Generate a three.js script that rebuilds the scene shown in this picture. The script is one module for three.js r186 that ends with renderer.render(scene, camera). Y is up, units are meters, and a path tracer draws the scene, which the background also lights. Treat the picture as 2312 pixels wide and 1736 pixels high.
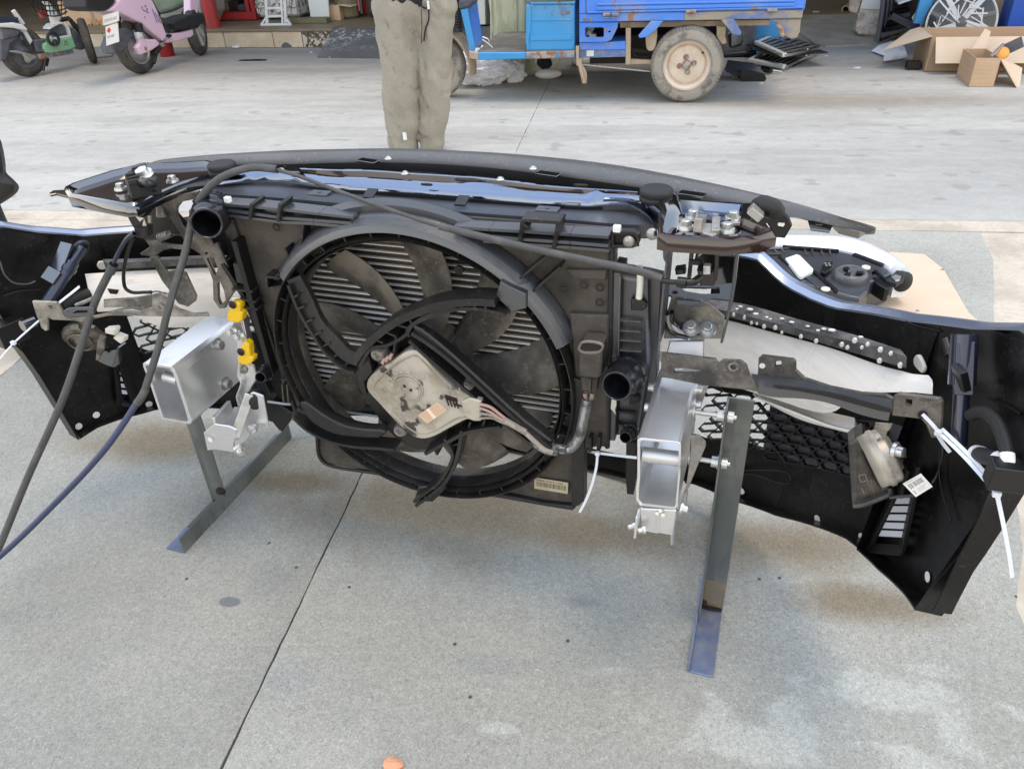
import * as THREE from 'three';
import { mergeGeometries, toCreasedNormals } from 'three/addons/utils/BufferGeometryUtils.js';
import { RoundedBoxGeometry } from 'three/addons/geometries/RoundedBoxGeometry.js';
import { MarchingCubes } from 'three/addons/objects/MarchingCubes.js';

// ---------- camera ----------
const scene = new THREE.Scene();
const RAD = Math.PI / 180;
const camera = new THREE.PerspectiveCamera(2 * Math.atan(384 / 770) / RAD, 4 / 3, 0.05, 900);
camera.rotation.order = 'YXZ';
camera.rotation.set(-33 * RAD, 0, -3 * RAD);
camera.position.set(0, 1.3, 0);
camera.updateMatrixWorld(true);
// ---------- sky, sun, exposure ----------
function skyTexture() {
  const W = 512, H = 256, d = new Float32Array(W * H * 4);
  const sm = (a, b, x) => { x = Math.min(1, Math.max(0, (x - a) / (b - a))); return x * x * (3 - 2 * x); };
  for (let j = 0; j < H; j++) for (let i = 0; i < W; i++) {
    const el = (j / (H - 1) - 0.5) * Math.PI, az = (i / W) * Math.PI * 2;
    const t = sm(0.05, 0.75, Math.max(0, el));
    const k = 1 + 0.12 * Math.sin(az * 2 + 1) * Math.cos(el) * sm(0, 0.3, el);
    const c = el < 0 ? [0.34, 0.33, 0.31] : [1.22 + (0.66 - 1.22) * t, 1.15 + (0.79 - 1.15) * t, 1.03 + (1.02 - 1.03) * t];
    const o = (j * W + i) * 4;
    d[o] = c[0] * k; d[o + 1] = c[1] * k; d[o + 2] = c[2] * k; d[o + 3] = 1;
  }
  const t = new THREE.DataTexture(d, W, H, THREE.RGBAFormat, THREE.FloatType);
  t.mapping = THREE.EquirectangularReflectionMapping; t.magFilter = t.minFilter = THREE.LinearFilter; t.needsUpdate = true;
  return t;
}
const sky = skyTexture();
scene.background = sky; scene.environment = sky;
const sun = new THREE.DirectionalLight(0xffe6c4, 0.9);
sun.position.set(1.3, 8, -2.7); sun.target.position.set(0, 0, -3.2);
sun.castShadow = true; sun.shadow.radius = 42; sun.shadow.mapSize.set(2048, 2048);
Object.assign(sun.shadow.camera, { left: -9, right: 9, top: 9, bottom: -9, near: 0.5, far: 30 });
scene.add(sun, sun.target);
const renderer = new THREE.WebGLRenderer({ antialias: true });
renderer.toneMapping = THREE.LinearToneMapping;
renderer.toneMappingExposure = 1.85;
renderer.shadowMap.enabled = true;

// ---------- small maths ----------
const V = (x = 0, y = 0, z = 0) => new THREE.Vector3(x, y, z);
let seedState = 7;
const rnd = () => { seedState = (seedState * 1664525 + 1013904223) >>> 0; return seedState / 4294967296; };
const rr = (a, b) => a + (b - a) * rnd();
const clamp = (x, a = 0, b = 1) => Math.min(b, Math.max(a, x));
const smooth = (a, b, x) => { x = clamp((x - a) / (b - a)); return x * x * (3 - 2 * x); };
const lerp = (a, b, t) => a + (b - a) * t;
const mix3 = (a, b, t) => [lerp(a[0], b[0], t), lerp(a[1], b[1], t), lerp(a[2], b[2], t)];
// measured points of the photograph (2312 x 1736) from enlarged views of it
const view = (x0, y0, s) => (x, y) => [x0 + x * s, y0 + y * s];
const D = view(0, 0, 1.04521), zA = view(0, 0, .36166), zB = view(750, 0, .36166), zC = view(1512, 0, .36166), zD = view(0, 450, .36166),
  zE = view(500, 450, .36166), zF = view(900, 600, .36166), zG = view(1512, 450, .36166), zH = view(1512, 850, .36166),
  z1 = view(560, 440, .43337), z2 = view(60, 340, .27125), z3 = view(1340, 380, .22604), z4 = view(0, 640, .37925),
  t1 = view(1000, 0, .18987), t2 = view(1400, 0, .20796), t3 = view(1850, 0, .20886), t4 = view(0, 0, .11754), t5 = view(200, 0, .13562), t6 = view(440, 0, .18987), t7 = view(1640, 500, .22604);
const L = (z, ...a) => { const o = []; for (let i = 0; i < a.length; i += 2) o.push(z(a[i], a[i + 1])); return o; };
const SC = 2312 / 1024;
function worldRay(p) { return V((p[0] / SC - 512) / 770, -(p[1] / SC - 384) / 770, -1).applyQuaternion(camera.quaternion); }
// a ground-standing frame turned by yaw: x to the right, y up, z towards the viewer
class Frame {
  constructor(yaw) { this.a = yaw * RAD; this.R = V(Math.cos(this.a), 0, Math.sin(this.a)); this.F = V(Math.sin(this.a), 0, -Math.cos(this.a)); }
  loc(w) { return V(w.dot(this.R), w.y, -w.dot(this.F)); }
  world(l) { return this.R.clone().multiplyScalar(l.x).addScaledVector(this.F, -l.z).setY(l.y); }
  on(p, P0, N) { const d = this.loc(worldRay(p)), o = V(0, 1.3, 0); return o.clone().addScaledVector(d, P0.clone().sub(o).dot(N) / d.dot(N)); }
  F_(p, f) { return this.on(p, V(0, 0, -f), V(0, 0, 1)); }
  R_(p, r) { return this.on(p, V(r, 0, 0), V(1, 0, 0)); }
  Y_(p, y) { return this.on(p, V(0, y, 0), V(0, 1, 0)); }
  cyl(p, C) { // on a vertical wall over the plan curve C (points x, z)
    const d = this.loc(worldRay(p)); let best = null;
    for (let i = 0; i < C.length - 1; i++) {
      const a = C[i], ex = C[i + 1].x - a.x, ez = C[i + 1].z - a.z, den = d.x * ez - d.z * ex; if (Math.abs(den) < 1e-9) continue;
      const t = (a.x * ez - a.z * ex) / den, u = ((t * d.x - a.x) * ex + (t * d.z - a.z) * ez) / (ex * ex + ez * ez);
      if (t > 0 && u > -1e-4 && u <= 1.0001) best = { p: V(t * d.x, 1.3 + t * d.y, t * d.z), s: (i + u) / (C.length - 1) };
    }
    return best;
  }
}
const A = new Frame(20), B = new Frame(17);

// ---------- geometry tools ----------
function norm(g) { if (g.index) g = g.toNonIndexed(); const o = new THREE.BufferGeometry(); for (const k of ['position', 'normal', 'uv']) if (g.attributes[k]) o.setAttribute(k, g.attributes[k]); if (!o.attributes.normal) o.computeVertexNormals(); if (!o.attributes.uv) o.setAttribute('uv', new THREE.BufferAttribute(new Float32Array(o.attributes.position.count * 2), 2)); return o; }
const J = (...g) => mergeGeometries(g.flat(9).filter(Boolean).map(norm));
function boxUV(g) {
  const p = g.attributes.position, n = g.attributes.normal, u = new Float32Array(p.count * 2);
  for (let i = 0; i < p.count; i++) {
    const ax = Math.abs(n.getX(i)), ay = Math.abs(n.getY(i)), az = Math.abs(n.getZ(i)), x = p.getX(i), y = p.getY(i), z = p.getZ(i);
    if (ay >= ax && ay >= az) { u[2 * i] = x; u[2 * i + 1] = z; } else if (az >= ax) { u[2 * i] = x; u[2 * i + 1] = y; } else { u[2 * i] = z; u[2 * i + 1] = y; }
  }
  g.setAttribute('uv', new THREE.BufferAttribute(u, 2)); return g;
}
const mat4 = (X, Y, Z, O) => new THREE.Matrix4().makeBasis(X, Y, Z).setPosition(O);
const poly = (pts) => pts.map((p) => p.isVector2 ? p : new THREE.Vector2(p[0], p[1]));
function shapeOf(pts, holes = []) { const s = new THREE.Shape(poly(pts)); for (const h of holes) s.holes.push(new THREE.Path(poly(h))); return s; }
function ext(pts, th, { holes = [], bevel = Math.min(th * .3, .0012), seg = 1 } = {}) { // front face at z = 0, body behind it
  const g = new THREE.ExtrudeGeometry(shapeOf(pts, holes), { depth: Math.max(th - 2 * bevel, 1e-4), bevelEnabled: bevel > 0, bevelThickness: bevel, bevelSize: bevel, bevelOffset: -bevel, bevelSegments: seg, curveSegments: 6 });
  g.translate(0, 0, -th + bevel); return g;
}
const sm2 = (pts, n = 4, closed = true, tension = .5) => new THREE.CatmullRomCurve3(pts.map((p) => V(p[0], p[1], 0)), closed, 'catmullrom', tension).getPoints(pts.length * n).map((p) => [p.x, p.y]).slice(0, closed ? -1 : undefined);
const circ = (x, y, r, n = 20, ry = r) => Array.from({ length: n }, (_, i) => [x + r * Math.cos(i / n * 2 * Math.PI), y + ry * Math.sin(i / n * 2 * Math.PI)]);
const rect = (x0, y0, x1, y1, r = 0) => { if (!r) return [[x0, y0], [x1, y0], [x1, y1], [x0, y1]]; const o = []; for (const [cx, cy, a] of [[x1 - r, y1 - r, 0], [x0 + r, y1 - r, 90], [x0 + r, y0 + r, 180], [x1 - r, y0 + r, 270]]) for (let k = 0; k <= 3; k++) o.push([cx + r * Math.cos((a + k * 30) * RAD), cy + r * Math.sin((a + k * 30) * RAD)]); return o; };
// plates traced on a plane of frame fr; the traced face looks at the viewer (F), right/left (R) or up (Y)
function plateF(fr, px, f, th, o = {}) { const q = (P) => P.map((p) => { const l = fr.F_(p, f); return [l.x, l.y]; }); const pts = o.smooth ? sm2(q(px), o.smooth) : q(px); return ext(pts, th, { ...o, holes: (o.holes || []).map(q) }).translate(0, 0, -f); }
function plateR(fr, px, r, th, o = {}) { const q = (P) => P.map((p) => { const l = fr.R_(p, r); return [-l.z, l.y]; }); const g = ext(o.smooth ? sm2(q(px), o.smooth) : q(px), th, { ...o, holes: (o.holes || []).map(q) }); return g.applyMatrix4(mat4(V(0, 0, -1), V(0, 1, 0), V(1, 0, 0), V(r, 0, 0))); } // face towards +x
function plateY(fr, px, y, th, o = {}) { const q = (P) => P.map((p) => { const l = fr.Y_(p, y); return [l.x, -l.z]; }); const g = ext(o.smooth ? sm2(q(px), o.smooth) : q(px), th, { ...o, holes: (o.holes || []).map(q) }); return g.applyMatrix4(mat4(V(1, 0, 0), V(0, 0, -1), V(0, 1, 0), V(0, y, 0))); }
const box = (x0, x1, y0, y1, z0, z1, r = .002) => new RoundedBoxGeometry(Math.abs(x1 - x0), Math.abs(y1 - y0), Math.abs(z1 - z0), 1, Math.min(r, Math.abs(x1 - x0) * .45, Math.abs(y1 - y0) * .45, Math.abs(z1 - z0) * .45)).translate((x0 + x1) / 2, (y0 + y1) / 2, (z0 + z1) / 2);
function alongM(a, b, up = V(0, 1, 0)) { const z = b.clone().sub(a).normalize(); if (Math.abs(z.dot(up)) > .98) up = V(1, 0, 0.01); const x = up.clone().cross(z).normalize(), y = z.clone().cross(x); return mat4(x, y, z, a); }
const bar = (a, b, w, h, up, r = .001) => { const l = a.distanceTo(b); return new RoundedBoxGeometry(w, h, l, 1, Math.min(r, w * .3, h * .3, l * .3)).translate(0, 0, l / 2).applyMatrix4(alongM(a, b, up)); };
const rod = (a, b, r, r2 = r, n = 14, open = false) => { const l = a.distanceTo(b); return new THREE.CylinderGeometry(r2, r, l, n, 1, open).translate(0, l / 2, 0).applyMatrix4(new THREE.Matrix4().makeRotationX(Math.PI / 2)).applyMatrix4(alongM(a, b)); };
const tube = (pts, r, seg = 0, n = 8, closed = false) => new THREE.TubeGeometry(new THREE.CatmullRomCurve3(pts, closed, 'centripetal'), seg || pts.length * 8, r, n, closed);
const lathe = (prof, n, O, axis) => { const g = new THREE.LatheGeometry(poly(prof), n); const up = axis.clone().normalize(); return g.applyQuaternion(new THREE.Quaternion().setFromUnitVectors(V(0, 1, 0), up)).translate(O.x, O.y, O.z); };
function bolt(O, dir, r = .009, h = .007) { // hex head with flange, standing out along dir
  const d = dir.clone().normalize(), e = (t) => O.clone().addScaledVector(d, t);
  return J(rod(e(-.001), e(h * .3), r * 1.45, r * 1.3, 18), rod(e(h * .3), e(h), r, r * .92, 6), rod(e(h), e(h + .0008), r * .7, r * .6, 12));
}
function loft(secs, { closed = false, caps = false, crease = .55 } = {}) {
  const m = secs[0].length, pos = [], idx = [];
  for (const s of secs) for (const p of s) pos.push(p.x, p.y, p.z);
  for (let i = 0; i < secs.length - 1; i++) for (let j = 0; j < (closed ? m : m - 1); j++) { const a = i * m + j, b = i * m + (j + 1) % m, c = a + m, d = b + m; idx.push(a, b, c, b, d, c); }
  if (caps) for (const [o, flip] of [[0, false], [(secs.length - 1) * m, true]]) { for (let j = 1; j < m - 1; j++) flip ? idx.push(o, o + j, o + j + 1) : idx.push(o, o + j + 1, o + j); }
  const g = new THREE.BufferGeometry(); g.setAttribute('position', new THREE.Float32BufferAttribute(pos, 3)); g.setIndex(idx);
  return toCreasedNormals(g, crease);
}
const ribbon = (pts, ups, w, th) => loft(pts.map((p, i) => { const q = pts[Math.min(i + 1, pts.length - 1)].clone().sub(pts[Math.max(i - 1, 0)]).normalize(), u = ups.clone(), s = q.clone().cross(u).normalize(), ww = Array.isArray(w) ? lerp(w[0], w[1], i / (pts.length - 1)) : w, n = s.clone().cross(q).normalize(); return [[-1, -1], [1, -1], [1, 1], [-1, 1]].map(([a, b]) => p.clone().addScaledVector(s, a * ww / 2).addScaledVector(n, b * th / 2)); }), { closed: true, caps: true });
const curve = (pts, n) => new THREE.CatmullRomCurve3(pts, false, 'centripetal').getPoints(n);

// ---------- things and parts ----------
const used = {};
function numbered(n) { const k = used[n] = (used[n] ?? -1) + 1; return k ? `${n}_${String(k).padStart(3, '0')}` : n; }
const ORG = new Map();
function thing(name, label, category, fr, at, group) { // at: base point in the frame
  const o = new THREE.Group(); o.name = numbered(name); o.position.copy(fr.world(at)); o.rotation.y = -fr.a;
  o.userData = { label, category }; if (group) o.userData.group = group; ORG.set(o, at); scene.add(o); return o;
}
function part(name, g, m, parent, label, o = {}) {
  g = norm(g); if (!o.uv) boxUV(g); const org = ORG.get(parent); g = g.clone().translate(-org.x, -org.y, -org.z);
  const me = new THREE.Mesh(g, m); me.name = name; me.castShadow = me.receiveShadow = true; if (label) me.userData.label = label; if (o.kind) me.userData.kind = o.kind;
  ORG.set(me, org); parent.add(me); return me;
}
function single(name, g, m, label, category, fr, at, group, o = {}) { // a thing that is one mesh
  g = norm(g); if (!o.uv) boxUV(g); g = g.clone().translate(-at.x, -at.y, -at.z);
  const me = new THREE.Mesh(g, m); me.name = numbered(name); me.position.copy(fr.world(at)); me.rotation.y = -fr.a; me.castShadow = me.receiveShadow = true;
  me.userData = { label, category }; if (group) me.userData.group = group; scene.add(me); return me;
}

// ---------- noise and textures ----------
const hash = (x, y, s) => { let h = (x * 374761393 + y * 668265263 + s * 974711) | 0; h = Math.imul(h ^ (h >>> 13), 1274126177); return ((h ^ (h >>> 16)) >>> 0) / 4294967296; };
function vn(x, y, px, py, s) { const xi = Math.floor(x), yi = Math.floor(y), fx = x - xi, fy = y - yi, u = fx * fx * (3 - 2 * fx), w = fy * fy * (3 - 2 * fy), m = (a, n) => ((a % n) + n) % n, x0 = m(xi, px), x1 = m(xi + 1, px), y0 = m(yi, py), y1 = m(yi + 1, py); const a = hash(x0, y0, s), b = hash(x1, y0, s), c = hash(x0, y1, s), d = hash(x1, y1, s); return (a + (b - a) * u) * (1 - w) + (c + (d - c) * u) * w; }
function fbm(u, v, f, oct, s, fy = f) { let a = .5, t = 0, k = 0; for (let i = 0; i < oct; i++) { t += a * vn(u * f, v * fy, f, fy, s + i * 17); k += a; a *= .55; f *= 2; fy *= 2; } return t / k; }
const toS = (x) => { x = clamp(x); return 255 * (x <= .0031308 ? x * 12.92 : 1.055 * Math.pow(x, 1 / 2.4) - .055); };
function tex(W, H, fn, { srgb = true, size = 1, sizeY = size * H / W, clampEdge = false } = {}) { // fn(u, v) -> linear [r, g, b] or a number
  const d = new Uint8Array(W * H * 4);
  for (let j = 0; j < H; j++) for (let i = 0; i < W; i++) { const c = fn((i + .5) / W, (j + .5) / H), o = (j * W + i) * 4; for (let k = 0; k < 3; k++) { const x = c.length ? c[k] : c; d[o + k] = srgb ? toS(x) : 255 * clamp(x); } d[o + 3] = 255; }
  const t = new THREE.DataTexture(d, W, H, THREE.RGBAFormat); t.colorSpace = srgb ? THREE.SRGBColorSpace : THREE.NoColorSpace;
  t.wrapS = t.wrapT = clampEdge ? THREE.ClampToEdgeWrapping : THREE.RepeatWrapping; t.magFilter = THREE.LinearFilter; t.minFilter = THREE.LinearMipmapLinearFilter; t.generateMipmaps = true; t.repeat.set(1 / size, 1 / sizeY); t.needsUpdate = true; return t;
}
const gray = (W, fn, size) => tex(W, W, fn, { srgb: false, size });
const speckN = gray(512, (u, v) => .5 * fbm(u, v, 24, 4, 3) + .5 * fbm(u, v, 96, 2, 5), .25);
const blotN = gray(512, (u, v) => fbm(u, v, 6, 6, 11), .5);
const std = (o) => new THREE.MeshStandardMaterial({ side: THREE.DoubleSide, ...o });
const phy = (o) => new THREE.MeshPhysicalMaterial({ side: THREE.DoubleSide, ...o });
const lin = (r, g = r, b = r) => new THREE.Color().setRGB(r, g, b);
// dusty, dirty plastics and metals: base colour under a dust layer
function dusty(base, dust, amount, seed, size = .6, extra) { return tex(1024, 1024, (u, v) => { const n = fbm(u, v, 5, 6, seed), f = fbm(u, v, 40, 4, seed + 50), s = fbm(u, v, 14, 3, seed + 90); let t = clamp(amount * (.25 + 1.3 * smooth(.3, .72, n)) * (.55 + .9 * f)); let c = mix3(base, dust, t); const fl = smooth(.70, .78, fbm(u, v, 120, 2, seed + 9)); c = mix3(c, [dust[0] * 1.6, dust[1] * 1.6, dust[2] * 1.6], fl * .5 * smooth(.4, .6, s)); return extra ? extra(c, u, v, n, f) : c; }, { size }); }
const M = {};
const toA = (g, fr) => g.rotateY(A.a - fr.a); // a shape measured in another frame, turned into the front end's frame
M.plastic = std({ map: dusty([.008, .008, .0085], [.05, .045, .039], .28, 21), roughness: .42, bumpMap: speckN, bumpScale: .0004 });
M.dustPlastic = std({ map: dusty([.0115, .0105, .0095], [.072, .062, .05], .72, 33), roughness: .62, bumpMap: blotN, bumpScale: .0015 });
M.fanBlade = std({ map: dusty([.022, .020, .0175], [.145, .128, .104], .75, 47, .4), roughness: .5, bumpMap: speckN, bumpScale: .0003 });
M.blackGloss = phy({ color: lin(.008, .008, .009), ior: 2.3, roughness: .12, clearcoat: 1, clearcoatRoughness: .03 });
M.pressed = std({ color: lin(.23, .27, .35), metalness: 1, roughness: .12 });  // sky reflection on gloss black steel, put into the metal colour
M.rimEdge = std({ color: lin(.33, .37, .47), metalness: .75, roughness: .3 });  // sky sheen of the bumper rim, painted as a pale blue-grey
M.blackSatin = std({ color: lin(.006), roughness: .34, bumpMap: speckN, bumpScale: .00015 });
M.bumperIn = phy({ map: dusty([.0028, .0028, .003], [.028, .027, .026], .32, 223, .5), specularIntensity: .5, roughness: .32, bumpMap: blotN, bumpScale: .0008 });
M.stripGrey = std({ map: dusty([.085, .085, .085], [.13, .125, .115], .3, 61, .5), roughness: .42 });
M.rubber = std({ color: lin(.016), roughness: .6, bumpMap: speckN, bumpScale: .0004 });
M.bracket = std({ map: dusty([.014, .014, .014], [.21, .19, .16], .5, 71, .3), roughness: .5, metalness: .2, bumpMap: blotN, bumpScale: .0012 });
M.bracketPale = std({ map: dusty([.05, .048, .044], [.36, .33, .28], .72, 77, .3), roughness: .55, metalness: .25, bumpMap: blotN, bumpScale: .0012 });
M.alum = std({ map: tex(1024, 1024, (u, v) => { const s = fbm(u, v, 4, 4, 91, 160), b = fbm(u, v, 6, 5, 97), sc = smooth(.74, .8, fbm(u, v, 90, 2, 99, 12)); const k = .80 + .07 * s - .16 * smooth(.55, .75, b) - .2 * sc * smooth(.5, .7, b); return [k, k * 1.0, k * .995]; }, { size: .35 }), metalness: .85, roughness: .3, bumpMap: speckN, bumpScale: .0001 });
M.alumEnd = std({ color: lin(.66, .66, .65), metalness: .75, roughness: .4, bumpMap: speckN, bumpScale: .0001 });
M.beam = std({ map: tex(1024, 512, (u, v) => { const s = fbm(u, v, 3, 4, 191, 120), b = fbm(u, v, 8, 5, 197); const k = .84 + .12 * s - .13 * smooth(.5, .75, b); return [k, k * .955, k * .88]; }, { size: .6 }), metalness: .12, roughness: .42, bumpMap: blotN, bumpScale: .0006 });
M.foam = std({ map: dusty([.045, .045, .046], [.17, .165, .155], .5, 103, .2), roughness: .9, bumpMap: speckN, bumpScale: .002 });
M.foamFleck = std({ color: lin(.74, .72, .68), roughness: .9 });
M.zinc = std({ color: lin(.62, .62, .60), metalness: .8, roughness: .32 });
M.zincDull = std({ map: dusty([.46, .45, .43], [.24, .21, .17], .5, 111, .1), metalness: .6, roughness: .42 });
M.motor = std({ map: tex(1024, 1024, (u, v) => { const n = fbm(u, v, 5, 6, 121), f = fbm(u, v, 60, 3, 127), sc = smooth(.60, .66, fbm(u, v, 11, 5, 131)) * smooth(.5, .6, fbm(u, v, 5, 3, 137)); let c = mix3([.52, .475, .39], [.32, .28, .215], smooth(.35, .7, n)); c = mix3(c, [.5, .49, .46], .5 * smooth(.55, .8, f)); return mix3(c, [.025, .023, .022], sc * .9); }, { size: .32 }), roughness: .58, metalness: .25, bumpMap: blotN, bumpScale: .0008 });
M.yellow = std({ color: lin(.80, .50, .012), roughness: .35 });
M.screwDark = std({ color: lin(.035, .02, .03), metalness: .6, roughness: .3 });
M.nylon = std({ color: lin(.72, .75, .80), roughness: .38 });
M.nylonPale = std({ color: lin(.72, .69, .60), roughness: .45 });
M.angleIron = std({ map: tex(512, 512, (u, v) => { const n = fbm(u, v, 5, 5, 141), s = fbm(u, v, 20, 4, 149, 4); const c = mix3([.135, .15, .145], [.21, .22, .205], smooth(.3, .7, n)); return mix3(c, [.09, .10, .105], .4 * smooth(.5, .7, s)); }, { size: .4 }), metalness: .55, roughness: .42 });
M.heatBlue = std({ map: tex(256, 256, (u, v) => mix3([.15, .23, .46], [.38, .38, .42], fbm(u, v, 6, 4, 151)), { size: .12 }), metalness: .7, roughness: .35 });  // blue heat tint, its bright reflection also put into the colour
M.heatTan = std({ map: tex(256, 256, (u, v) => mix3([.33, .24, .11], [.20, .185, .15], fbm(u, v, 5, 4, 157)), { size: .12 }), metalness: .55, roughness: .4 });
M.weld = std({ color: lin(.03, .022, .018), roughness: .7, metalness: .4, bumpMap: speckN, bumpScale: .002 });
M.fins = std({ map: tex(512, 64, (u, v) => { const z = Math.abs(((u * 64) % 1) - .5) * 2, k = .015 + .16 * smooth(.5, 1, z) * (.6 + .5 * fbm(u, v, 16, 3, 163)); return [k, k * .93, k * .82]; }, { size: .16, sizeY: .02 }), metalness: .45, roughness: .5 });
M.fin2 = M.fins;
M.coreTube = std({ map: dusty([.85, .82, .76], [.5, .45, .38], .35, 167, .3), metalness: .15, roughness: .4 });
M.wirePink = std({ color: lin(.40, .26, .21), roughness: .6 });
M.wirePale = std({ map: dusty([.42, .38, .33], [.2, .17, .13], .6, 171, .1), roughness: .7 });
M.tapeSilver = std({ map: dusty([.42, .42, .42], [.09, .085, .08], .8, 173, .06), roughness: .45, metalness: .3, bumpMap: blotN, bumpScale: .004 });
M.white = std({ color: lin(.78), roughness: .4 });
M.navyTube = std({ color: lin(.022, .028, .05), roughness: .3 });
M.cableGrey = std({ map: dusty([.05, .05, .05], [.10, .098, .092], .5, 177, .1), roughness: .6 });
M.cableNavy = std({ color: lin(.03, .04, .09), roughness: .45 });
function label(W, H, fn, base = '#e9e6de') { const c = document.createElement('canvas'); c.width = W; c.height = H; const x = c.getContext('2d'); x.fillStyle = base; x.fillRect(0, 0, W, H); fn(x, W, H); const t = new THREE.CanvasTexture(c); t.colorSpace = THREE.SRGBColorSpace; return t; }
function bars(x, x0, y0, w, h, s) { x.fillStyle = '#1b1a19'; let p = x0, k = s; while (p < x0 + w - 4) { k = (k * 1103515245 + 12345) & 0x7fffffff; const b = 2 + (k >> 8) % 6; x.fillRect(p, y0, b, h); p += b + 2 + (k >> 14) % 7; } }
// a printed face on four corner points (tl, tr, br, bl), a hair in front of what carries it
function sticker(tl, tr, br, bl, th = .0006) {
  const n = tr.clone().sub(tl).cross(bl.clone().sub(tl)).normalize().negate(); const P = [tl, tr, br, bl], Q = P.map((p) => p.clone().addScaledVector(n, th));
  const g = new THREE.BufferGeometry(), pos = [], uv = [], add = (a, b, c, d, u) => { for (const p of [a, d, c, a, c, b]) pos.push(p.x, p.y, p.z); const U = u ? [[0, 1], [1, 1], [1, 0], [0, 0]] : [[0, 0], [.01, 0], [.01, .01], [0, .01]]; for (const i of [0, 3, 2, 0, 2, 1]) uv.push(...U[i]); };
  add(...Q, true); for (let i = 0; i < 4; i++) add(P[i], P[(i + 1) % 4], Q[(i + 1) % 4], Q[i], false);
  g.setAttribute('position', new THREE.Float32BufferAttribute(pos, 3)); g.setAttribute('uv', new THREE.Float32BufferAttribute(uv, 2)); g.computeVertexNormals(); return g;
}

// ---------- ground: concrete slabs with open joints ----------
const C = new Frame(10);
const gp = (p) => { const l = C.Y_(p, 0); return [l.x, -l.z]; };
const zb1 = view(0, 1136, .36166), zb2 = view(756, 1136, .36166), zb3 = view(1512, 1136, .36166);
const gBlob = (p, rx, ry) => { const [x, y] = gp(p); return (r, f) => Math.hypot((r - x) / rx, (f - y) / ry); };
const sm = -.684, NX0 = -2.1, NX1 = 1.5, NY0 = .5, NY1 = 3.3;
const nearMap = (() => {
  const brown = [gBlob(z1(1100, 1640), .5, .17), gBlob(zb3(700, 250), .26, .09), gBlob(zb2(1500, 160), .35, .09), gBlob(z1(300, 1500), .2, .06), gBlob(zb3(1300, 620), .18, .06), gBlob(z4(1000, 950), .28, .10)];  // brown stains, with the shade under the front end painted in
  const dark = [gBlob(zb2(1560, 610), .045, .022), gBlob(zb1(1430, 610), .026, .015)];
  const dot = [zb3(560, 470), zb3(685, 463), zb1(1850, 397), zb1(1165, 468), zb1(1680, 245), zb2(845, 1205), zb2(750, 875), zb3(2165, 580), zb2(1455, 855), zb1(2180, 520)].map((p) => gBlob(p, .004, .004));
  const wipe = [gBlob(zb3(1250, 1150), .17, .06), gBlob(zb3(800, 1330), .1, .05), gBlob(zb3(600, 1500), .16, .05), gBlob(zb3(1250, 1580), .15, .035), gBlob(zb3(2050, 1480), .12, .07), gBlob(zb2(1780, 1120), .07, .03), gBlob(zb2(2000, 1430), .12, .035), gBlob(zb2(960, 1390), .06, .012), gBlob(zb3(1650, 1040), .06, .02), gBlob(zb3(100, 1300), .1, .06), gBlob(zb3(420, 910), .05, .012)];
  const blue = [gBlob(zb2(1000, 1010), .1, .028), gBlob(zb1(1800, 1100), .07, .05), gBlob(zb1(1680, 480), .06, .07)];
  return tex(2048, 1408, (u, v) => {
    const r = lerp(NX0, NX1, u), f = lerp(NY0, NY1, v), n = fbm(u, v, 9, 5, 301, 6), n2 = fbm(u, v, 38, 4, 307, 24), g = fbm(u, v, 500, 2, 311, 390), gg = hash((u * 2048) | 0, (v * 1408) | 0, 5);
    const ls = (r < sm ? .86 : 1) * (1 + .16 * smooth(2.2, 2.7, f)); let c = mix3([.285, .284, .252], [.345, .343, .306], smooth(.25, .75, n)); c = mix3(c, [.285, .292, .266], .35 * smooth(.45, .75, n2));
    const k = ls * (1 + .26 * (g - .5) + .42 * (gg - .5) + (gg > .986 ? .38 : gg < .010 ? -.3 : 0)); c = [c[0] * k, c[1] * k, c[2] * k];
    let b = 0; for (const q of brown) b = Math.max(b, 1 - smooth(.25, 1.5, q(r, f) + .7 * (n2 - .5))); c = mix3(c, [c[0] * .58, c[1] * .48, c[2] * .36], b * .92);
    let w = 0; for (const q of wipe) w = Math.max(w, 1 - smooth(.2, 1.25, q(r, f) + 1.5 * (n - .5) + .8 * (n2 - .5))); w = smooth(.22, .6, w) * smooth(.43, .58, fbm(u, v, 26, 5, 331, 20)); c = mix3(c, [.50 * k, .52 * k, .485 * k], w * .36);
    let bl = 0; for (const q of blue) bl = Math.max(bl, 1 - smooth(.3, 1.3, q(r, f))); c = mix3(c, [c[0] * .82, c[1] * .85, c[2] * .93], bl * .6);
    let d = 0; dark.forEach((q, i) => { const e = q(r, f) + .9 * (n2 - .5); d = Math.max(d, i ? 1 - smooth(.8, 1.05, e) : (1 - smooth(.4, 1.2, e)) * .5); }); c = mix3(c, [.115, .13, .15], d * .8);
    let t = 0; for (const q of dot) t = Math.max(t, 1 - smooth(.7, 1.2, q(r, f))); c = mix3(c, [.05, .055, .045], t);
    return c;
  }, { clampEdge: true });
})();
nearMap.repeat.set(1, 1);
const FX0 = -9, FX1 = 11, FY0 = 3.2, FY1 = 11.2;
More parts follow.
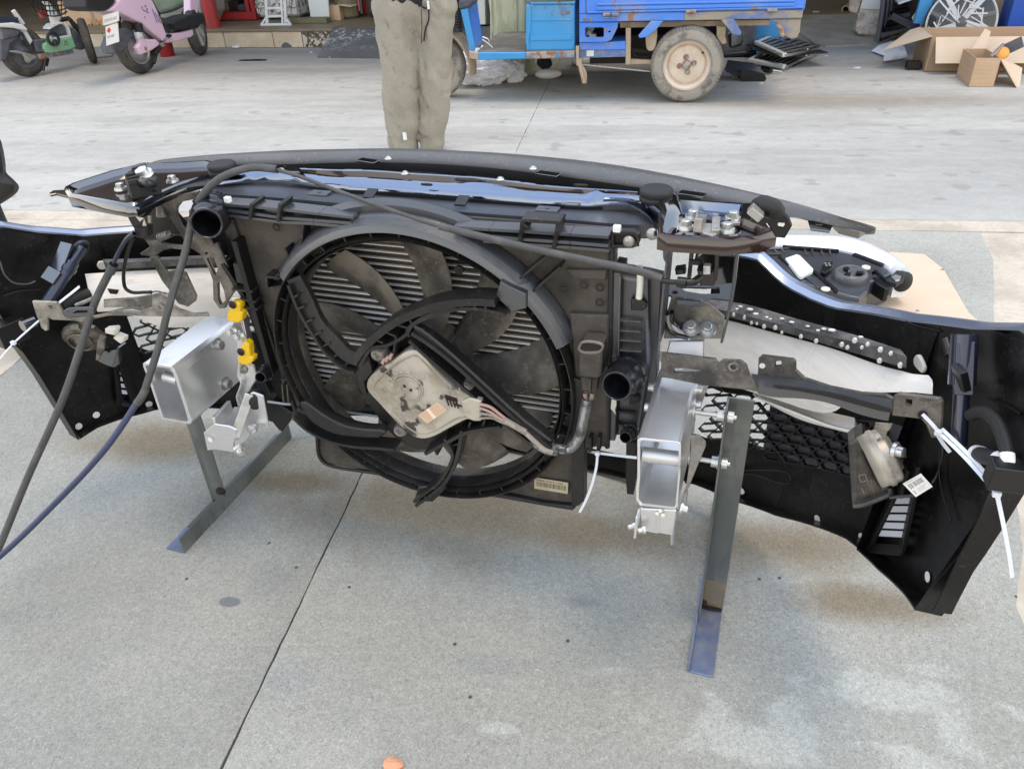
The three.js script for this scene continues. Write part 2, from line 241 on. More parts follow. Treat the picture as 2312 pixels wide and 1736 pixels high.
const farMap = tex(2048, 1024, (u, v) => {
  const r = lerp(FX0, FX1, u), f = lerp(FY0, FY1, v), n = fbm(u, v, 7, 6, 341, 9), s = fbm(u, v, 22, 5, 347, 46), g = fbm(u, v, 260, 3, 349, 190), st = fbm(u, v, 5, 4, 353, 70);
  let c = mix3([.41, .405, .372], [.48, .474, .438], smooth(.3, .7, n)); c = mix3(c, [.36, .35, .325], .55 * smooth(.5, .72, s)); c = mix3(c, [.375, .365, .34], .35 * smooth(.5, .7, st));
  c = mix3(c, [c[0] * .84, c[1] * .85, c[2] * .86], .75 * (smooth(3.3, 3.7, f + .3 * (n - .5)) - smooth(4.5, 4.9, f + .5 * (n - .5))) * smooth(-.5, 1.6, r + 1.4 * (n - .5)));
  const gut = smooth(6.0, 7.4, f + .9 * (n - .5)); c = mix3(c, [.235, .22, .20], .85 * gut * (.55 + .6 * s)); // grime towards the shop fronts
  const ol = Math.hypot((r - 1.3) / 1.4, (f - 5.55) / .28); c = mix3(c, [.25, .205, .15], .55 * (1 - smooth(.3, 1.2, ol + .6 * (s - .5))));
  const k = 1 + .22 * (g - .5) + .12 * (hash((u * 2048) | 0, (v * 1024) | 0, 9) - .5); let bl = smooth(.77, .81, fbm(u, v, 150, 2, 359, 120)); c = mix3(c, [.27, .265, .25], bl * .55);
  return [c[0] * k, c[1] * k, c[2] * k];
}, { clampEdge: true });
farMap.repeat.set(1, 1);
const beigeMap = tex(512, 512, (u, v) => { const n = fbm(u, v, 6, 5, 361), g = fbm(u, v, 90, 3, 367); const k = (.86 + .28 * g); const c = mix3([.44, .385, .31], [.56, .50, .41], smooth(.3, .7, n)); return [c[0] * k, c[1] * k, c[2] * k]; }, { size: 1.1 });
const grainN = gray(512, (u, v) => .45 * fbm(u, v, 60, 3, 371) + .55 * hash((u * 512) | 0, (v * 512) | 0, 3), .6);
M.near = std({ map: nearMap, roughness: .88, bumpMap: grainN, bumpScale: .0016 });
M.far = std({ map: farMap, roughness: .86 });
M.beige = std({ map: beigeMap, roughness: .9 });
M.base = std({ color: lin(.11, .10, .085), roughness: .95 });
const ground = new THREE.Group(); ground.name = 'ground'; ground.userData = { kind: 'structure', label: 'grey concrete street surface of cast slabs with open joints', category: 'ground' }; ground.rotation.y = -C.a; scene.add(ground); ORG.set(ground, V());
part('ground_bed', new THREE.PlaneGeometry(1400, 1400).rotateX(-Math.PI / 2).translate(0, -.016, 0), M.base, ground, 'dirt bed showing in the open joints');
function slab(pts, m, U, nm = 'concrete_slab') {
  // jitter the edge so that it is worn rather than ruled
  const P = []; for (let i = 0; i < pts.length; i++) { const a = pts[i], b = pts[(i + 1) % pts.length], L_ = Math.hypot(b[0] - a[0], b[1] - a[1]), n = Math.min(160, Math.max(1, Math.round(L_ / .035))); for (let k = 0; k < n; k++) { const t = k / n, w = k ? .0014 : 0; P.push([lerp(a[0], b[0], t) + rr(-w, w) * (rnd() < .12 ? 2 : 1), lerp(a[1], b[1], t) + rr(-w, w)]); } }
  let g = norm(new THREE.ExtrudeGeometry(shapeOf(P), { depth: .014, bevelEnabled: false })); g.applyMatrix4(mat4(V(1, 0, 0), V(0, 0, -1), V(0, 1, 0), V(0, -.014, 0)));
  const p = g.attributes.position, u = new Float32Array(p.count * 2); for (let i = 0; i < p.count; i++) { const x = p.getX(i), f = -p.getZ(i); u[2 * i] = U ? (x - U[0]) / (U[1] - U[0]) : x; u[2 * i + 1] = U ? (f - U[2]) / (U[3] - U[2]) : f; }
  g.setAttribute('uv', new THREE.BufferAttribute(u, 2)); return part(nm, g, m, ground, null, { uv: true });
}
const NU = [NX0, NX1, NY0, NY1], FU = [FX0, FX1, FY0, FY1], gj = .0022;
const rEdge = [[.79, .62], [.82, 1.22], [.9, 1.4], [1.2, 2.45], [1.385, 2.99], [1.43, 3.277]];
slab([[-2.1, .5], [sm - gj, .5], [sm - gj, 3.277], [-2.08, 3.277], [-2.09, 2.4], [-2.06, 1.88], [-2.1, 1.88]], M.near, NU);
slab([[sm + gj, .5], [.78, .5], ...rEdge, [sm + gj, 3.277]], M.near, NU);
slab([[.77, .3], [8, .3], [8, 3.277], ...rEdge.slice().reverse().map(([a, b]) => [a - .012, b])], M.beige).position.y -= .004;
slab([[-9, 1.885], [-2.065, 1.885], [-2.095, 2.4], [-2.085, 3.277], [-9, 3.277]], M.beige);
slab([[-9, .3], [-2.104, .3], [-2.104, 1.88], [-9, 1.88]], M.beige); slab([[-2.1, .3], [.766, .3], [.766, .496], [-2.1, .496]], M.beige);
slab([[-9, 3.281], [11, 3.281], [11, 3.40], [-9, 3.40]], M.beige, null, 'concrete_strip');
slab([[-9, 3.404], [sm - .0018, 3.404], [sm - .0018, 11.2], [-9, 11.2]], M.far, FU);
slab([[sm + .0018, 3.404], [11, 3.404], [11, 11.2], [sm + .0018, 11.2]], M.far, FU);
slab([[-9, -3], [11, -3], [11, .295], [-9, .295]], M.beige);

// ================= the car front end =================
const aP = (p, f) => A.F_(p, f);
const car = thing('car_front_end', 'black car front end with radiator fan, aluminium rails and bumper bolted on steel legs', 'car part', A, V(-.62, 0, -1.2));
// ---- bumper cover: plan curve of the inner skin
const planPts = [[-.955, .55], [-.95, .75], [-.935, .95], [-.89, 1.12], [-.8, 1.28], [-.65, 1.42], [-.45, 1.51], [-.2, 1.56], [0, 1.575], [.2, 1.56], [.45, 1.51], [.65, 1.42], [.8, 1.28], [.89, 1.12], [.935, .95], [.95, .75], [.955, .55]].map(([r, f]) => V(r - .62, 0, -f));
const planC = new THREE.CatmullRomCurve3(planPts, false, 'centripetal');
const PLAN = planC.getSpacedPoints(240);
const plan = (s) => { const i = clamp(s, 0, 1) * 240, k = Math.min(239, Math.floor(i)); return PLAN[k].clone().lerp(PLAN[k + 1], i - k); };
const planN = (s) => { const a = plan(s - .01), b = plan(s + .01), t = b.sub(a).normalize(); return V(t.z, 0, -t.x); }; // outward (t runs left to right)
const onPlan = (p) => A.cyl(p, PLAN);
const prof = (pts) => { const q = pts.map(onPlan).filter(Boolean).map((c) => [c.s, c.p.y]).sort((a, b) => a[0] - b[0]); return (s) => { if (s <= q[0][0]) return q[0][1]; for (let i = 0; i < q.length - 1; i++) if (s <= q[i + 1][0]) return lerp(q[i][1], q[i + 1][1], (s - q[i][0]) / (q[i + 1][0] - q[i][0] || 1)); return q[q.length - 1][1]; }; };
const rimR = prof(L(D, 1530, 550, 1600, 552, 1640, 562, 1665, 590, 1700, 620, 1750, 645, 1800, 665, 1950, 690, 2100, 708, 2212, 710));
const rimL = prof(L(D, 0, 487, 80, 500, 180, 508, 290, 500));
const botR = prof(L(D, 1270, 1005, 1395, 1035, 1505, 1030, 1600, 1070, 1700, 1105, 1860, 1160, 1940, 1230, 2005, 1290, 2030, 1325));
const botL = prof(L(D, 580, 885, 640, 895, 330, 875, 300, 884, 250, 897, 200, 915, 160, 940));
const sRt = onPlan(D(2030, 1325)).s, sRe = onPlan(D(2212, 1065)).s, sLt = onPlan(D(160, 940)).s, sLe = onPlan(D(0, 740)).s;
const gTop = prof([zH(245, 60), zH(330, 95), zH(560, 130), zH(900, 250), zH(1390, 290), zH(1500, 320)]), gBot = prof([zH(250, 390), zH(440, 390), zH(640, 460), zH(900, 560), zH(1120, 600), zH(1400, 450)]);
const sG0 = onPlan(zH(190, 90)).s, sG1 = onPlan(zH(1500, 330)).s;
const gTopL = prof([zD(800, 720), zD(1200, 700)]), gBotL = prof([zD(830, 880), zD(900, 980), zD(1200, 900)]);
const sGL1 = onPlan(zD(800, 760)).s;
const sMid = .5, yC = .115; // lip height in the middle
const bot = (s) => s < .5 ? botL(s) : botR(s), rim = (s) => s < .5 ? rimL(s) : rimR(s);
function skin(s0, s1, yb, yt, n, { flange = 0, top = 0, th = .004, endShift = null } = {}) {
  const secs = [];
  for (let i = 0; i <= n; i++) {
    const s = lerp(s0, s1, i / n), b = yb(s), t = yt(s), row = [], at = (off, y, k) => { const ss = endShift ? endShift(s, k) : s; return plan(ss).addScaledVector(planN(ss), off).setY(y); };
    if (flange) row.push(at(-flange, b + .006, 0));
    row.push(at(0, b, 0)); for (let k = 1; k < 6; k++) row.push(at(.006 * Math.sin(k / 6 * Math.PI), lerp(b, t, k / 6), k / 6)); row.push(at(0, t, 1));
    if (top) { row.push(at(top * .8, t + .006, 1)); row.push(at(top, t - .002, 1)); row.push(at(top, t - .02, 1)); }
    for (let k = 5; k > 0; k--) row.push(at(th + (top ? top * .5 * k / 6 : 0) + .006 * Math.sin(k / 6 * Math.PI), lerp(b, t, k / 6), k / 6));
    row.push(at(th, b - th, 0)); if (flange) row.push(at(-flange, b + .002, 0));
    secs.push(row);
  }
  return loft(secs, { closed: true, caps: true, crease: .7 });
}
const yV = onPlan(zG(1000, 1500));
const endR = (s, k) => { const a = clamp((s - (sRt - .05)) / .05); return s + a * a * k * (sRe - sRt); };
const endL = (s, k) => { const a = clamp(((sLt + .05) - s) / .05); return s - a * a * k * (sLt - sLe); };
const sVR0 = onPlan(zH(1400, 900)).s, sVR1 = onPlan(zH(1500, 900)).s;
const cover = part('bumper_cover', J(
  skin(sG1, sRt, bot, (s) => Math.max(rim(s), 0), 26, { flange: .035, top: .02, endShift: endR }),
  skin(sG0, sG1, bot, gBot, 22, { flange: .03 }),
  skin(sG0, sG1, gTop, (s) => rim(s), 22, { top: .02 }),
  skin(sLt, sGL1, bot, rim, 22, { flange: .03, top: .02, endShift: endL }),
  skin(sGL1, .36, bot, (s) => Math.max(gBotL(s), bot(s) + .03), 12, { flange: .02 }),
  skin(sGL1, .40, gTopL, (s) => Math.max(rim(s), .665), 12, { top: .02 }),
  skin(.36, .5, (s) => botL(s), (s) => botL(s) + .055, 10, { flange: .02 }),
  skin(.5, sG0, (s) => botR(s), (s) => botR(s) + lerp(.06, gBot(sG0) - botR(sG0), smooth(sG0 - .06, sG0, s)), 16, { flange: .02 }),
), M.bumperIn, car, 'glossy black inner face of the bumper skin');
for (const [s0, s1] of [[onPlan(D(1530, 550)).s, sRe], [sLe, onPlan(D(300, 500)).s]]) part('rim_edge', loft(Array.from({ length: 41 }, (_, i) => { const s = lerp(s0, s1, i / 40), y = rim(s), at = (o, h) => plan(s).addScaledVector(planN(s), o).setY(y + h); return [at(-.001, -.002), at(-.001, .002), at(.01, .009), at(.024, .008), at(.024, .003), at(.01, .004)]; }), { closed: true, caps: true, crease: .6 }), M.rimEdge, cover, 'edge of the bumper skin with the sky sheen put into its colour');
// return flanges along the rear edges (towards the wheel arches)
{
  const mk = (pxs, w) => { const P = pxs.map((p) => onPlan(p)); const a = [], b = []; P.forEach((c) => { const n = planN(c.s); a.push(c.p.clone().addScaledVector(n, .002)); b.push(c.p.clone().addScaledVector(n, -w)); }); return loft(a.map((p, i) => [p, b[i], b[i].clone().add(V(0, 0, -.004)), p.clone().add(V(0, 0, -.004))]), { closed: true, caps: true }); };
  part('arch_flange', mk(L(zH, 1750, 1480, 1790, 1400, 1930, 1130, 2060, 880, 2120, 760, 2170, 690), .022), M.bumperIn, cover);
  part('arch_flange', mk(L(zD, 440, 1470, 330, 1290, 200, 1080, 90, 930, 10, 860), .035), M.bumperIn, cover);
  const tab = (p, w, h) => { const c = onPlan(p); return box(-w / 2, w / 2, -h / 2, h / 2, -.02, .02).applyMatrix4(mat4(plan(c.s + .004).sub(plan(c.s - .004)).normalize(), V(0, 1, 0), planN(c.s).negate(), c.p.clone().addScaledVector(planN(c.s), -.02))); };
  part('mounting_tab', tab(zH(2225, 625), .026, .034), M.blackSatin, cover); part('mounting_tab', tab(zD(30, 810), .06, .05), M.blackSatin, cover);
}
// round holes of the lower flange, each drawn as an added pale disc
for (const p of [...L(zH, 450, 710, 925, 885, 1200, 1000, 1615, 1247, 1693, 1383), ...L(zD, 490, 1413, 600, 1342, 930, 1275)]) { const c = onPlan(p), n = planN(c.s).negate(); part('hole_disc', J(rod(c.p.clone().addScaledVector(n, .001), c.p.clone().addScaledVector(n, .0022), .0085, .0082, 18)), M.foamFleck, cover); }
// lower grille with slotted honeycomb openings, bent along the bumper
const arc = planC.getLength();
function grille(s0, s1, yt, yb, slope, nm) {
  const l0 = s0 * arc, l1 = s1 * arc, dx = .0485, dy = .0245, g = [], inn = [[-.0218, 0], [-.0138, -.0086], [.0138, -.0086], [.0218, 0], [.0138, .0086], [-.0138, .0086]], out = [[-.0262, 0], [-.0155, -.0125], [.0155, -.0125], [.0262, 0], [.0155, .0125], [-.0155, .0125]];
  const lm = (l0 + l1) / 2, ym = (yt((s0 + s1) / 2) + yb((s0 + s1) / 2)) / 2;
  for (let j = -9; j <= 9; j++) for (let i = -10; i <= 10; i++) {
    const x = lm + (i + (j & 1) * .5) * dx, y = ym + j * dy + (x - lm) * slope; if (x < l0 + .008 || x > l1 - .008 || y > yt(x / arc) + .006 || y < yb(x / arc) - .004) continue;
    const at = ([a, b], z) => { const s = (x + a) / arc; return plan(s).addScaledVector(planN(s), -.014 - z).setY(y + b + a * slope); };
    g.push(loft([...inn, inn[0]].map((p, k) => { const q = out[k % 6]; return [at(q, -.004), at(q, .003), at([lerp(p[0], q[0], .15), lerp(p[1], q[1], .15)], .004), at(p, .003), at(p, -.004)]; }), { closed: true, crease: .4 }));
  }
  return part(nm, J(g), M.blackSatin, car);
}
const slR = (gBot(sG1 - .02) - gBot(sG0 + .02)) / ((sG1 - sG0 - .04) * arc);
{ const q = Array.from({ length: 21 }, (_, i) => lerp(lerp(sG0, sG1, .34), sG1, i / 20)); M.grilleBack = std({ color: lin(.10, .095, .115), roughness: .3 }); part('grille_insert', loft(q.map((s) => { const a = plan(s).addScaledVector(planN(s), -.004), b = plan(s).addScaledVector(planN(s), -.001); return [a.clone().setY(gBot(s)), a.clone().setY(gTop(s)), b.clone().setY(gTop(s)), b.clone().setY(gBot(s))]; }), { closed: true, caps: true }), M.grilleBack, car, 'grey insert behind the right part of the lower grille'); }
const gr = grille(sG0 + .002, sG1, gTop, gBot, slR, 'lower_grille');
grille(sGL1, .40, gTopL, gBotL, (gBotL(.36) - gBotL(sGL1)) / ((.36 - sGL1) * arc) * .4, 'lower_grille');
// louvred side vents with ribs; pale bars added for lit ground in the gaps
for (const [tl, tr, br, bl, n] of [[zH(1440, 750), zH(1570, 750), zH(1500, 1070), zH(1290, 1050), 5], [zD(722, 1050), zD(768, 1062), zD(835, 1255), zD(742, 1250), 4]]) {
  const P = [tl, tr, br, bl].map((p) => onPlan(p)), inn = P.map((c) => c.p.clone().addScaledVector(planN(c.s), -.012)), at = (u, v) => inn[0].clone().lerp(inn[1], u).lerp(inn[3].clone().lerp(inn[2], u), v);
  const o = [bar(at(0, -.08), at(0, 1.05), .007, .022, V(0, 0, 1)), bar(at(1, -.08), at(1, 1.05), .007, .022, V(0, 0, 1)), bar(at(0, 1.05), at(1, 1.05), .007, .02, V(0, 0, 1)), bar(at(.0, -.55), at(.3, -.05), .006, .02, V(0, 0, 1)), bar(at(.75, -.6), at(1, -.05), .006, .02, V(0, 0, 1))];
  const fr = part('side_vent', J(o), M.blackSatin, car);
  for (let k = 0; k < n; k++) { const v = .06 + k * .82 / n; part('lit_vent_gap', J(bar(at(.06, v), at(.94, v), .003, .0105, V(0, 1, 0))), M.gapPale || (M.gapPale = std({ color: lin(.52, .54, .6), roughness: .25 })), fr); }
}
for (const q of [L(zG, 2000, 1240, 2090, 1275, 2200, 1340), L(zG, 1480, 760, 1560, 790, 1700, 820), L(zH, 1700, 300, 1690, 640, 1760, 900), L(zD, 560, 1180, 590, 1240, 620, 1300), L(zD, 20, 600, 120, 570, 250, 560)]) part('mould_line', tube(q.map((p) => { const c = onPlan(p); return c.p.clone().addScaledVector(planN(c.s), -.001); }), .0016, 30, 5), M.blackSatin, cover);
// moulded pocket on the right inner face
part('moulded_pocket', (() => { const P = L(zH, 430, 585, 760, 600, 765, 655, 690, 655, 560, 610, 440, 590).map((p) => onPlan(p)); const q = P.map((c) => c.p.clone().addScaledVector(planN(c.s), -.006)); return tube(q, .0022, 60, 6, true); })(), M.blackSatin, cover);
for (const p of [zG(1600, 1020), zD(645, 400)]) { const c = onPlan(p), n = planN(c.s).negate(), t = V(n.z, 0, -n.x).negate(); part('pale_clip', J(ext(sm2([[-.024, .004], [-.014, .018], [.004, .014], [.022, .002], [.02, -.014], [.002, -.016], [-.018, -.012]].map(([a, b]) => [a * .62, b * .62]), 3), .006).applyMatrix4(mat4(V(0, 1, 0).cross(n).normalize(), V(0, 1, 0), n, c.p.clone().addScaledVector(n, .012)))), M.nylonPale, cover); }

// ---- upper grille trim strip
{
  const O = L(D, 320, 352, 340, 345, 440, 334, 600, 324, 740, 320, 870, 319, 1000, 324, 1100, 330, 1300, 350, 1500, 385, 1700, 431, 1800, 460, 1890, 490).map((p) => A.Y_(p, .852)),
    I = L(D, 330, 362, 352, 358, 445, 348, 604, 344, 740, 340, 870, 340, 1000, 346, 1100, 355, 1298, 380, 1496, 411, 1690, 449, 1790, 472, 1880, 493).map((p) => A.Y_(p, .846));
  const co = curve(O, 70), ci = curve(I, 70);
  part('grille_trim', loft(co.map((p, i) => { const q = ci[i], hh = 1 - smooth(46, 62, i); const d = q.clone().sub(p).setY(0).normalize(); return [p.clone().add(V(0, -.004 - .026 * hh, 0)), p.clone().add(V(0, -.003, 0)), p.clone().addScaledVector(d, .004), p.clone().lerp(q, .5).add(V(0, .002, 0)), q.clone().addScaledVector(d, -.003), q.clone().add(V(0, -.003, 0)), q.clone().add(V(0, -.008, 0)).addScaledVector(d, .002), q.clone().add(V(0, -.008 - .037 * hh, 0)).addScaledVector(d, .004), q.clone().add(V(0, -.008 - .037 * hh, 0))]; }), { closed: true, caps: true, crease: .8 }), M.stripGrey, car, 'matt grey upper edge of the grille surround');
  part('trim_lip', loft(ci.slice(8, 54).map((q, i) => { const d = q.clone().sub(co[i + 8]).setY(0).normalize(); return [q.clone().add(V(0, -.009, 0)).addScaledVector(d, .0045), q.clone().add(V(0, -.044, 0)).addScaledVector(d, .012), q.clone().add(V(0, -.047, 0)).addScaledVector(d, .012), q.clone().add(V(0, -.012, 0)).addScaledVector(d, .0005)]; }), { closed: true, caps: true }), M.blackSatin, car);
  for (const p of [zB(225, 1003), zB(1350, 1085), zC(140, 1210)]) { const a = A.Y_(p, .848); part('trim_tab', bar(a.clone().add(V(-.022, 0, -.004)), a.clone().add(V(.022, .0, .006)), .02, .004), M.blackGloss, car); }
  part('trim_end_bracket', J(plateY(A, L(zC, 690, 1300, 1040, 1350, 1030, 1375, 1000, 1440, 880, 1425, 860, 1362, 700, 1322), .835, .004, { holes: [L(zC, 905, 1392, 962, 1396, 960, 1408, 905, 1403)] }), plateY(A, L(zC, 1020, 1375, 1050, 1352, 1290, 1415, 1230, 1420, 1190, 1443, 1060, 1412), .832, .012)), M.blackGloss, car);
}

// ---- upper crossmember (gloss black pressed steel)
{
  M.brownGloss = phy({ color: lin(.03, .016, .012), roughness: .16, clearcoat: 1, clearcoatRoughness: .04 });
  const farE = L(zA, 1310, 1032, 1700, 1042).concat(L(zB, 0, 1048, 240, 1050, 500, 1068, 800, 1085, 1100, 1115, 1330, 1150, 1500, 1165, 1700, 1180, 1900, 1195));
  const nearE = L(zA, 1290, 1120, 1700, 1098).concat(L(zB, 0, 1140, 240, 1152, 480, 1168, 700, 1188, 1060, 1215, 1400, 1240, 1600, 1248, 1760, 1240, 1930, 1250));
  const n = 80, fa = curve(farE.map((p) => A.Y_(p, .856)), n), ne = curve(nearE.map((p) => A.Y_(p, .846)), n), X = (i, t, y) => fa[i].clone().lerp(ne[i], t).setY(y);
  const secs = [];
  for (let i = 0; i <= n; i++) {
    const u = i / n, bump = Math.exp(-Math.pow((u - .56) / .045, 2)) * .006 + Math.exp(-Math.pow((u - .845) / .02, 2)) * .006, dip = .011 - bump * .6;
    secs.push([X(i, -.06, .840), X(i, 0, .856), X(i, .18, .857), X(i, .27, .856), X(i, .33, .857 - dip), X(i, .55, .855 - dip), X(i, .62, .852 + bump), X(i, .7, .853 + bump), X(i, .93, .848), X(i, .99, .845), X(i, 1.02, .835), X(i, 1.0, .812), X(i, .97, .812), X(i, .98, .836), X(i, .6, .846 - dip), X(i, .3, .846 - dip), X(i, .15, .85)]);
  }
  const pick = (ids) => loft(secs.map((q) => ids.map((k) => q[k])), { closed: true, caps: true, crease: .9 });
  const cm = part('upper_crossmember', pick([3, 4, 5, 6, 14, 15]), M.brownGloss, car, 'gloss dark pressed steel upper crossmember');
  part('front_flange', pick([0, 1, 2, 3, 15, 16]), M.pressed, cm, 'front flange with sky blue put into its colour'); part('rear_ledge', pick([6, 7, 8, 9, 10, 13, 14]), M.pressed, cm, 'rear ledge with sky blue put into its colour'); part('under_flange', pick([10, 11, 12, 13]), M.blackSatin, cm);
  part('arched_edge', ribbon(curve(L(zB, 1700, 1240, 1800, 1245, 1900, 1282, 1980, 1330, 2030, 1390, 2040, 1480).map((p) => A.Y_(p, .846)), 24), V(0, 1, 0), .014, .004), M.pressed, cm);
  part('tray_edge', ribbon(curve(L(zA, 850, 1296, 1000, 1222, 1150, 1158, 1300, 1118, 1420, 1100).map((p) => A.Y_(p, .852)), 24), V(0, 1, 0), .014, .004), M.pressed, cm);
  for (const [p, r] of [[zB(850, 1122), .016], [zB(590, 1150), .007], [zB(1552, 1155), .008], [zA(1805, 1042), .008]]) { const a = A.Y_(p, .858); part('slot', new THREE.CylinderGeometry(r, r, .003, 18).scale(1.6, 1, .5).translate(a.x, a.y, a.z), M.weld, cm); }
  for (const p of [zB(1050, 1115), zB(350, 985), zB(1255, 1047), zB(455, 1078)]) part('fastener', bolt(A.Y_(p, .858), V(0, 1, 0), .005, .003), M.zinc, cm);
  // left ear: shallow pressed tray with raised edges
  const earL = L(zA, 420, 1195, 470, 1170, 700, 1095, 900, 1045, 1110, 1040, 1300, 1030, 1430, 1060, 1395, 1095, 1150, 1160, 1000, 1225, 850, 1298, 790, 1306, 650, 1280, 450, 1243);
  const rimOf = (px, y, h, w) => { const q = px.map((p) => A.Y_(p, y)), cc = q.reduce((a, b) => a.clone().add(b)).divideScalar(q.length); return loft([...q, q[0]].map((p) => { const o = p.clone().sub(cc).setY(0).normalize(); return [p.clone().addScaledVector(o, -w), p.clone().addScaledVector(o, -w * .45).add(V(0, h, 0)), p.clone().add(V(0, h, 0)), p.clone().addScaledVector(o, .004).add(V(0, h * .6, 0)), p.clone().addScaledVector(o, .004).add(V(0, -.013, 0)), p.clone().addScaledVector(o, .001).add(V(0, -.013, 0))]; }), { closed: true, crease: .8 }); };
  const eL = part('crossmember_end', J(plateY(A, earL, .846, .004, { holes: [L(zA, 508, 1240, 545, 1230, 575, 1240, 540, 1254), L(zA, 740, 1280, 790, 1262, 820, 1270, 790, 1290)] })), M.brownGloss, cm, 'left tray end of the crossmember');
  part('edge_flange', rimOf(earL, .846, .010, .012), M.blackGloss, eL);
  part('ear_tip', J(plateY(A, L(zA, 302, 1205, 330, 1185, 420, 1180, 440, 1200, 425, 1222, 345, 1205, 312, 1212), .85, .005)), M.brownGloss, eL);
  for (const p of [zA(755, 1178), zA(930, 1200), zA(1078, 1130)]) part('flange_bolt', bolt(A.Y_(p, .85), V(0, 1, 0), .0085, .011), M.zinc, eL);
  // ribbed rubber stop with bolt on the left end
  { const q = L(zA, 775, 1085, 800, 1062, 910, 1032, 985, 1100, 975, 1118, 800, 1150, 778, 1125), base = plateY(A, q, .882, .03, { bevel: .004, seg: 2 }); const rs = part('rubber_stop', base, M.rubber, car, 'ribbed black rubber stop'); for (const [a, b] of [[[782, 1100], [860, 1082]], [[792, 1122], [870, 1102]], [[800, 1140], [890, 1122]], [[830, 1062], [842, 1050]], [[850, 1058], [862, 1045]], [[872, 1052], [884, 1040]], [[893, 1048], [906, 1034]]]) part('rib', bar(A.Y_(zA(...a), .885), A.Y_(zA(...b), .885), .005, .008), M.rubber, rs); part('stop_bolt', bolt(A.Y_(zA(900, 1090), .883), V(-.1, 1, .35), .013, .012), M.zinc, rs); part('hook', tube([A.Y_(zA(870, 1175), .86), A.Y_(zA(895, 1135), .885), A.Y_(zA(940, 1150), .885), A.Y_(zA(960, 1180), .858)], .008), M.blackSatin, rs); }
  // right ear
  const earR = L(z3, 680, 720, 640, 700, 650, 520, 610, 440, 520, 330, 500, 300, 780, 260, 850, 310, 870, 370, 930, 430, 1150, 470, 1400, 480, 1470, 345, 1580, 340, 1650, 440, 1800, 640, 1810, 690, 1720, 720, 1640, 750, 1300, 770, 760, 740);
  const eR = part('crossmember_end', plateY(A, earR, .846, .004, { holes: [L(z3, 835, 725, 870, 692, 965, 698, 945, 730)] }), M.blackGloss, cm, 'right tray end of the crossmember');
  part('edge_flange', rimOf(L(z3, 660, 720, 650, 520, 700, 470, 860, 520, 1000, 560, 1250, 600, 1500, 560, 1640, 620, 1800, 690, 1640, 752, 1300, 772, 760, 742), .848, .012, .012), M.brownGloss, eR);
  part('raised_pad', (() => { const o = L(z3, 520, 320, 780, 270, 860, 330, 880, 440, 900, 560, 780, 620, 690, 640, 660, 500).map((p) => A.Y_(p, .85)), c = o.reduce((a, b) => a.clone().add(b)).divideScalar(o.length), rings = [[1.15, -.004], [1, .006], [.8, .014], [.5, .02], [.02, .021]]; return loft(rings.map(([k, h]) => [...o, o[0]].map((p) => c.clone().lerp(p, k).setY(.85 + h))), { crease: .7 }); })(), M.blackGloss, eR);
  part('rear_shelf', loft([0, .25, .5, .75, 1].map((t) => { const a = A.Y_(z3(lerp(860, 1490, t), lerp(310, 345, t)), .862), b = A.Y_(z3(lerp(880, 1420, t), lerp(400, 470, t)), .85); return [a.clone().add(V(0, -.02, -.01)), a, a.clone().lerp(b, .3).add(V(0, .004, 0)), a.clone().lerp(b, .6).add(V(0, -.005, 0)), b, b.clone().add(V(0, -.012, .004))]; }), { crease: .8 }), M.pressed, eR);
  for (const p of [z3(990, 490), z3(1390, 505), z3(920, 590), z3(1330, 620)]) part('flange_bolt', bolt(A.Y_(p, .856), V(0, 1, 0), .009, .012), M.zinc, eR);
  part('latch_striker', J(bar(A.Y_(z3(1090, 520), .86), A.Y_(z3(1040, 570), .87), .012, .02), bar(A.Y_(z3(1225, 500), .862), A.Y_(z3(1215, 640), .862), .012, .008), plateY(A, L(z3, 1030, 600, 1110, 540, 1190, 545, 1190, 600, 1240, 640, 1190, 665, 1100, 640), .862, .006), bar(A.Y_(z3(1270, 560), .862), A.Y_(z3(1460, 545), .862), .006, .005)), M.zincDull, eR);
  part('mount_plate', plateF(A, L(z3, 1640, 345, 1740, 335, 1860, 390, 1960, 500, 1985, 570, 1910, 700, 1820, 690, 1740, 560, 1640, 430), 1.075, .006, { holes: [L(z3, 1840, 525, 1920, 530, 1930, 570, 1900, 612, 1830, 600, 1820, 560)], bevel: .002 }), M.blackSatin, eR, 'black end plate with a square hole');
  part('rubber_boot', tube([A.F_(z3(1640, 380), 1.06), A.F_(z3(1700, 355), 1.05), A.F_(z3(1790, 390), 1.05), A.F_(z3(1830, 430), 1.06)], .012, 30, 10), M.rubber, eR);
  part('plug', J(bar(A.F_(z3(1590, 470), 1.03), A.F_(z3(1650, 410), 1.03), .02, .02)), M.zincDull, eR); part('plug', J(bar(A.F_(z3(1640, 530), 1.035), A.F_(z3(1690, 440), 1.035), .022, .02)), M.blackSatin, eR);
  // round rubber buffers
  for (const [p, q] of [[zA(1380, 1020), 0], [z3(630, 205), 1]]) { const a = A.Y_(p, .878), o = a.clone().add(V(0, -.022, 0)); const bu = part('rubber_buffer', lathe([[.0001, .024], [.024, .024], [.027, .021], [.027, .014], [.024, .012], [.027, .0105], [.027, .005], [.023, .002], [.0001, .002]], 32, o, V(0, 1, 0)), M.rubber, car, q ? 'right round rubber buffer' : 'left round rubber buffer'); }
}
